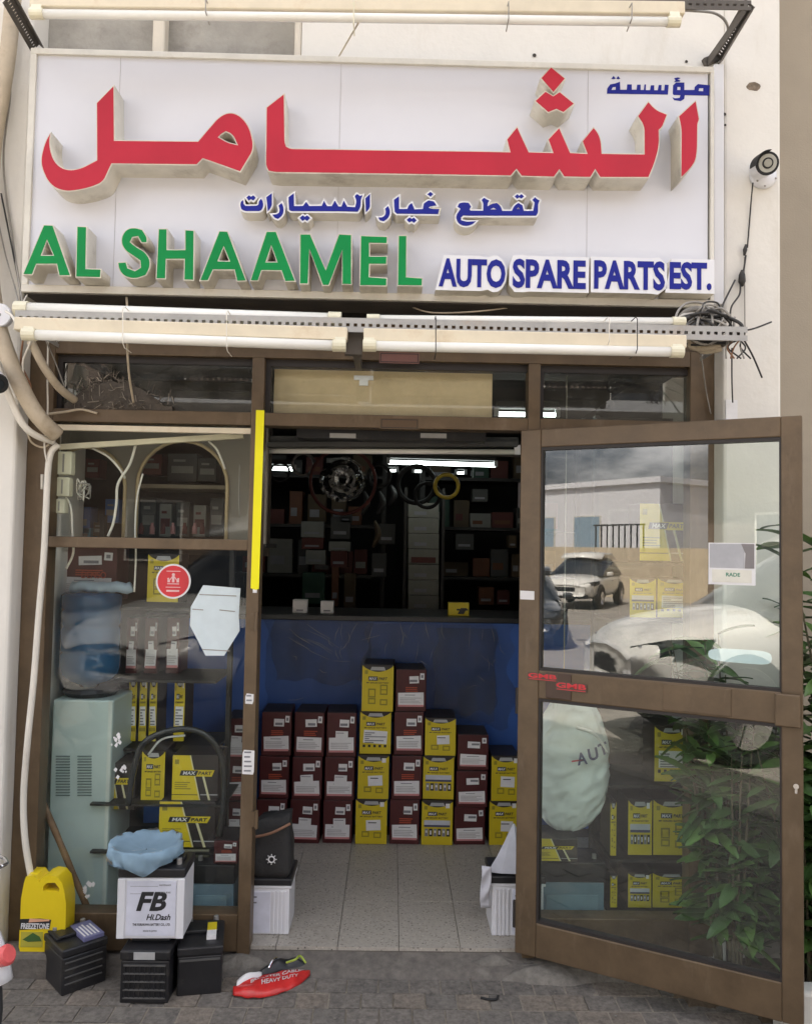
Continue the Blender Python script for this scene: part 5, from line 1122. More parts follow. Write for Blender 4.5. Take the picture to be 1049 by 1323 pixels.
# ---- cartons
def carton(kind, label, loc, w, h, d, rz=0.0, group='battery cartons piled in front of the counter', seed=0):
    t = thing('battery_carton', label, 'carton', loc, rz, group); rnd = random.Random(seed)
    L = lambda mb, name, mm, **k: mb.build(name, mm, t, world=False, **k)
    def flat(name, x0, z0, x1, z1, mm, y=-.0016, th=.001):
        mb = MB().box(x0*w, y, z0*h, x1*w, y+th, z1*h)
        if mm is PAPER and 'sheet' in name or name in ('brand_label', 'corner_tag'):
            a_ = R(rnd.uniform(-3.5, 3.5)); ca, sa = math.cos(a_), math.sin(a_); qx, qz = (x0+x1)*w/2, (z0+z1)*h/2
            mb.v = [(qx+(x-qx)*ca-(z-qz)*sa, y_, qz+(x-qx)*sa+(z-qz)*ca) for x, y_, z in mb.v]
        return L(mb, name, mm)
    def lines(name, x0, z0, x1, z1, n, mm, y=-.0026, jit=.3):
        mb = MB(); st = (z1-z0)/n
        for i in range(n): mb.box(x0*w, y, (z0+st*i)*h, (x1-rnd.random()*jit*(x1-x0))*w, y+.0008, (z0+st*(i+.5))*h)
        o = L(mb, name, mm); o['kind'] = 'stuff'; return o
    def txt(s, x, z, ww, hh, mm=INK, bold=.02, y=-.0022, sh=0.0, name='lettering'): return link(name, text_mesh(s, round(ww*w, 4), round(hh*h, 4), .0006, bold, mm, sh), t, (x*w, y, z*h))
    if kind[0] == 'R':
        L(MB().box(-w/2, 0, 0, w/2, d, h-.002), 'carton_body', MAROON, bevel=.003)
        L(MB().box(-w/2+.004, .004, h-.002, w/2-.004, d-.004, h), 'lid_flap', CARTK)
        lo = rnd.uniform(.0, .03)
        flat('label_sheet', -.42, .10+lo, .42, .42+lo, PAPER); flat('label_band', -.42, .085+lo, .42, .13+lo, PINKP, -.0021)
        if kind != 'R3': flat('brand_label', -.13+rnd.uniform(-.02, .1), .67, .25, .84, PAPER)
        else: flat('brand_label', -.18, .62, .22, .80, PAPER)
        flat('brand_print', -.05, .70, .2, .755, INKG, -.0022)
        flat('corner_tag', .29, .76, .43, .91, PAPER); flat('tag_mark', .325, .80, .395, .87, INKG, -.0022)
        if kind == 'R1': lines('orange_print', -.18, .47, .28, .60, 3, ORANGE, -.0016, .2)
        if kind == 'R2':
            x0 = rnd.uniform(-.25, -.12); flat('extra_sheet', x0, .36, x0+.42, .58, PAPER, -.0028); lines('sheet_print', x0+.03, .53, x0+.36, .56, 1, INKG, -.0036)
        lines('label_print', -.2, .355+lo, .2, .385+lo, 1, INKG); lines('small_print', -.36, .17+lo, .36, .32+lo, 4, mat('faint_print', (.5, .48, .48), .6))
    elif kind[0] == 'Y':
        L(MB().box(-w/2+.001, .0012, 0, w/2-.001, d, h), 'carton_body', CARTK, bevel=.003)
        pl = [(-w/2, .002), (w/2, .002), (w/2, h*.985)] + [(w/2*(1-2*u), h*(.985-.135*math.sin(math.pi*u)**.75)) for u in [i/10 for i in range(1, 10)]] + [(-w/2, h*.985)]
        L(MB().prism(pl, 0, .0012), 'front_panel', YELLOW)
        m = MB(); m.prism([(-w*.25, h*.88), (w*.25, h*.88), (w*.2, h*.955), (-w*.2, h*.955)], .0004, .0016); L(m, 'handle_label', mat('dusty_label', (.4, .4, .4), .6))
        flat('brand_box', -.30, .66, .0, .75, INK, -.0008); txt('MAX', -.28, .675, .26, .06, PAPER, .02, -.0009, .2); txt('PART', .03, .675, .28, .06, INK, .03, -.0004, .2)
        txt('MF SEALED BATTERY', -.36, .60, .72, .03, INK, .02, -.0004)
        flat('corner_mark', -.42, .80, -.32, .88, mat('olive_mark', (.3, .25, .02), .5), -.0006)
        if rnd.random() < .8 and kind != 'Y1': flat('corner_tag', .27, .84, .40, .94, PAPER, -.0012)
        OL = mat('olive_print', (.28, .23, .02), .5)
        if kind in ('Y1', 'Y3'):
            for (x, z) in ((-.3, .36), (.08, .36), (-.3, .16), (.08, .14), (-.3, .3), (.08, .45)):
                if kind == 'Y3' and z > .2: continue
                flat('icon', x, z, x+.24, z+.13, OL, -.0006); flat('icon_inner', x+.04, z+.03, x+.2, z+.10, YELLOW, -.0012)
        if kind == 'Y3': flat('label_sheet', -.2+rnd.uniform(-.1, .1), .31, .30, .54, PAPER, -.0012); lines('label_print', -.1, .47, .18, .51, 1, INK, -.0022)
        if kind == 'Y2':
            flat('spec_band', -.42, .44, .42, .56, mat('pale_band', (.55, .56, .62), .5), -.0008); flat('spec_strip', -.42, .41, .42, .455, mat('navy_strip', (.06, .07, .14), .5), -.0014)
            for i in range(6):
                flat('spec_block', -.40+i*.14, .20, -.40+i*.14+.115, .37, INK if i % 2 else INKG, -.0008); flat('spec_window', -.37+i*.14, .24 if i % 2 else .28, -.37+i*.14+.05, .33, PAPER, -.0014)
        if kind == 'Y4':
            flat('label_sheet', -.38, .25, .38, .55, PAPER, -.0012); lines('label_print', -.34, .26, .36, .53, 6, INKG, -.0022, .8)
            for i in range(5): flat('spec_block', -.40+i*.17, .16, -.40+i*.17+.08, .22, INK, -.0008)
    elif kind == 'S':                                  # long side: yellow wedge, black field, slanted stripe, brand plate
        L(MB().box(-w/2, .0012, 0, w/2, d, h), 'carton_body', CARTK, bevel=.003)
        L(MB().prism([(-w/2, .003), (w*.10, .003), (-w*.13, h*.99), (-w/2, h*.99)], -.0004, .0012), 'yellow_wedge', YELLOW)
        L(MB().prism([(w*.10, .003), (w*.125, .003), (-w*.105, h*.99), (-w*.13, h*.99)], -.0006, .0012), 'pale_edge', mat('pale_yellow', (.62, .58, .35), .5))
        L(MB().prism([(w*.30, .003), (w*.345, .003), (w*.19, h*.56), (w*.145, h*.56)], -.0006, .0012), 'stripe', mat('pale_yellow', (.62, .58, .35), .5))
        L(MB().prism([(-w*.36, h*.54), (w*.36, h*.54), (w*.42, h*.68), (-w*.32, h*.68)], -.0014, -.0004), 'brand_plate', YELLOW)
        L(MB().prism([(-w*.34, h*.555), (w*.02, h*.555), (w*.07, h*.668), (-w*.31, h*.668)], -.0020, -.0013), 'brand_box', INK)
        txt('MAX', -.27, .575, .28, .075, PAPER, .02, -.0022, .2); txt('PART', .065, .575, .30, .075, INK, .03, -.0016, .2)
        flat('print_line', -.5, .135, .06, .15, INK, -.0010); flat('pale_line', .12, .135, .5, .155, mat('dusty_label', (.4, .4, .4), .6), .0002)
        lines('small_print', -.44, .26, -.08, .44, 4, mat('olive_print', (.28, .23, .02), .5), -.0010); flat('corner_mark', -.45, .80, -.36, .90, mat('olive_print', (.28, .23, .02), .5), -.0010)
    return t
YB_ = 1.12
zz = lambda x, y: (280+x/2.559, 840+y/2.559)
COLS = [
 ('behind glass left of the mullion', [('R2', 15, 103, 498, 632), ('R1', 20, 108, 355, 490), ('R2', 26, 114, 205, 343)]),
 ('just right of the mullion', [('R1', 130, 234, 490, 634), ('R1', 138, 241, 347, 486), ('R1', 146, 249, 200, 345)]),
 ('second from the mullion', [('R2', 240, 343, 490, 634), ('R2', 248, 351, 347, 487), ('R1', 255, 358, 200, 345)]),
 ('third from the mullion', [('R2', 349, 450, 492, 634), ('R2', 355, 458, 347, 489), ('R2', 362, 464, 200, 345)]),
 ('carrying four yellow boxes', [('Y3', 457, 565, 490, 638), ('Y3', 465, 571, 345, 489), ('Y4', 471, 578, 203, 344), ('Y1', 478, 586, 47, 201)]),
 ('right of the tall yellow one', [('R1', 570, 672, 490, 638), ('R1', 577, 680, 345, 489), ('R1', 585, 686, 202, 344), ('R1', 590, 695, 62, 200)]),
 ('of three yellow boxes', [('Y2', 675, 781, 492, 638), ('Y2', 680, 786, 348, 491), ('Y3', 687, 792, 222, 347)]),
 ('of low maroon boxes', [('R3', 783, 889, 515, 640), ('R3', 790, 896, 395, 514), ('R3', 795, 900, 277, 394)]),
 ('nearest the door hinge', [('Y3', 899, 1000, 498, 645), ('Y3', 905, 1004, 347, 497)])]
NM = {2: ['bottom', 'top'], 3: ['bottom', 'middle', 'top'], 4: ['bottom', 'second lowest', 'third lowest', 'topmost']}
DESC = {'R1': 'maroon carton with orange print', 'R2': 'maroon carton with two label sheets', 'R3': 'squat maroon carton', 'Y1': 'yellow carton with drawings', 'Y2': 'yellow carton with dark blocks', 'Y3': 'yellow carton with white sticker', 'Y4': 'yellow carton with large label'}
sd = 0
for cn, col in COLS:
    z0 = 0.0
    for i, (kd, x0, x1, yt, yb) in enumerate(col):
        sd += 1
        a = at(*zz(x0, yb), YB_); b = at(*zz(x1, yt), YB_); h = (b.z-at(*zz(x0, yb), YB_).z)
        carton(kd, f'{DESC[kd]}, {NM[len(col)][i]} of the column {cn}', ((a.x+b.x)/2, YB_+random.Random(sd).uniform(-.014, .012), z0), b.x-a.x-.003, h-.0015, .24, R(random.Random(sd+50).uniform(-2.5, 2.5)), seed=sd)
        z0 += h
# ---- white boxed batteries by the doorway, the black bag and the folded white sheet
def white_batt(label, x0, x1, ytop, ybot, Y, lay):
    a = at(x0, ybot, Y); b = at(x1, ytop, Y); w = b.x-a.x; h = b.z-0.0
    t = thing('car_battery', label, 'battery', ((a.x+b.x)/2, Y, 0), 0, 'white batteries just inside the doorway')
    L = lambda mb, name, mm, **k: mb.build(name, mm, t, world=False, **k)
    hb = h*.90; m = MB(); m.box(-w/2+.006, .004, 0, w/2-.008, .20, hb); L(m, 'case', WHITEP, bevel=.005)
    L(MB().box(-w/2, 0, hb, w/2, .205, hb+.012), 'rim', WHITEP, bevel=.003); L(MB().box(-w/2-.001, -.004, hb+.0125, w/2+.001, .21, h+.02), 'lid', BLACKP, bevel=.005)
    for k in range(4):
        x = (w*.5-.075+k*.016) if lay > 0 else (-w*.5+.02+k*.016)
        L(MB().box(x, -.001, .004, x+.007, .006, hb-.012), 'rib', WHITEP)
    x0_, x1_ = (-w/2+.02, w/2-.085) if lay > 0 else (-w/2+.09, w/2-.02)
    L(MB().box(x0_, .001, .008, x1_, .0045, hb-.014), 'front_label', mat('label_lavender', (.66, .67, .76), .4))
    for k in range(2): L(MB().box(x0_+.01, .0003, hb*(.8-.12*k), x0_+.045, .0013, hb*(.8-.12*k)+.006), 'print_mark', INKG)
    return t
white_batt('white battery with black lid inside the doorway under the black bag', 310, 377, 1142, 1205, .09, 1)
white_batt('white battery with black lid inside the doorway by the door hinge', 633, 705, 1139, 1206, .10, -1)
# row of batteries behind the glass
WB = mat('blue_battery_case', (.16, .24, .30), .4)
def row_batt(label, x0, x1, ytop, ybot, Y, mm):
    a = at(x0, ybot, Y); b = at(x1, ytop, Y); w = b.x-a.x; z0 = .0; h = b.z
    t = thing('car_battery', label, 'battery', ((a.x+b.x)/2, Y, 0), 0, 'batteries standing behind the shop windows')
    t_l = lambda mb, name, m_, **k: mb.build(name, m_, t, world=False, **k)
    t_l(MB().box(-w/2+.004, .004, 0, w/2-.004, .17, h*.72), 'case', mm, bevel=.004); t_l(MB().box(-w/2, 0, h*.7205, w/2, .174, h), 'lid', BLACKP, bevel=.005)
    t_l(MB().box(-w/2+.03, .0, h*.2, w/2-.03, .0045, h*.55), 'front_label', mat('dull_label', (.2, .3, .36), .5))
    for s_ in (-1, 1): t_l(MB().lathe([(.01, h), (.009, h+.018), (0, h+.018)], (s_*(w/2-.035), .05, 0), 'z', 10), 'terminal', mat('lead_grey', (.4, .39, .38), .4, .7))
row_batt('blue grey battery behind the left window, beside the mullion', 243, 304, 1118, 1172, .10, WB)
row_batt('blue grey battery behind the right window pane, left end of the display', 696, 782, 1115, 1178, .12, WB)
a, b = at(326, 1130, .12), at(378, 1055, .12)
t = thing('black_bag', 'black soft bag with round white emblem on the white battery in the doorway', 'bag', ((a.x+b.x)/2, .17, at(350, 1135, .12).z+.006))
w_, h_ = b.x-a.x, b.z-a.z; bgm = MB(); N, K = 22, 9
for j in range(K):
    v = j/(K-1)
    for i in range(N):
        t_ = 2*math.pi*i/N; c_, s_ = math.cos(t_), math.sin(t_); k = (1-.12*v)*(.86 if j in (0,) else 1)
        bgm.v.append((w_*.52*k*math.copysign(abs(c_)**.32, c_)+.008*noise.noise(Vector((c_*2, v*3, 1))), .085*k*(1-.35*v)*math.copysign(abs(s_)**.4, s_)+.008*noise.noise(Vector((c_*3, s_*3, v*4))), h_*v*(1+(.09*c_ if j == K-1 else 0))))
for j in range(K-1):
    for i in range(N): bgm.f.append((j*N+i, j*N+(i+1) % N, (j+1)*N+(i+1) % N, (j+1)*N+i)); bgm.m.append(0)
bgm.f.append(tuple(range(N))[::-1]); bgm.m.append(0); bgm.f.append(tuple((K-1)*N+i for i in range(N))); bgm.m.append(0)
bgm.build('bag_body', mat('black_cloth', (.022, .021, .021), .75, 0, .3, 30, .6, 80), t, world=False, smooth=True)
m = MB(); m.torus((w_*.02, -.088, h_*.36), .012, .003, 'y', 18, 6); m.build('emblem', PAPER, t, world=False)
for k in range(8):
    t_ = k*math.pi/4; m = MB(); m.bar((w_*.02+.016*math.cos(t_), -.088, h_*.36+.016*math.sin(t_)), (w_*.02+.021*math.cos(t_), -.087, h_*.36+.021*math.sin(t_)), .003, .003, 0, (0, 1, 0)); m.build('emblem_ray', PAPER, t, world=False)
m = MB(); m.tube(spline([(-w_*.48, -.07, h_*.7), (0, -.082, h_*.80), (w_*.46, -.06, h_*.93)], 5), .006, 6); m.build('bag_trim', mat('tan_trim', (.25, .13, .08), .6), t, world=False, smooth=True)
a = at(668, 1128, .16); tip = at(664, 1066, .2); lft = at(630, 1122, .14)
m = MB(); N = 16
base = [(lft.x, .12), (lft.x+.05, .105), (a.x, .10), (a.x+.06, .16), (a.x+.02, .25), (lft.x+.04, .22)]
zb_ = at(650, 1128, .12).z+.004
for j in range(7):
    v = j/6
    for (x, y) in base: m.v.append((x+(tip.x-x)*v*.96+.006*noise.noise(Vector((x*9, y*9, v*5))), y+(.22-y)*v*.9, zb_+(tip.z-zb_)*v))
for j in range(6):
    for i in range(6): m.f.append((j*6+i, j*6+(i+1) % 6, (j+1)*6+(i+1) % 6, (j+1)*6+i)); m.m.append(0)
m.f.append(tuple(range(6))[::-1]); m.m.append(0); m.f.append(tuple(36+i for i in range(6))); m.m.append(0)
single(m, 'folded_sheet', mat('grey_white_sheet', (.5, .5, .54), .6), 'folded white plastic sheet standing on the battery by the door hinge', 'sheet')
m = MB(); a = at(627, 1150, .16); m.v += []; 
sh = sheet(at(621, 1172, .1).x, at(621, 1172, .1).z, at(634, 1120, .1).x, at(630, 1118, .1).z, .10, 8, 12, .012, 4, 20, .01); o = sh.build('plastic_scrap', mat('grey_white_sheet', (.5, .5, .54), .6), smooth=True); tag(o, 'crumpled white plastic hanging at the side of the hinge side battery', 'plastic'); o.modifiers.new('thick', 'SOLIDIFY').thickness = .002
# ---- small things on the counter
YK = 1.5
for (x0, x1, y0, y1, mm, lb) in ((378, 397, 775, 794, PAPER, 'left one of two small white boxes on the counter'), (414, 431, 777, 794, PAPER, 'right one of two small white boxes on the counter'), (579, 606, 779, 797, YELLOW, 'small yellow box with black print on the counter')):
    a, b = at(x0, y1, YK), at(x1, y0, YK); m = MB(); m.box(a.x, YK, ctz+.001, b.x, YK+.07, b.z)
    o = single(m, 'small_box', mm, lb, 'box', bevel=.002)
    if mm is YELLOW: w_ = b.x-a.x; pm = MB(); pm.box(-w_*.1, -.037, .03, w_*.45, -.0355, .04); pm.prism([(-w_*.05, .01), (w_*.25, .01), (w_*.4, .045), (w_*.1, .045)], -.0365, -.0355); o2 = link('print', pm.mesh('print', INK), o, (0, 0, 0))
    else: pm = MB(); pm.box(-.02, -.0362, .012, .02, -.0355, .02); link('print', pm.mesh('print', INKG), o, (0, 0, 0))
# ---- shelving, cartons and hanging stock in the dark back of the shop
def shelf_unit(label, x0, x1, y0, y1, z0, z1, n):
    t = thing('shelf_unit', label, 'shelf', ((x0+x1)/2, y0, 0))
    for x in (x0, x1):
        for y in (y0, y1): part(MB().box(x-.015, y-.015, 0, x+.015, y+.015, z1), 'upright', SHELF, t)
    for i in range(n): z = z0+(z1-z0)*i/(n-1); part(MB().box(x0-.01, y0-.01, z-.012, x1+.01, y1+.01, z+.012), 'shelf_board', SHELF, t)
    return t
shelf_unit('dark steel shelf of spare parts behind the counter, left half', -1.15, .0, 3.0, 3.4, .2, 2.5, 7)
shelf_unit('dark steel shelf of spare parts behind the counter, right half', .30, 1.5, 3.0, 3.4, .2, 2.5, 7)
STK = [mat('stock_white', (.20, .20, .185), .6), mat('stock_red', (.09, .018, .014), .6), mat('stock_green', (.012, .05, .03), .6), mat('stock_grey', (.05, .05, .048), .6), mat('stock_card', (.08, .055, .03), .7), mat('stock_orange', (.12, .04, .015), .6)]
STN = ['white', 'red', 'green', 'grey', 'cardboard brown', 'orange']
random.seed(31)
for i, (px, py, wpx, hpx, c_) in enumerate(((404, 684, 30, 20, 0), (440, 682, 26, 28, 3), (404, 702, 28, 14, 1), (439, 706, 28, 12, 0), (408, 720, 26, 18, 0), (438, 722, 22, 22, 1), (405, 760, 30, 40, 2), (433, 758, 10, 50, 5), (452, 764, 16, 46, 4), (447, 668, 14, 14, 3),
                                          (600, 700, 24, 20, 3), (628, 770, 20, 22, 5), (650, 772, 16, 18, 1), (662, 700, 10, 16, 4), (500, 690, 22, 26, 3), (490, 730, 20, 30, 3), (620, 640, 20, 16, 3))):
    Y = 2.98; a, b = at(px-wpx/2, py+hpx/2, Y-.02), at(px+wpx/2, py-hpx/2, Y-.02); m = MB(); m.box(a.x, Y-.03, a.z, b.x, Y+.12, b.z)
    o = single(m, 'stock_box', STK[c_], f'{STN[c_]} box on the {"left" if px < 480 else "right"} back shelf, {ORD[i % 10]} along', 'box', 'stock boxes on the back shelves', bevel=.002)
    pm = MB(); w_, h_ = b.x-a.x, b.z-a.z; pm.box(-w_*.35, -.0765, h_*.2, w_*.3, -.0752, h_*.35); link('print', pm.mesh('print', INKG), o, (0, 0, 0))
rs = random.Random(77); used_lab = set()
for row, bn in ((2, 'middle'), (3, 'second highest'), (4, 'highest')):
    zsh = .2+2.3*(row+1)/6+.0125
    for half, (xa_, xb_) in (('left', (-1.1, -.08)), ('right', (.36, 1.45))):
        x = xa_; items = []
        while True:
            w_, h_ = rs.uniform(.08, .2), rs.uniform(.10, .27)
            if x+w_ > xb_: break
            if rs.random() < .85: items.append((x, w_, h_, rs.choice([0, 1, 2, 3, 3, 4, 4, 5])))
            x += w_+rs.uniform(.005, .05)
        for q, (x, w_, h_, c_) in enumerate(items):
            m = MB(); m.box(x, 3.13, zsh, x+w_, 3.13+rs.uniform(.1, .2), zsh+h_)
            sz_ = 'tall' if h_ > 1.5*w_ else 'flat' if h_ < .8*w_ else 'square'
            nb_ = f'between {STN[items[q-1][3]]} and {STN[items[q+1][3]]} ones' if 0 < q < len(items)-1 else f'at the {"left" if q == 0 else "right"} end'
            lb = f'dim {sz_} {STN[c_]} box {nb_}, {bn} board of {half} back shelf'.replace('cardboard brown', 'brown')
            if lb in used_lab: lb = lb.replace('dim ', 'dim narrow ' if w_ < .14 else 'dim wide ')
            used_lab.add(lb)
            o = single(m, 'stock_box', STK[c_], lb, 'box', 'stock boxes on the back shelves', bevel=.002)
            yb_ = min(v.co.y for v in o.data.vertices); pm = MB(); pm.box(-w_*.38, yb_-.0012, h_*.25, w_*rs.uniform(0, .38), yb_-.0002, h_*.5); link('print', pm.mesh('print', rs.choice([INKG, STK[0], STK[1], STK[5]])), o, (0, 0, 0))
for k in range(7):
    y1 = 650+k*20; a, b = at(527, y1+19, 2.5), at(567, y1, 2.5); m = MB(); m.box(a.x, 2.5, a.z+.002, b.x, 2.75, b.z)
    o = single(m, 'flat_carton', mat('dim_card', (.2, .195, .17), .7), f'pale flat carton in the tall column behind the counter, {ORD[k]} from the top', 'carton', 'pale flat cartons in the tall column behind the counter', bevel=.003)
    pm = MB(); w_ = b.x-a.x; pm.box(-w_*.3, -.1265, .02, w_*.1, -.1255, .045) if k != 3 else pm.box(-w_*.4, -.1265, .01, w_*.4, -.1255, .05); link('print', pm.mesh('print', STK[1] if k == 3 else INKG), o, (0, 0, 0))
m = MB(); a, b = at(520, 790, 2.5), at(575, 640, 2.5); m.box(a.x, 2.49, 0, a.x+.02, 2.8, b.z+.05); single(m, 'rack_post', SHELF, 'dark post at the left side of the tall carton column', 'post')
m = MB(); m.box(b.x-.02, 2.49, 0, b.x, 2.8, b.z+.05); single(m, 'rack_post', SHELF, 'dark post at the right side of the tall carton column', 'post')
# hanging ring stock
c = at(443, 620, 1.9); rr = (at(472, 620, 1.9).x-at(414, 620, 1.9).x)/2
t = thing('hanging_coil', 'coil wrapped in clear film hanging in the doorway under the lights', 'coil', c)
part(MB().torus(c, rr*.55, rr*.38, 'y', 30, 12), 'coil', mat('coil_grey', (.16, .15, .14), .5), t, smooth=True)
fm = MB(); n = 40
for j in range(7):
    for i in range(n):
        tt = 2*math.pi*i/n; r_ = rr*(.2+.82*j/6); fm.v.append((c.x+r_*math.cos(tt), c.y-.06*math.sin(math.pi*min(1, j/6+.15))-.03-.02*noise.noise(Vector((r_*30*math.cos(tt), r_*30*math.sin(tt), 3))), c.z+r_*math.sin(tt)))
for j in range(6):
    for i in range(n): fm.f.append((j*n+i, j*n+(i+1) % n, (j+1)*n+(i+1) % n, (j+1)*n+i)); fm.m.append(0)
part(fm, 'film', CLEARF, t)
for (px, py, rpx, th, Y, mm, lb) in ((443, 622, 42, .012, 1.95, STK[1], 'dark red ring hanging behind the wrapped coil'), (577, 628, 15, .013, 2.0, mat('ring_yellow', (.5, .36, .03), .5), 'yellow ring hanging at the right under the lights'), (538, 626, 24, .016, 2.1, BLACKM, 'large black ring hanging left of the yellow ring'), (552, 640, 16, .012, 2.05, BLACKM, 'small black ring hanging below the large black one'), (392, 600, 14, .010, 2.0, mat('coil_grey', (.16, .15, .14), .5), 'small grey ring hanging left of the wrapped coil'), (362, 610, 12, .008, 2.0, BLACKM, 'small dark ring hanging beside the mullion'), (490, 615, 14, .012, 2.0, BLACKM, 'black ring hanging right of the wrapped coil')):
    c = at(px, py, Y); r_ = at(px+rpx, py, Y).x-c.x; m = MB(); m.torus(c, r_, th, 'y', 28, 8)
    o = single(m, 'hanging_ring', mm, lb, 'ring', 'rings hanging from the ceiling', smooth=True)
m = MB(); a, b = at(350, 588, 1.9), at(660, 594, 1.9); m.tube([(a.x-.4, 1.9, a.z+.03), (b.x+.4, 1.9, a.z+.03)], .012, 8); single(m, 'hanging_rail', DGALV, 'dark rail under the ceiling carrying the hanging rings', 'rail')
for i, (px, py, hp) in enumerate(((490, 650, 30), (484, 690, 34), (505, 640, 26), (470, 650, 30))):
    Y = 2.3+.05*(i % 3); a, b = at(px-5, py+hp/2, Y), at(px+5, py-hp/2, Y); m = MB(); m.tube(spline([((a.x+b.x)/2, Y, b.z), (b.x, Y-.02, (a.z+b.z)/2), ((a.x+b.x)/2-.01, Y, a.z)], 5), [.008+.014*math.sin(math.pi*k/10) for k in range(11)], 8)
    single(m, 'hanging_packet', [STK[3], STK[4], mat('steel_packet', (.06, .06, .06), .4, .3)][i % 3], f'small packet hanging in the dark over the counter, {ORD[i]} from a row', 'packet', 'packets hanging over the counter', smooth=True)
# fixtures: dull ones just inside the door head, lit tubes further back
def ceil_tube(label, x0, y0, x1, y1, Y, lit, r_=.014, grp='lit fluorescent tubes under the shop ceiling'):
    a, b = at(x0, y0, Y), at(x1, y1, Y); t = thing('ceiling_tube', label, 'tube light', (a+b)/2, 0, grp)
    part(MB().tube([a, b], r_, 10), 'tube', LAMPON if lit else TUBEW, t, smooth=True)
    part(MB().bar(a+Vector((0, 0, .045)), b+Vector((0, 0, .045)), .06, .035), 'fitting', STK[3], t)
    for e in (a, b): part(MB().box(e.x-.012, e.y-.014, e.z-.012, e.x+.012, e.y+.014, e.z+.03), 'lamp_holder', WHITEP, t)
ceil_tube('long lit tube across the doorway right of the wrapped coil', 502, 597, 640, 601, 2.3, True)
ceil_tube('short lit tube seen at the upper left of the doorway', 322, 604, 381, 606, 2.4, True)
ceil_tube('lit tube seen through the middle transom beside the plywood', 641, 535, 720, 536, .85, True, .012)
for i, (px, py) in enumerate(((507, 608), (540, 609), (595, 611), (616, 613))):
    ceil_tube(f'far lit tube seen end on in the dark shop, {ORD[i]} from the left', px-6, py, px+6, py, 3.3, True, .010)
ceil_tube('unlit grey tube across the doorway just inside the door head', 344, 582.5, 668, 584, .35, False, .012, 'unlit tubes inside the door head')
m = MB(); a, b = at(346, 575, .3), at(668, 574, .3); m.bar(a, b, .05, .02); single(m, 'door_head_channel', STK[3], 'grey channel just inside the door head', 'channel')
m = MB(); a, b = at(385, 566, .2), at(626, 560, .2); m.box(a.x, .15, a.z-.004, b.x, .25, b.z+.012); o = single(m, 'signal_box', BLACKP, 'long black box above the doorway with two white labels', 'box')
for x in (443, 560):
    p = at(x, 563, .149); pm = MB(); pm.box(p.x-.055, .147, p.z-.010, p.x+.055, .1495, p.z+.010); part(pm, 'label', mat('dusty_label', (.4, .4, .4), .6), o)
# ================================================================== LEFT WINDOW DISPLAY
YA = .30
# arched display panel in the upper pane
t = thing('arched_panel', 'grey brown display panel with two arched openings behind the upper left pane', 'panel', (at(190, 690, YA).x, YA, at(190, 698, YA).z))
x0, x1 = at(60, 640, YA).x, at(345, 640, YA).x; z0, z1 = at(190, 700, YA).z, at(190, 545, YA).z
def arch_pts(xc, hw, zb, zt):
    return [(xc-hw, zb), (xc-hw, zt-hw)] + [(xc-hw*math.cos(tt), zt-hw+hw*math.sin(tt)) for tt in [math.pi*i/14 for i in range(1, 14)]] + [(xc+hw, zt-hw), (xc+hw, zb)]
A1c, A2c = at(112, 640, YA).x, at(236, 640, YA).x; hw1 = at(162, 640, YA).x-A1c; hw2 = at(294, 640, YA).x-A2c; za1, za2 = at(112, 578, YA).z, at(236, 570, YA).z
ar1, ar2 = arch_pts(A1c, hw1, z0+.012, za1), arch_pts(A2c, hw2, z0+.012, za2)
me = curve_mesh([[(x0, z0), (x1, z0), (x1, z1), (x0, z1)], ar1, ar2], .03); 
for v in me.vertices: v.co -= Vector(WPOS[t.name]); v.co.y += YA
me.materials.append(ARCHP); link('panel_board', me, t)
for ar in (ar1, ar2):
    m = MB(); m.tube([(x, YA-.006, z) for x, z in ar], .008, 6); part(m, 'arch_trim', ARCHE, t, smooth=True)
YI = .62
tb = thing('display_shelf', 'dark shelf behind the arched panel in the upper left window', 'shelf', (at(190, 690, YI).x, YI, 1.6))
a, b = at(55, 697, YI), at(350, 692, YI); part(MB().box(a.x, YI-.15, a.z-.02, b.x, YI+.2, a.z), 'shelf_board', SHELF, tb)
a2, b2 = at(180, 627, YI), at(300, 622, YI); part(MB().box(a2.x, YI-.1, a2.z-.018, b2.x, YI+.2, a2.z), 'shelf_board', mat('pale_shelf', (.25, .21, .15), .6), tb)
part(MB().box(at(50, 640, .9).x, .84, 1.52, at(352, 640, .9).x, .86, 2.4), 'back_board', DARKSH, tb)
random.seed(8)
DSP = [(80, 640, 22, 36, 'stock_white'), (100, 672, 36, 34, 'stock_blue'), (104, 690, 28, 16, 'stock_sky'), (128, 684, 16, 18, 'stock_card'), (145, 660, 20, 30, 'stock_blue'), (196, 600, 28, 26, 'stock_red'), (236, 604, 40, 36, 'stock_grey'), (268, 607, 26, 30, 'stock_grey'), (192, 668, 22, 50, 'stock_grey'), (214, 672, 18, 42, 'stock_white'), (236, 671, 20, 44, 'stock_grey'), (258, 673, 18, 40, 'stock_white'), (280, 668, 20, 48, 'stock_grey'), (120, 605, 20, 24, 'stock_red'), (310, 660, 18, 60, 'stock_grey')]
mat('stock_blue', (.06, .12, .28), .5); mat('stock_sky', (.1, .35, .5), .5)
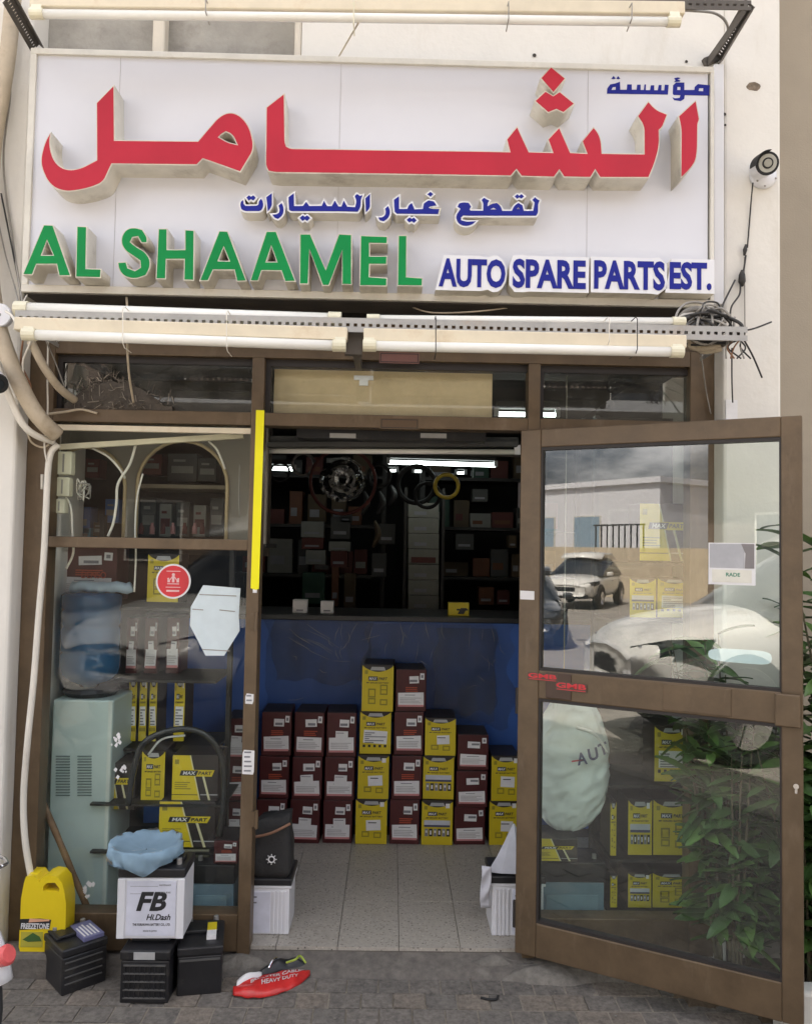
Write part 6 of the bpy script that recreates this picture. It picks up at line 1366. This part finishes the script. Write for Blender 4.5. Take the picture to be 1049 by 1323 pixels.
for i, (px, py, wp, hp, mn) in enumerate(DSP):
    a, b = at(px-wp/2, py+hp/2, YI), at(px+wp/2, py-hp/2, YI); m = MB(); w_, h_ = b.x-a.x, b.z-a.z; m.box(a.x+.002, YI, a.z, b.x-.002, YI+.1, b.z)
    o = single(m, 'display_box', MATS[mn], f'{mn.split("_")[1].replace("card", "brown").replace("sky", "bright blue")} box in the {"left" if px < 170 else "right"} arch of the panel, {ORD[i % 10]} item', 'box', 'boxes behind the arched panel', bevel=.002)
    pm = MB(); pm.box(-w_*.36, -.0512, h_*.3, w_*.36, -.0502, h_*.55); pm.box(-w_*.3, -.0512, h_*.7, w_*.1, -.0502, h_*.78); link('print', pm.mesh('print', STK[0] if mn != 'stock_white' else STK[1]), o, (0, 0, 0))
for i, px in enumerate((183, 197, 211, 224, 239, 252, 262)):
    c = at(px, 678, .5); m = MB(); m.lathe([(.012, 0), (.012, .03), (.006, .045), (.007, .052), (0, .052)], (c.x, .5, at(px, 690, .5).z), 'z', 10); single(m, 'small_bottle', [STK[1], mat('pink_bottle', (.4, .2, .2), .4)][i % 2], f'little red bottle on the ledge of the right arch, {ORD[i]} from the left', 'bottle', 'little bottles under the right arch', smooth=True)
# cable ducts, plug boxes and wires inside the upper pane
m = MB(); a, b = at(72, 578, .05), at(315, 563, .05); m.bar(a, b, .02, .022); single(m, 'cable_duct', mat('duct_cream', (.72, .64, .48), .5), 'cream cable duct along the top of the upper left pane', 'duct')
for (pts, r_, lb, Y) in (([(176, 574), (168, 600), (153, 625), (151, 650), (147, 675), (140, 693)], .006, 'white wire crossing the left arch', .08), ([(120, 579), (140, 590), (155, 606), (162, 618)], .005, 'cream wire over the left arch', .09), ([(270, 570), (280, 580), (287, 595), (291, 606)], .005, 'cream wire over the right arch', .09), ([(185, 612), (178, 640), (175, 680), (176, 720), (174, 765)], .004, 'thin cream wire between the arches', .09), ([(84, 640), (92, 655), (94, 690), (95, 715), (86, 735)], .005, 'grey wire dropping from the plug boxes', .07), ([(310, 600), (309, 640), (310, 668)], .003, 'thin wire beside the mullion', .08)):
    cable('wire', [at(x, y, Y) for x, y in pts], r_, HOSEW if r_ != .003 else CABLEG, lb + ' behind the glass', 'wire', 6)
for (px0, py0, px1, py1, lb) in ((66, 584, 95, 613, 'upper cream plug box behind the glass at the left jamb'), (66, 617, 92, 641, 'lower cream plug box behind the glass at the left jamb'), (66, 645, 86, 663, 'small cream socket below the plug boxes')):
    a, b = at(px0, py1, .05), at(px1, py0, .05); m = MB(); m.box(a.x, .035, a.z, b.x, .08, b.z); o = single(m, 'plug_box', CAPW, lb, 'plug box', bevel=.004); w_ = b.x-a.x
    pm = MB(); pm.box(w_*.1, -.024, .01, w_*.18, -.0222, b.z-a.z-.01); link('seam', pm.mesh('seam', CABLEG), o, (0, 0, 0))
wc = at(108, 634, .07); m = MB()
tgw = thing('wire_bundle', 'knot of thin white wires beside the plug boxes', 'wires', wc)
for i in range(5):
    part(MB().tube(spline([wc+Vector((random.uniform(-.03, .03), random.uniform(-.01, .02), random.uniform(-.05, .05))) for k in range(6)], 5), .0025, 5), 'wire', HOSEW if i % 2 else CABLEG, tgw, smooth=True)
# ---- lower pane: water cooler with its bottle, boxes, hose loop, stick
YW = .20
a, b = at(59, 1172, YW), at(147, 905, YW); x0, x1 = a.x, b.x; zt = b.z; z0 = 0.0
t = thing('water_cooler', 'pale aqua water cooler with louvred back under the water bottle', 'water cooler', ((x0+x1)/2, YW, 0))
part(MB().box(x0, YW, z0, x1, YW+.28, zt), 'cabinet', AQUA, t, bevel=.008)
e0 = at(138, 1000, YW).x; part(MB().box(e0, YW-.004, z0+.02, x1-.003, YW-.0005, zt-.003), 'edge_trim', mat('pale_trim', (.6, .66, .6), .4), t)
for bx0, bx1 in ((73, 91), (101, 119)):
    for k in range(15):
        y_ = 977+k*3.6; p, q = at(bx0, y_, YW), at(bx1, y_, YW); m = MB(); m.bar(p+Vector((0, -.002, 0)), q+Vector((0, -.002, 0)), .006, .003); part(m, 'louvre', mat('louvre_dark', (.10, .15, .15), .5), t)
part(MB().lathe([(.10, zt), (.12, zt+.02), (.11, zt+.035)], (at(118, 900, YW+.13).x, YW+.13, 0), 'z', 24), 'collar', BLACKP, t)
cb = at(118, 820, YW+.13); rb = (at(155, 820, YW+.13).x-at(80, 820, YW+.13).x)/2; zb_, ztp = zt+.036, at(118, 765, YW+.13).z
H = ztp-zb_
t = thing('water_bottle', 'blue five gallon water bottle standing upside down on the cooler', 'bottle', (cb.x, YW+.13, zb_))
prof = [(rb*.3, 0), (rb*.35, .012), (rb*.80, .03), (rb*.97, .06), (rb, .09), (rb, H*.35), (rb*.94, H*.375), (rb, H*.40), (rb*.99, H*.62), (rb*.93, H*.645), (rb*1.0, H*.67), (rb, H*.80), (rb*.94, H*.825), (rb*1.01, H*.85), (rb*1.01, H*.97), (rb*.9, H), (0, H)]
MB().lathe(prof, (0, 0, 0), 'z', 36).build('bottle', BLUEBOT, t, world=False, smooth=True)
a, b = at(87, 766, YW+.05), at(166, 749, YW+.05)
m = MB(); pts = [Vector((a.x+(b.x-a.x)*i/12, YW+.1, (a.z+b.z)/2-.006+.012*noise.noise(Vector((i*.6, 3, 3))))) for i in range(13)]
m.tube(pts, [.024+.007*noise.noise(Vector((i*.9, 8, 1))) for i in range(13)], 12); single(m, 'plastic_roll', mat('pale_blue_roll', (.42, .55, .66), .35), 'rolled pale blue plastic bag lying on top of the water bottle', 'bag', smooth=True)
# leaning stick
p, q = at(50, 1022, .07), at(107, 1158, .07); dr = (q-p); q2 = p+dr*((p.z-.0)/(p.z-q.z))
m = MB(); n = 14; m.tube([p+(q2-p)*(i/n)+Vector((.004*noise.noise(Vector((i, 1, 1))), 0, 0)) for i in range(n+1)], [.013+.003*noise.noise(Vector((i*.7, 5, 5))) for i in range(n+1)], 8); single(m, 'wooden_stick', mat('stick_brown', (.20, .115, .06), .7, 0, .45, 14, .3, 40), 'rough wooden stick leaning behind the left window', 'stick', smooth=True)
# hose loop
cable('hose_loop', [at(166, 1040, .12), at(172, 1000, .12), at(185, 962, .12), at(215, 945, .12), at(250, 943, .12), at(275, 957, .12), at(288, 985, .12), at(290, 1030, .12), at(284, 1080, .12)], .013, mat('black_hose', (.03, .03, .03), .15), 'glossy black hose bent in an arch behind the left window', 'hose', 10)
cable('hose_loop', [at(192, 975, .14), at(210, 955, .13), at(240, 950, .13)], .005, mat('clear_tube', (.5, .5, .48), .15), 'short pale tube beside the black hose arch', 'hose', 8)
# display table with the yellow cartons
YD = .20
def window_carton(kind, label, px0, px1, pyt, pyb, Y, d=.17, rz=0, seed=1, group='cartons shown in the shop windows', zfix=None):
    a, b = at(px0, pyb, Y), at(px1, pyt, Y)
    return carton(kind, label, ((a.x+b.x)/2, Y, a.z), b.x-a.x, b.z-a.z, d, rz, group, seed)
window_carton('S', 'yellow and black carton with large brand plate, upper one by the hose arch', 222, 283, 976, 1035, YD)
window_carton('S', 'yellow and black carton with large brand plate, lower one by the hose arch', 205, 279, 1036, 1095, YD-.02)
window_carton('S', 'yellow and black carton at the left behind the hose, partly hidden by the cooler', 122, 176, 986, 1046, YD+.05)
window_carton('Y1', 'yellow carton standing between the two branded ones behind the hose arch', 182, 214, 970, 1040, YD+.03)
for i, (x0, x1) in enumerate(((165, 178), (179, 191), (192, 204), (224, 240))):
    window_carton('Y4', f'narrow yellow carton in the row above the hose arch, {ORD[i]} from the left', x0, x1, 876, 958, YD+.25, seed=i)
for i, (x0, x1) in enumerate(((162, 173), (186, 199), (214, 227))):
    window_carton('R2', f'narrow maroon carton with white labels behind the water bottle, {ORD[i]} from the left', x0, x1+6, 798, 870, YD+.3, seed=i+3)
window_carton('Y1', 'yellow carton behind the round red sticker', 190, 232, 716, 778, YD+.15, seed=5)
window_carton('R1', 'large dark maroon carton with red lettering above the water bottle', 72, 152, 708, 775, YD+.22, seed=9)
a = at(118, 742, YD+.22); o = [o for o in bpy.data.objects if o.name.startswith('battery_carton')][-1]
link('lettering', text_mesh('DENSO', .11, .03, .001, .01, mat('dim_red_print', (.4, .06, .03), .5)), o, (-.02, -.004, .10))
window_carton('R1', 'small red carton low beside the mullion behind the left window', 276, 308, 1086, 1116, YD-.1, seed=12)
m = MB(); a, b = at(228, 1120, YD), at(272, 1096, YD); m.box(a.x, YD-.02, a.z-.3, b.x, YD+.1, b.z); single(m, 'card_box', mat('olive_card', (.17, .16, .11), .7), 'olive grey box under the lower branded carton', 'box', bevel=.003)
ds = thing('display_rack', 'dark steel display rack behind the lower left window', 'rack', (at(200, 1100, .5).x, .5, 0))
for y_ in (960, 873, 782): a, b = at(158, y_, YD+.25), at(320, y_, YD+.25); part(MB().box(a.x, YD+.15, a.z-.012, b.x-.12, YD+.5, a.z), 'shelf_board', SHELF, ds)
for y_ in (1035, 1096): a, b = at(120, y_, YD), at(292, y_, YD); part(MB().box(a.x, YD-.03, a.z-.010, b.x, YD+.28, a.z-.0015), 'shelf_board', SHELF, ds)
for px in (121, 291): a = at(px, 1000, YD+.27); part(MB().box(a.x, YD+.24, 0, a.x+.02, YD+.28, 1.7), 'upright', SHELF, ds)
# papers on the glass
def on_glass(poly, name, mm, label, cat, y0=-.0012, y1=.0115):
    P_ = [at(x, y, .011) for x, y in poly]; m = MB(); m.prism([(p.x, p.z) for p in P_], .0085, .0115); return single(m, name, mm, label, cat)
o = on_glass([(263, 756), (311, 760), (309, 794), (310, 815), (290, 847), (266, 847), (246, 808), (247, 784)], 'paper_notice', PAPERB, 'white many sided paper notice stuck to the left window', 'notice')
oc = Vector(o.location); pm = MB()
for (xa, ya, xb, yb) in ((258, 768, 306, 770), (249, 787, 263, 788), (284, 788, 304, 790), (262, 839, 297, 841)):
    p, q = at(xa, ya, .009), at(xb, yb, .009); pm.bar(p-oc+Vector((0, -.001, 0)), q-oc+Vector((0, -.001, 0)), .002, .0035)
link('fold_line', pm.mesh('fold_line', CABLEG), o, (0, 0, 0))['kind'] = 'stuff'
c = at(224.5, 751, .011); rr = at(247, 751, .011).x-c.x
t = thing('round_sticker', 'round red sticker with white rim on the left window', 'sticker', c)
part(MB().lathe([(rr, .0085), (rr, .0115)], (c.x, 0, c.z), 'y', 36), 'rim', PAPER, t); part(MB().lathe([(rr*.90, .0078), (rr*.90, .0086)], (c.x, 0, c.z), 'y', 36), 'red_disc', REDP, t)
pm = MB()
pm.lathe([(rr*.09, .0070), (rr*.09, .0079)], (c.x, 0, c.z+rr*.38), 'y', 10)
for s_ in (-.26, 0, .26):
    pm.box(c.x+s_*rr-rr*.07, .0070, c.z-rr*.06, c.x+s_*rr+rr*.07, .0079, c.z+rr*(.28 if s_ == 0 else .08)); pm.lathe([(rr*.06, .0070), (rr*.06, .0079)], (c.x+s_*rr*1.1, 0, c.z+rr*.14), 'y', 8) if s_ else None
pm.bar((c.x-rr*.22, .0074, c.z+rr*.05), (c.x, .0074, c.z+rr*.33), .001, rr*.05); pm.bar((c.x+rr*.22, .0074, c.z+rr*.05), (c.x, .0074, c.z+rr*.33), .001, rr*.05)
pm.box(c.x-rr*.34, .0070, c.z-rr*.17, c.x+rr*.34, .0079, c.z-rr*.12); pm.box(c.x-rr*.42, .0070, c.z-rr*.36, c.x+rr*.42, .0079, c.z-rr*.32); pm.box(c.x-rr*.38, .0070, c.z-rr*.60, c.x+rr*.36, .0079, c.z-rr*.5)
pm.box(c.x-rr*.4, .0070, c.z+rr*.56, c.x+rr*.4, .0079, c.z+rr*.60); part(pm, 'emblem', mat('pink_white', (.75, .5, .5), .5), t)['kind'] = 'stuff'
for i, (px, py) in enumerate(((116, 1150), (150, 958), (157, 1000))):
    random.seed(40+i); m = MB()
    for k in range(9):
        p = at(px+random.uniform(-7, 7), py+random.uniform(-9, 9), .0105); w_ = random.uniform(.004, .012); m.prism([(p.x-w_, p.z), (p.x, p.z-w_), (p.x+w_*.6, p.z+w_*.3), (p.x-.2*w_, p.z+w_)], .0100-.0002*k, .0117)
    o = m.build('paper_shreds', PAPER); o['kind'] = 'stuff'
# ================================================================== RIGHT WINDOW DISPLAY
YX = .15
t = thing('display_rack', 'dark shelving with yellow cartons behind the right window', 'rack', (at(840, 1100, YX).x, YX, 0))
xa, xb = at(700, 900, YX).x, at(915, 900, YX).x
for y_ in (727, 800, 1012, 1107, 1175): a = at(850, y_, YX); part(MB().box(xa+.28, YX-.03, a.z-.014, xb, YX+.3, a.z-.0015), 'shelf_board', SHELF, t)
for x in (xa+.28, xb-.02): part(MB().box(x, YX+.26, 0, x+.02, YX+.3, 2.2), 'upright', SHELF, t)
part(MB().box(xa+.28, YX+.31, 0, xb+.05, YX+.33, 2.2), 'back_board', DARKSH, t)
G2 = 'cartons shown in the shop windows'
window_carton('S', 'yellow and black carton with brand plate, alone on the top shelf of the right window', 826, 892, 651, 725, YX)
window_carton('Y2', 'left yellow carton on the second shelf of the right window', 813, 847, 747, 798, YX, seed=2)
window_carton('Y4', 'right yellow carton on the second shelf of the right window', 849, 893, 747, 798, YX, seed=3)
window_carton('Y4', 'yellow carton with blue table behind the shrub in the right window', 845, 890, 938, 1010, YX, seed=4)
window_carton('Y2', 'left yellow carton of the pair on the fourth shelf of the right window', 811, 842, 1033, 1105, YX, seed=5)
window_carton('Y1', 'right yellow carton of the pair on the fourth shelf of the right window', 843.5, 892, 1033, 1105, YX, seed=6)
window_carton('Y2', 'left yellow carton of the pair on the lowest shelf of the right window', 811, 841, 1128, 1173, YX, seed=7)
window_carton('Y1', 'right yellow carton of the pair on the lowest shelf of the right window', 842.5, 892, 1128, 1173, YX, seed=8)
window_carton('Y1', 'yellow carton edge left of the pair on the fourth shelf', 788, 796, 1035, 1106, YX-.02, seed=9)
window_carton('Y1', 'yellow carton edge left of the pair on the lowest shelf', 788, 797, 1130, 1173, YX-.02, seed=10)
window_carton('S', 'small yellow carton with brand plate under the hanging white bag', 690, 746, 1084, 1113, YX-.1, seed=11)
# hanging white bag with steering wheel cover
c = at(738, 990, .16); rx = at(785, 990, .16).x-c.x; rz_ = (at(738, 905, .16).z-at(738, 1075, .16).z)/2
t = thing('hanging_bag', 'white plastic bag with AUT lettering hanging behind the open door', 'bag', c)
bm_ = MB(); n, k = 72, 44
for j in range(k):
    v = -1+2*j/(k-1)
    for i in range(n):
        tt = 2*math.pi*i/n; ct, st_2 = math.cos(tt), math.sin(tt)
        pr_ = math.sqrt(max(0.006, 1-abs(v)**2.2)) if v < .25 else max(.18, .985-.62*(v-.25)**1.1-.25*max(0, v-.8))
        pr_ *= 1+.10*max(0, -v)*ct; pr_ *= 1+.07*math.sin(9*tt+v*3)*max(0, v+.1)
        cre = 1-abs(noise.noise(Vector((ct*1.6+v*2.2, v*4.5-ct*2, st_2*1.6))))*2
        cre2 = 1-abs(noise.noise(Vector((ct*4+v*3, v*9+st_2*2, 4.0))))*2
        fold = .008*max(0, cre)+.006*max(0, cre2)+.012*noise.noise(Vector((ct*1.2, v*2, st_2)))
        r_ = 1+fold*2.2
        x = rx*1.1*pr_*r_*ct-.01+.012*v; y = .06*pr_*st_2*(1+.3*fold*10)
        bm_.v.append((c.x+x, c.y+y-fold*(.9 if st_2 < 0 else 0)+.012, c.z+rz_*v+.02*max(0, v-.85)*math.sin(tt*5)*4))
for j in range(k-1):
    for i in range(n): bm_.f.append((j*n+i, j*n+(i+1) % n, (j+1)*n+(i+1) % n, (j+1)*n+i)); bm_.m.append(0)
part(bm_, 'bag_skin', BAGW, t, smooth=True)
part(MB().torus((c.x-.01, c.y-.0, c.z), rx*1.02, .014, 'y', 30, 8), 'cover_ring', mat('ring_brown', (.2, .07, .04), .5), t, smooth=True)
part(MB().tube(spline([(c.x+.0, c.y-.088, c.z+rz_*.66), (c.x+rx*.5, c.y-.086, c.z+rz_*.56), (c.x+rx*.92, c.y-.05, c.z+rz_*.25)], 6), .007, 8), 'pale_band', PAPER, t, smooth=True)
for i, (ch, x, z, r_) in enumerate((('A', .10, .10, 10), ('U', .42, .16, 12), ('T', .74, .22, 18))):
    o = link('lettering', text_mesh(ch, .042, .05, .001, .03, mat('navy_letter', (.06, .06, .16), .5)), t, (rx*x-.01, -.092+.014*i*i*.4, rz_*z)); o.rotation_euler = (0, -R(r_), R(8*i))
o = MB(); o.box(-.0, -.001, 0, .05, .0, .006); o2 = link('red_dash', o.mesh('red_dash', REDP), t, (-.02, -.092, rz_*.15)); o2.rotation_euler = (0, -R(8), 0)
for px_ in (722, 748):
    e_ = at(px_, 908, .15); part(MB().tube(spline([e_+Vector((-.022, 0, -.03)), e_+Vector((-.018, -.006, .02)), e_+Vector((0, -.008, .036)), e_+Vector((.018, -.004, .02)), e_+Vector((.024, 0, -.03))], 5), [.004+.004*abs(math.sin(i*.9)) for i in range(21)], 7), 'bag_handle', BAGW, t, smooth=True)
m = MB(); a = at(728, 905, .16); m.tube([a, Vector((a.x, .16, 2.4))], .003, 5); part(m, 'cord', CABLEG, t)
# ================================================================== THE STREET BEHIND (seen mirrored in the glass)
def bblock(name, label, x0, x1, y0, y1, h, mm, wins=(), win_mat=None, cat='building'):
    t = thing(name, label, cat, ((x0+x1)/2, y1, -.18))
    part(MB().box(x0, y0, -.3, x1, y1, h), 'wall', mm, t); part(MB().box(x0-.15, y0-.15, h, x1+.15, y1+.15, h+.25), 'roof', LWHITE, t)
    for (wx0, wz0, wx1, wz1) in wins:
        f = part(MB().box(wx0-.06, y1, wz0-.06, wx1+.06, y1+.05, wz1+.06), 'window', SIGNF, t); f2 = MB().box(wx0, y1+.051, wz0, wx1, y1+.06, wz1); part(f2, 'pane', win_mat or CARG, f)
    return t
OPW = mat('far_brown_wall', (.15, .11, .085), .85, 0, .12, .8)
b1 = bblock('street_building', 'brown two storey building across the street with pale canopy', -11.0, 16, -28, -17, 8.2, OPW,
       [(x, z, x+1.3, z+1.4) for x in (-9.5, -6.5, -3.5, -.5, 2.5, 5.5, 8.5) for z in (1.2, 5.4)])
part(MB().box(-11, -17, 4.88, 16, -15.6, 5.14), 'canopy', mat('canopy_grey', (.42, .43, .44), .7), b1)
bblock('street_building', 'white house with blue glass far across the street', -36, -20, -36, -26, 4.6, LWHITE, [(x, .8, x+1.6, 3.2) for x in (-34, -31, -28, -25)], mat('far_pale_glass', (.28, .38, .46), .2))
m = MB(); m.box(-30, -22.3, -.3, -11.6, -22, 1.75); single(m, 'boundary_wall', SANDW, 'sand coloured boundary wall along the far side of the street', 'wall')
fn = thing('railing', 'dark railing on top of the sand coloured boundary wall', 'railing', (-16, -22.1, 1.75))
for i in range(9): part(MB().box(-20+i*.3, -22.15, 1.751, -19.96+i*.3, -22.1, 2.6), 'bar', BLACKP, fn)
part(MB().box(-20.1, -22.16, 2.601, -17.5, -22.09, 2.66), 'top_rail', BLACKP, fn)
def car(label, pos, heading, paint, sc=1.0):
    t = thing('parked_car', label, 'car', pos, math.atan2(heading[1], heading[0]), 'cars parked along the street'); t.scale = (1, 1, sc)
    L = lambda mb, name, mm, **k: mb.build(name, mm, t, world=False, **k)
    # x forward from the rear bumper (0) to the nose (4.5); half widths and heights per station
    st = [(-.0, .62, .45, .85), (.08, .80, .34, 1.0), (.6, .90, .26, 1.06), (1.6, .92, .24, 1.05), (2.9, .92, .24, 1.04), (3.5, .91, .25, 1.0), (4.0, .88, .28, .94), (4.35, .80, .32, .84), (4.5, .62, .40, .70)]
    mb = MB(); sec = []
    for (x, w, zl, zh) in st:
        mid = (zl+zh)/2+.08
        sec.append([(x, -w*.9, zl), (x, -w, mid-.15), (x, -w*.99, mid+.08), (x, -w*.9, zh-.03), (x, -w*.6, zh+.02), (x, 0, zh+.045), (x, w*.6, zh+.02), (x, w*.9, zh-.03), (x, w*.99, mid+.08), (x, w, mid-.15), (x, w*.9, zl)])
    K = len(sec[0])
    for s_ in sec: mb.v += s_
    for i in range(len(sec)-1):
        for j in range(K): a_ = i*K+j; b_ = i*K+(j+1) % K; mb.f.append((a_, b_, b_+K, a_+K)); mb.m.append(0)
    mb.f.append(tuple(range(K))); mb.m.append(0); mb.f.append(tuple((len(sec)-1)*K+j for j in range(K))[::-1]); mb.m.append(0)
    o = L(mb, 'body', paint, smooth=True); o.modifiers.new('sub', 'SUBSURF').render_levels = 2
    cb = MB(); cs = [(.25, .80, 1.0), (.55, .72, 1.50), (1.2, .70, 1.66), (2.2, .69, 1.64), (2.75, .72, 1.40), (3.35, .82, 1.0)]
    for (x, w, z) in cs: cb.v += [(x, -.84, .98), (x, -w, z), (x, 0, z+.03), (x, w, z), (x, .84, .98)]
    for i in range(len(cs)-1):
        for j in range(4): a_ = i*5+j; cb.f.append((a_, a_+1, a_+6, a_+5)); cb.m.append(0)
    o = L(cb, 'cabin_glass', CARG, smooth=True); o.modifiers.new('sub', 'SUBSURF').render_levels = 2
    rf = MB()
    for (x, w, z) in [(.5, .66, 1.5), (1.2, .68, 1.685), (2.2, .67, 1.665), (2.6, .66, 1.52)]: rf.v += [(x, -w, z-.02), (x, 0, z+.03), (x, w, z-.02)]
    for i in range(3):
        for j in range(2): a_ = i*3+j; rf.f.append((a_, a_+1, a_+4, a_+3)); rf.m.append(0)
    o = L(rf, 'roof', paint, smooth=True); o.modifiers.new('thick', 'SOLIDIFY').thickness = .04
    for x in (.85, 3.62):
        for s_ in (-1, 1):
            w_ = L(MB().lathe([(.30, s_*.70), (.335, s_*.73), (.335, s_*.90), (.30, s_*.935), (.22, s_*.925)], (x, 0, .335), 'y', 28), 'wheel', RUBBER)
            MB().lathe([(.21, s_*.90), (.21, s_*.937), (.06, s_*.945), (0, s_*.945)], (x, 0, .335), 'y', 24).build('rim', CHROME, w_, world=False)
            for k in range(5):
                a_ = k*2*math.pi/5; MB().bar((x+.05*math.cos(a_), s_*.95, .335+.05*math.sin(a_)), (x+.2*math.cos(a_), s_*.945, .335+.2*math.sin(a_)), .05, .02, 0, (0, 1, 0)).build('spoke', CHROME, w_, world=False)
            ar = MB().torus((x, s_*.90, .345), .375, .045, 'y', 20, 8, 0, 0, 180); L(ar, 'arch', paint if paint is CARK else BLACKP, smooth=True)
    for s_ in (-1, 1):
        h_ = MB(); h_.add([(4.40, s_*.42, .66), (4.30, s_*.72, .66), (3.95, s_*.885, .76), (3.88, s_*.885, .86), (4.22, s_*.76, .84), (4.40, s_*.44, .76)], [(0, 1, 4, 5), (1, 2, 3, 4)]); o = L(h_, 'headlight', CARG); o.modifiers.new('thick', 'SOLIDIFY').thickness = .05
        L(MB().tube([(4.33, s_*.55, .74), (4.4, s_*.55, .73)], .055, 14), 'headlight_lens', CHROME)
        L(MB().box(2.75, s_*.90, 1.0, 2.95, s_*1.08, 1.13), 'mirror', paint, bevel=.04)
        for x in (1.1, 2.05): L(MB().box(x, s_*.905, .82, x+.16, s_*.945, .85), 'door_handle', CHROME)
    L(MB().box(4.36, -.34, .52, 4.50, .34, .70), 'grille', BLACKM, bevel=.02); L(MB().box(4.40, -.7, .34, 4.46, .7, .46), 'lower_grille', BLACKM, bevel=.02)
    L(MB().box(4.49, -.26, .42, 4.515, .26, .52), 'number_plate', PAPER); L(MB().box(.03, -.6, .78, .06, .6, .9), 'tail_lights', REDP)
    return t
def park(label, wheel, hd, paint, sc=1.0):                      # front right wheel position and heading
    h_ = Vector((*hd, 0)).normalized(); r_ = Vector((h_.y, -h_.x, 0)); p = Vector((*wheel, 0))-h_*3.62-r_*.82; p.z = -.18; return car(label, p, h_, paint, sc)
park('white car parked nose to the kerb left of the photographer', (-1.12, -4.0), (-.46, .89), CARW, 1.22)
park('dark car parked further along the street', (-8.0, -8.6), (.75, .66), CARK, .84)
park('small white car parked beyond the dark one', (-14.6, -16.6), (.5, .87), CARW)
park('added unseen dark car behind the photographer, darkening the glass reflections', (2.6, -6.2), (-.1, .99), CARK)  # out of view, put in so the panes mirror something dark
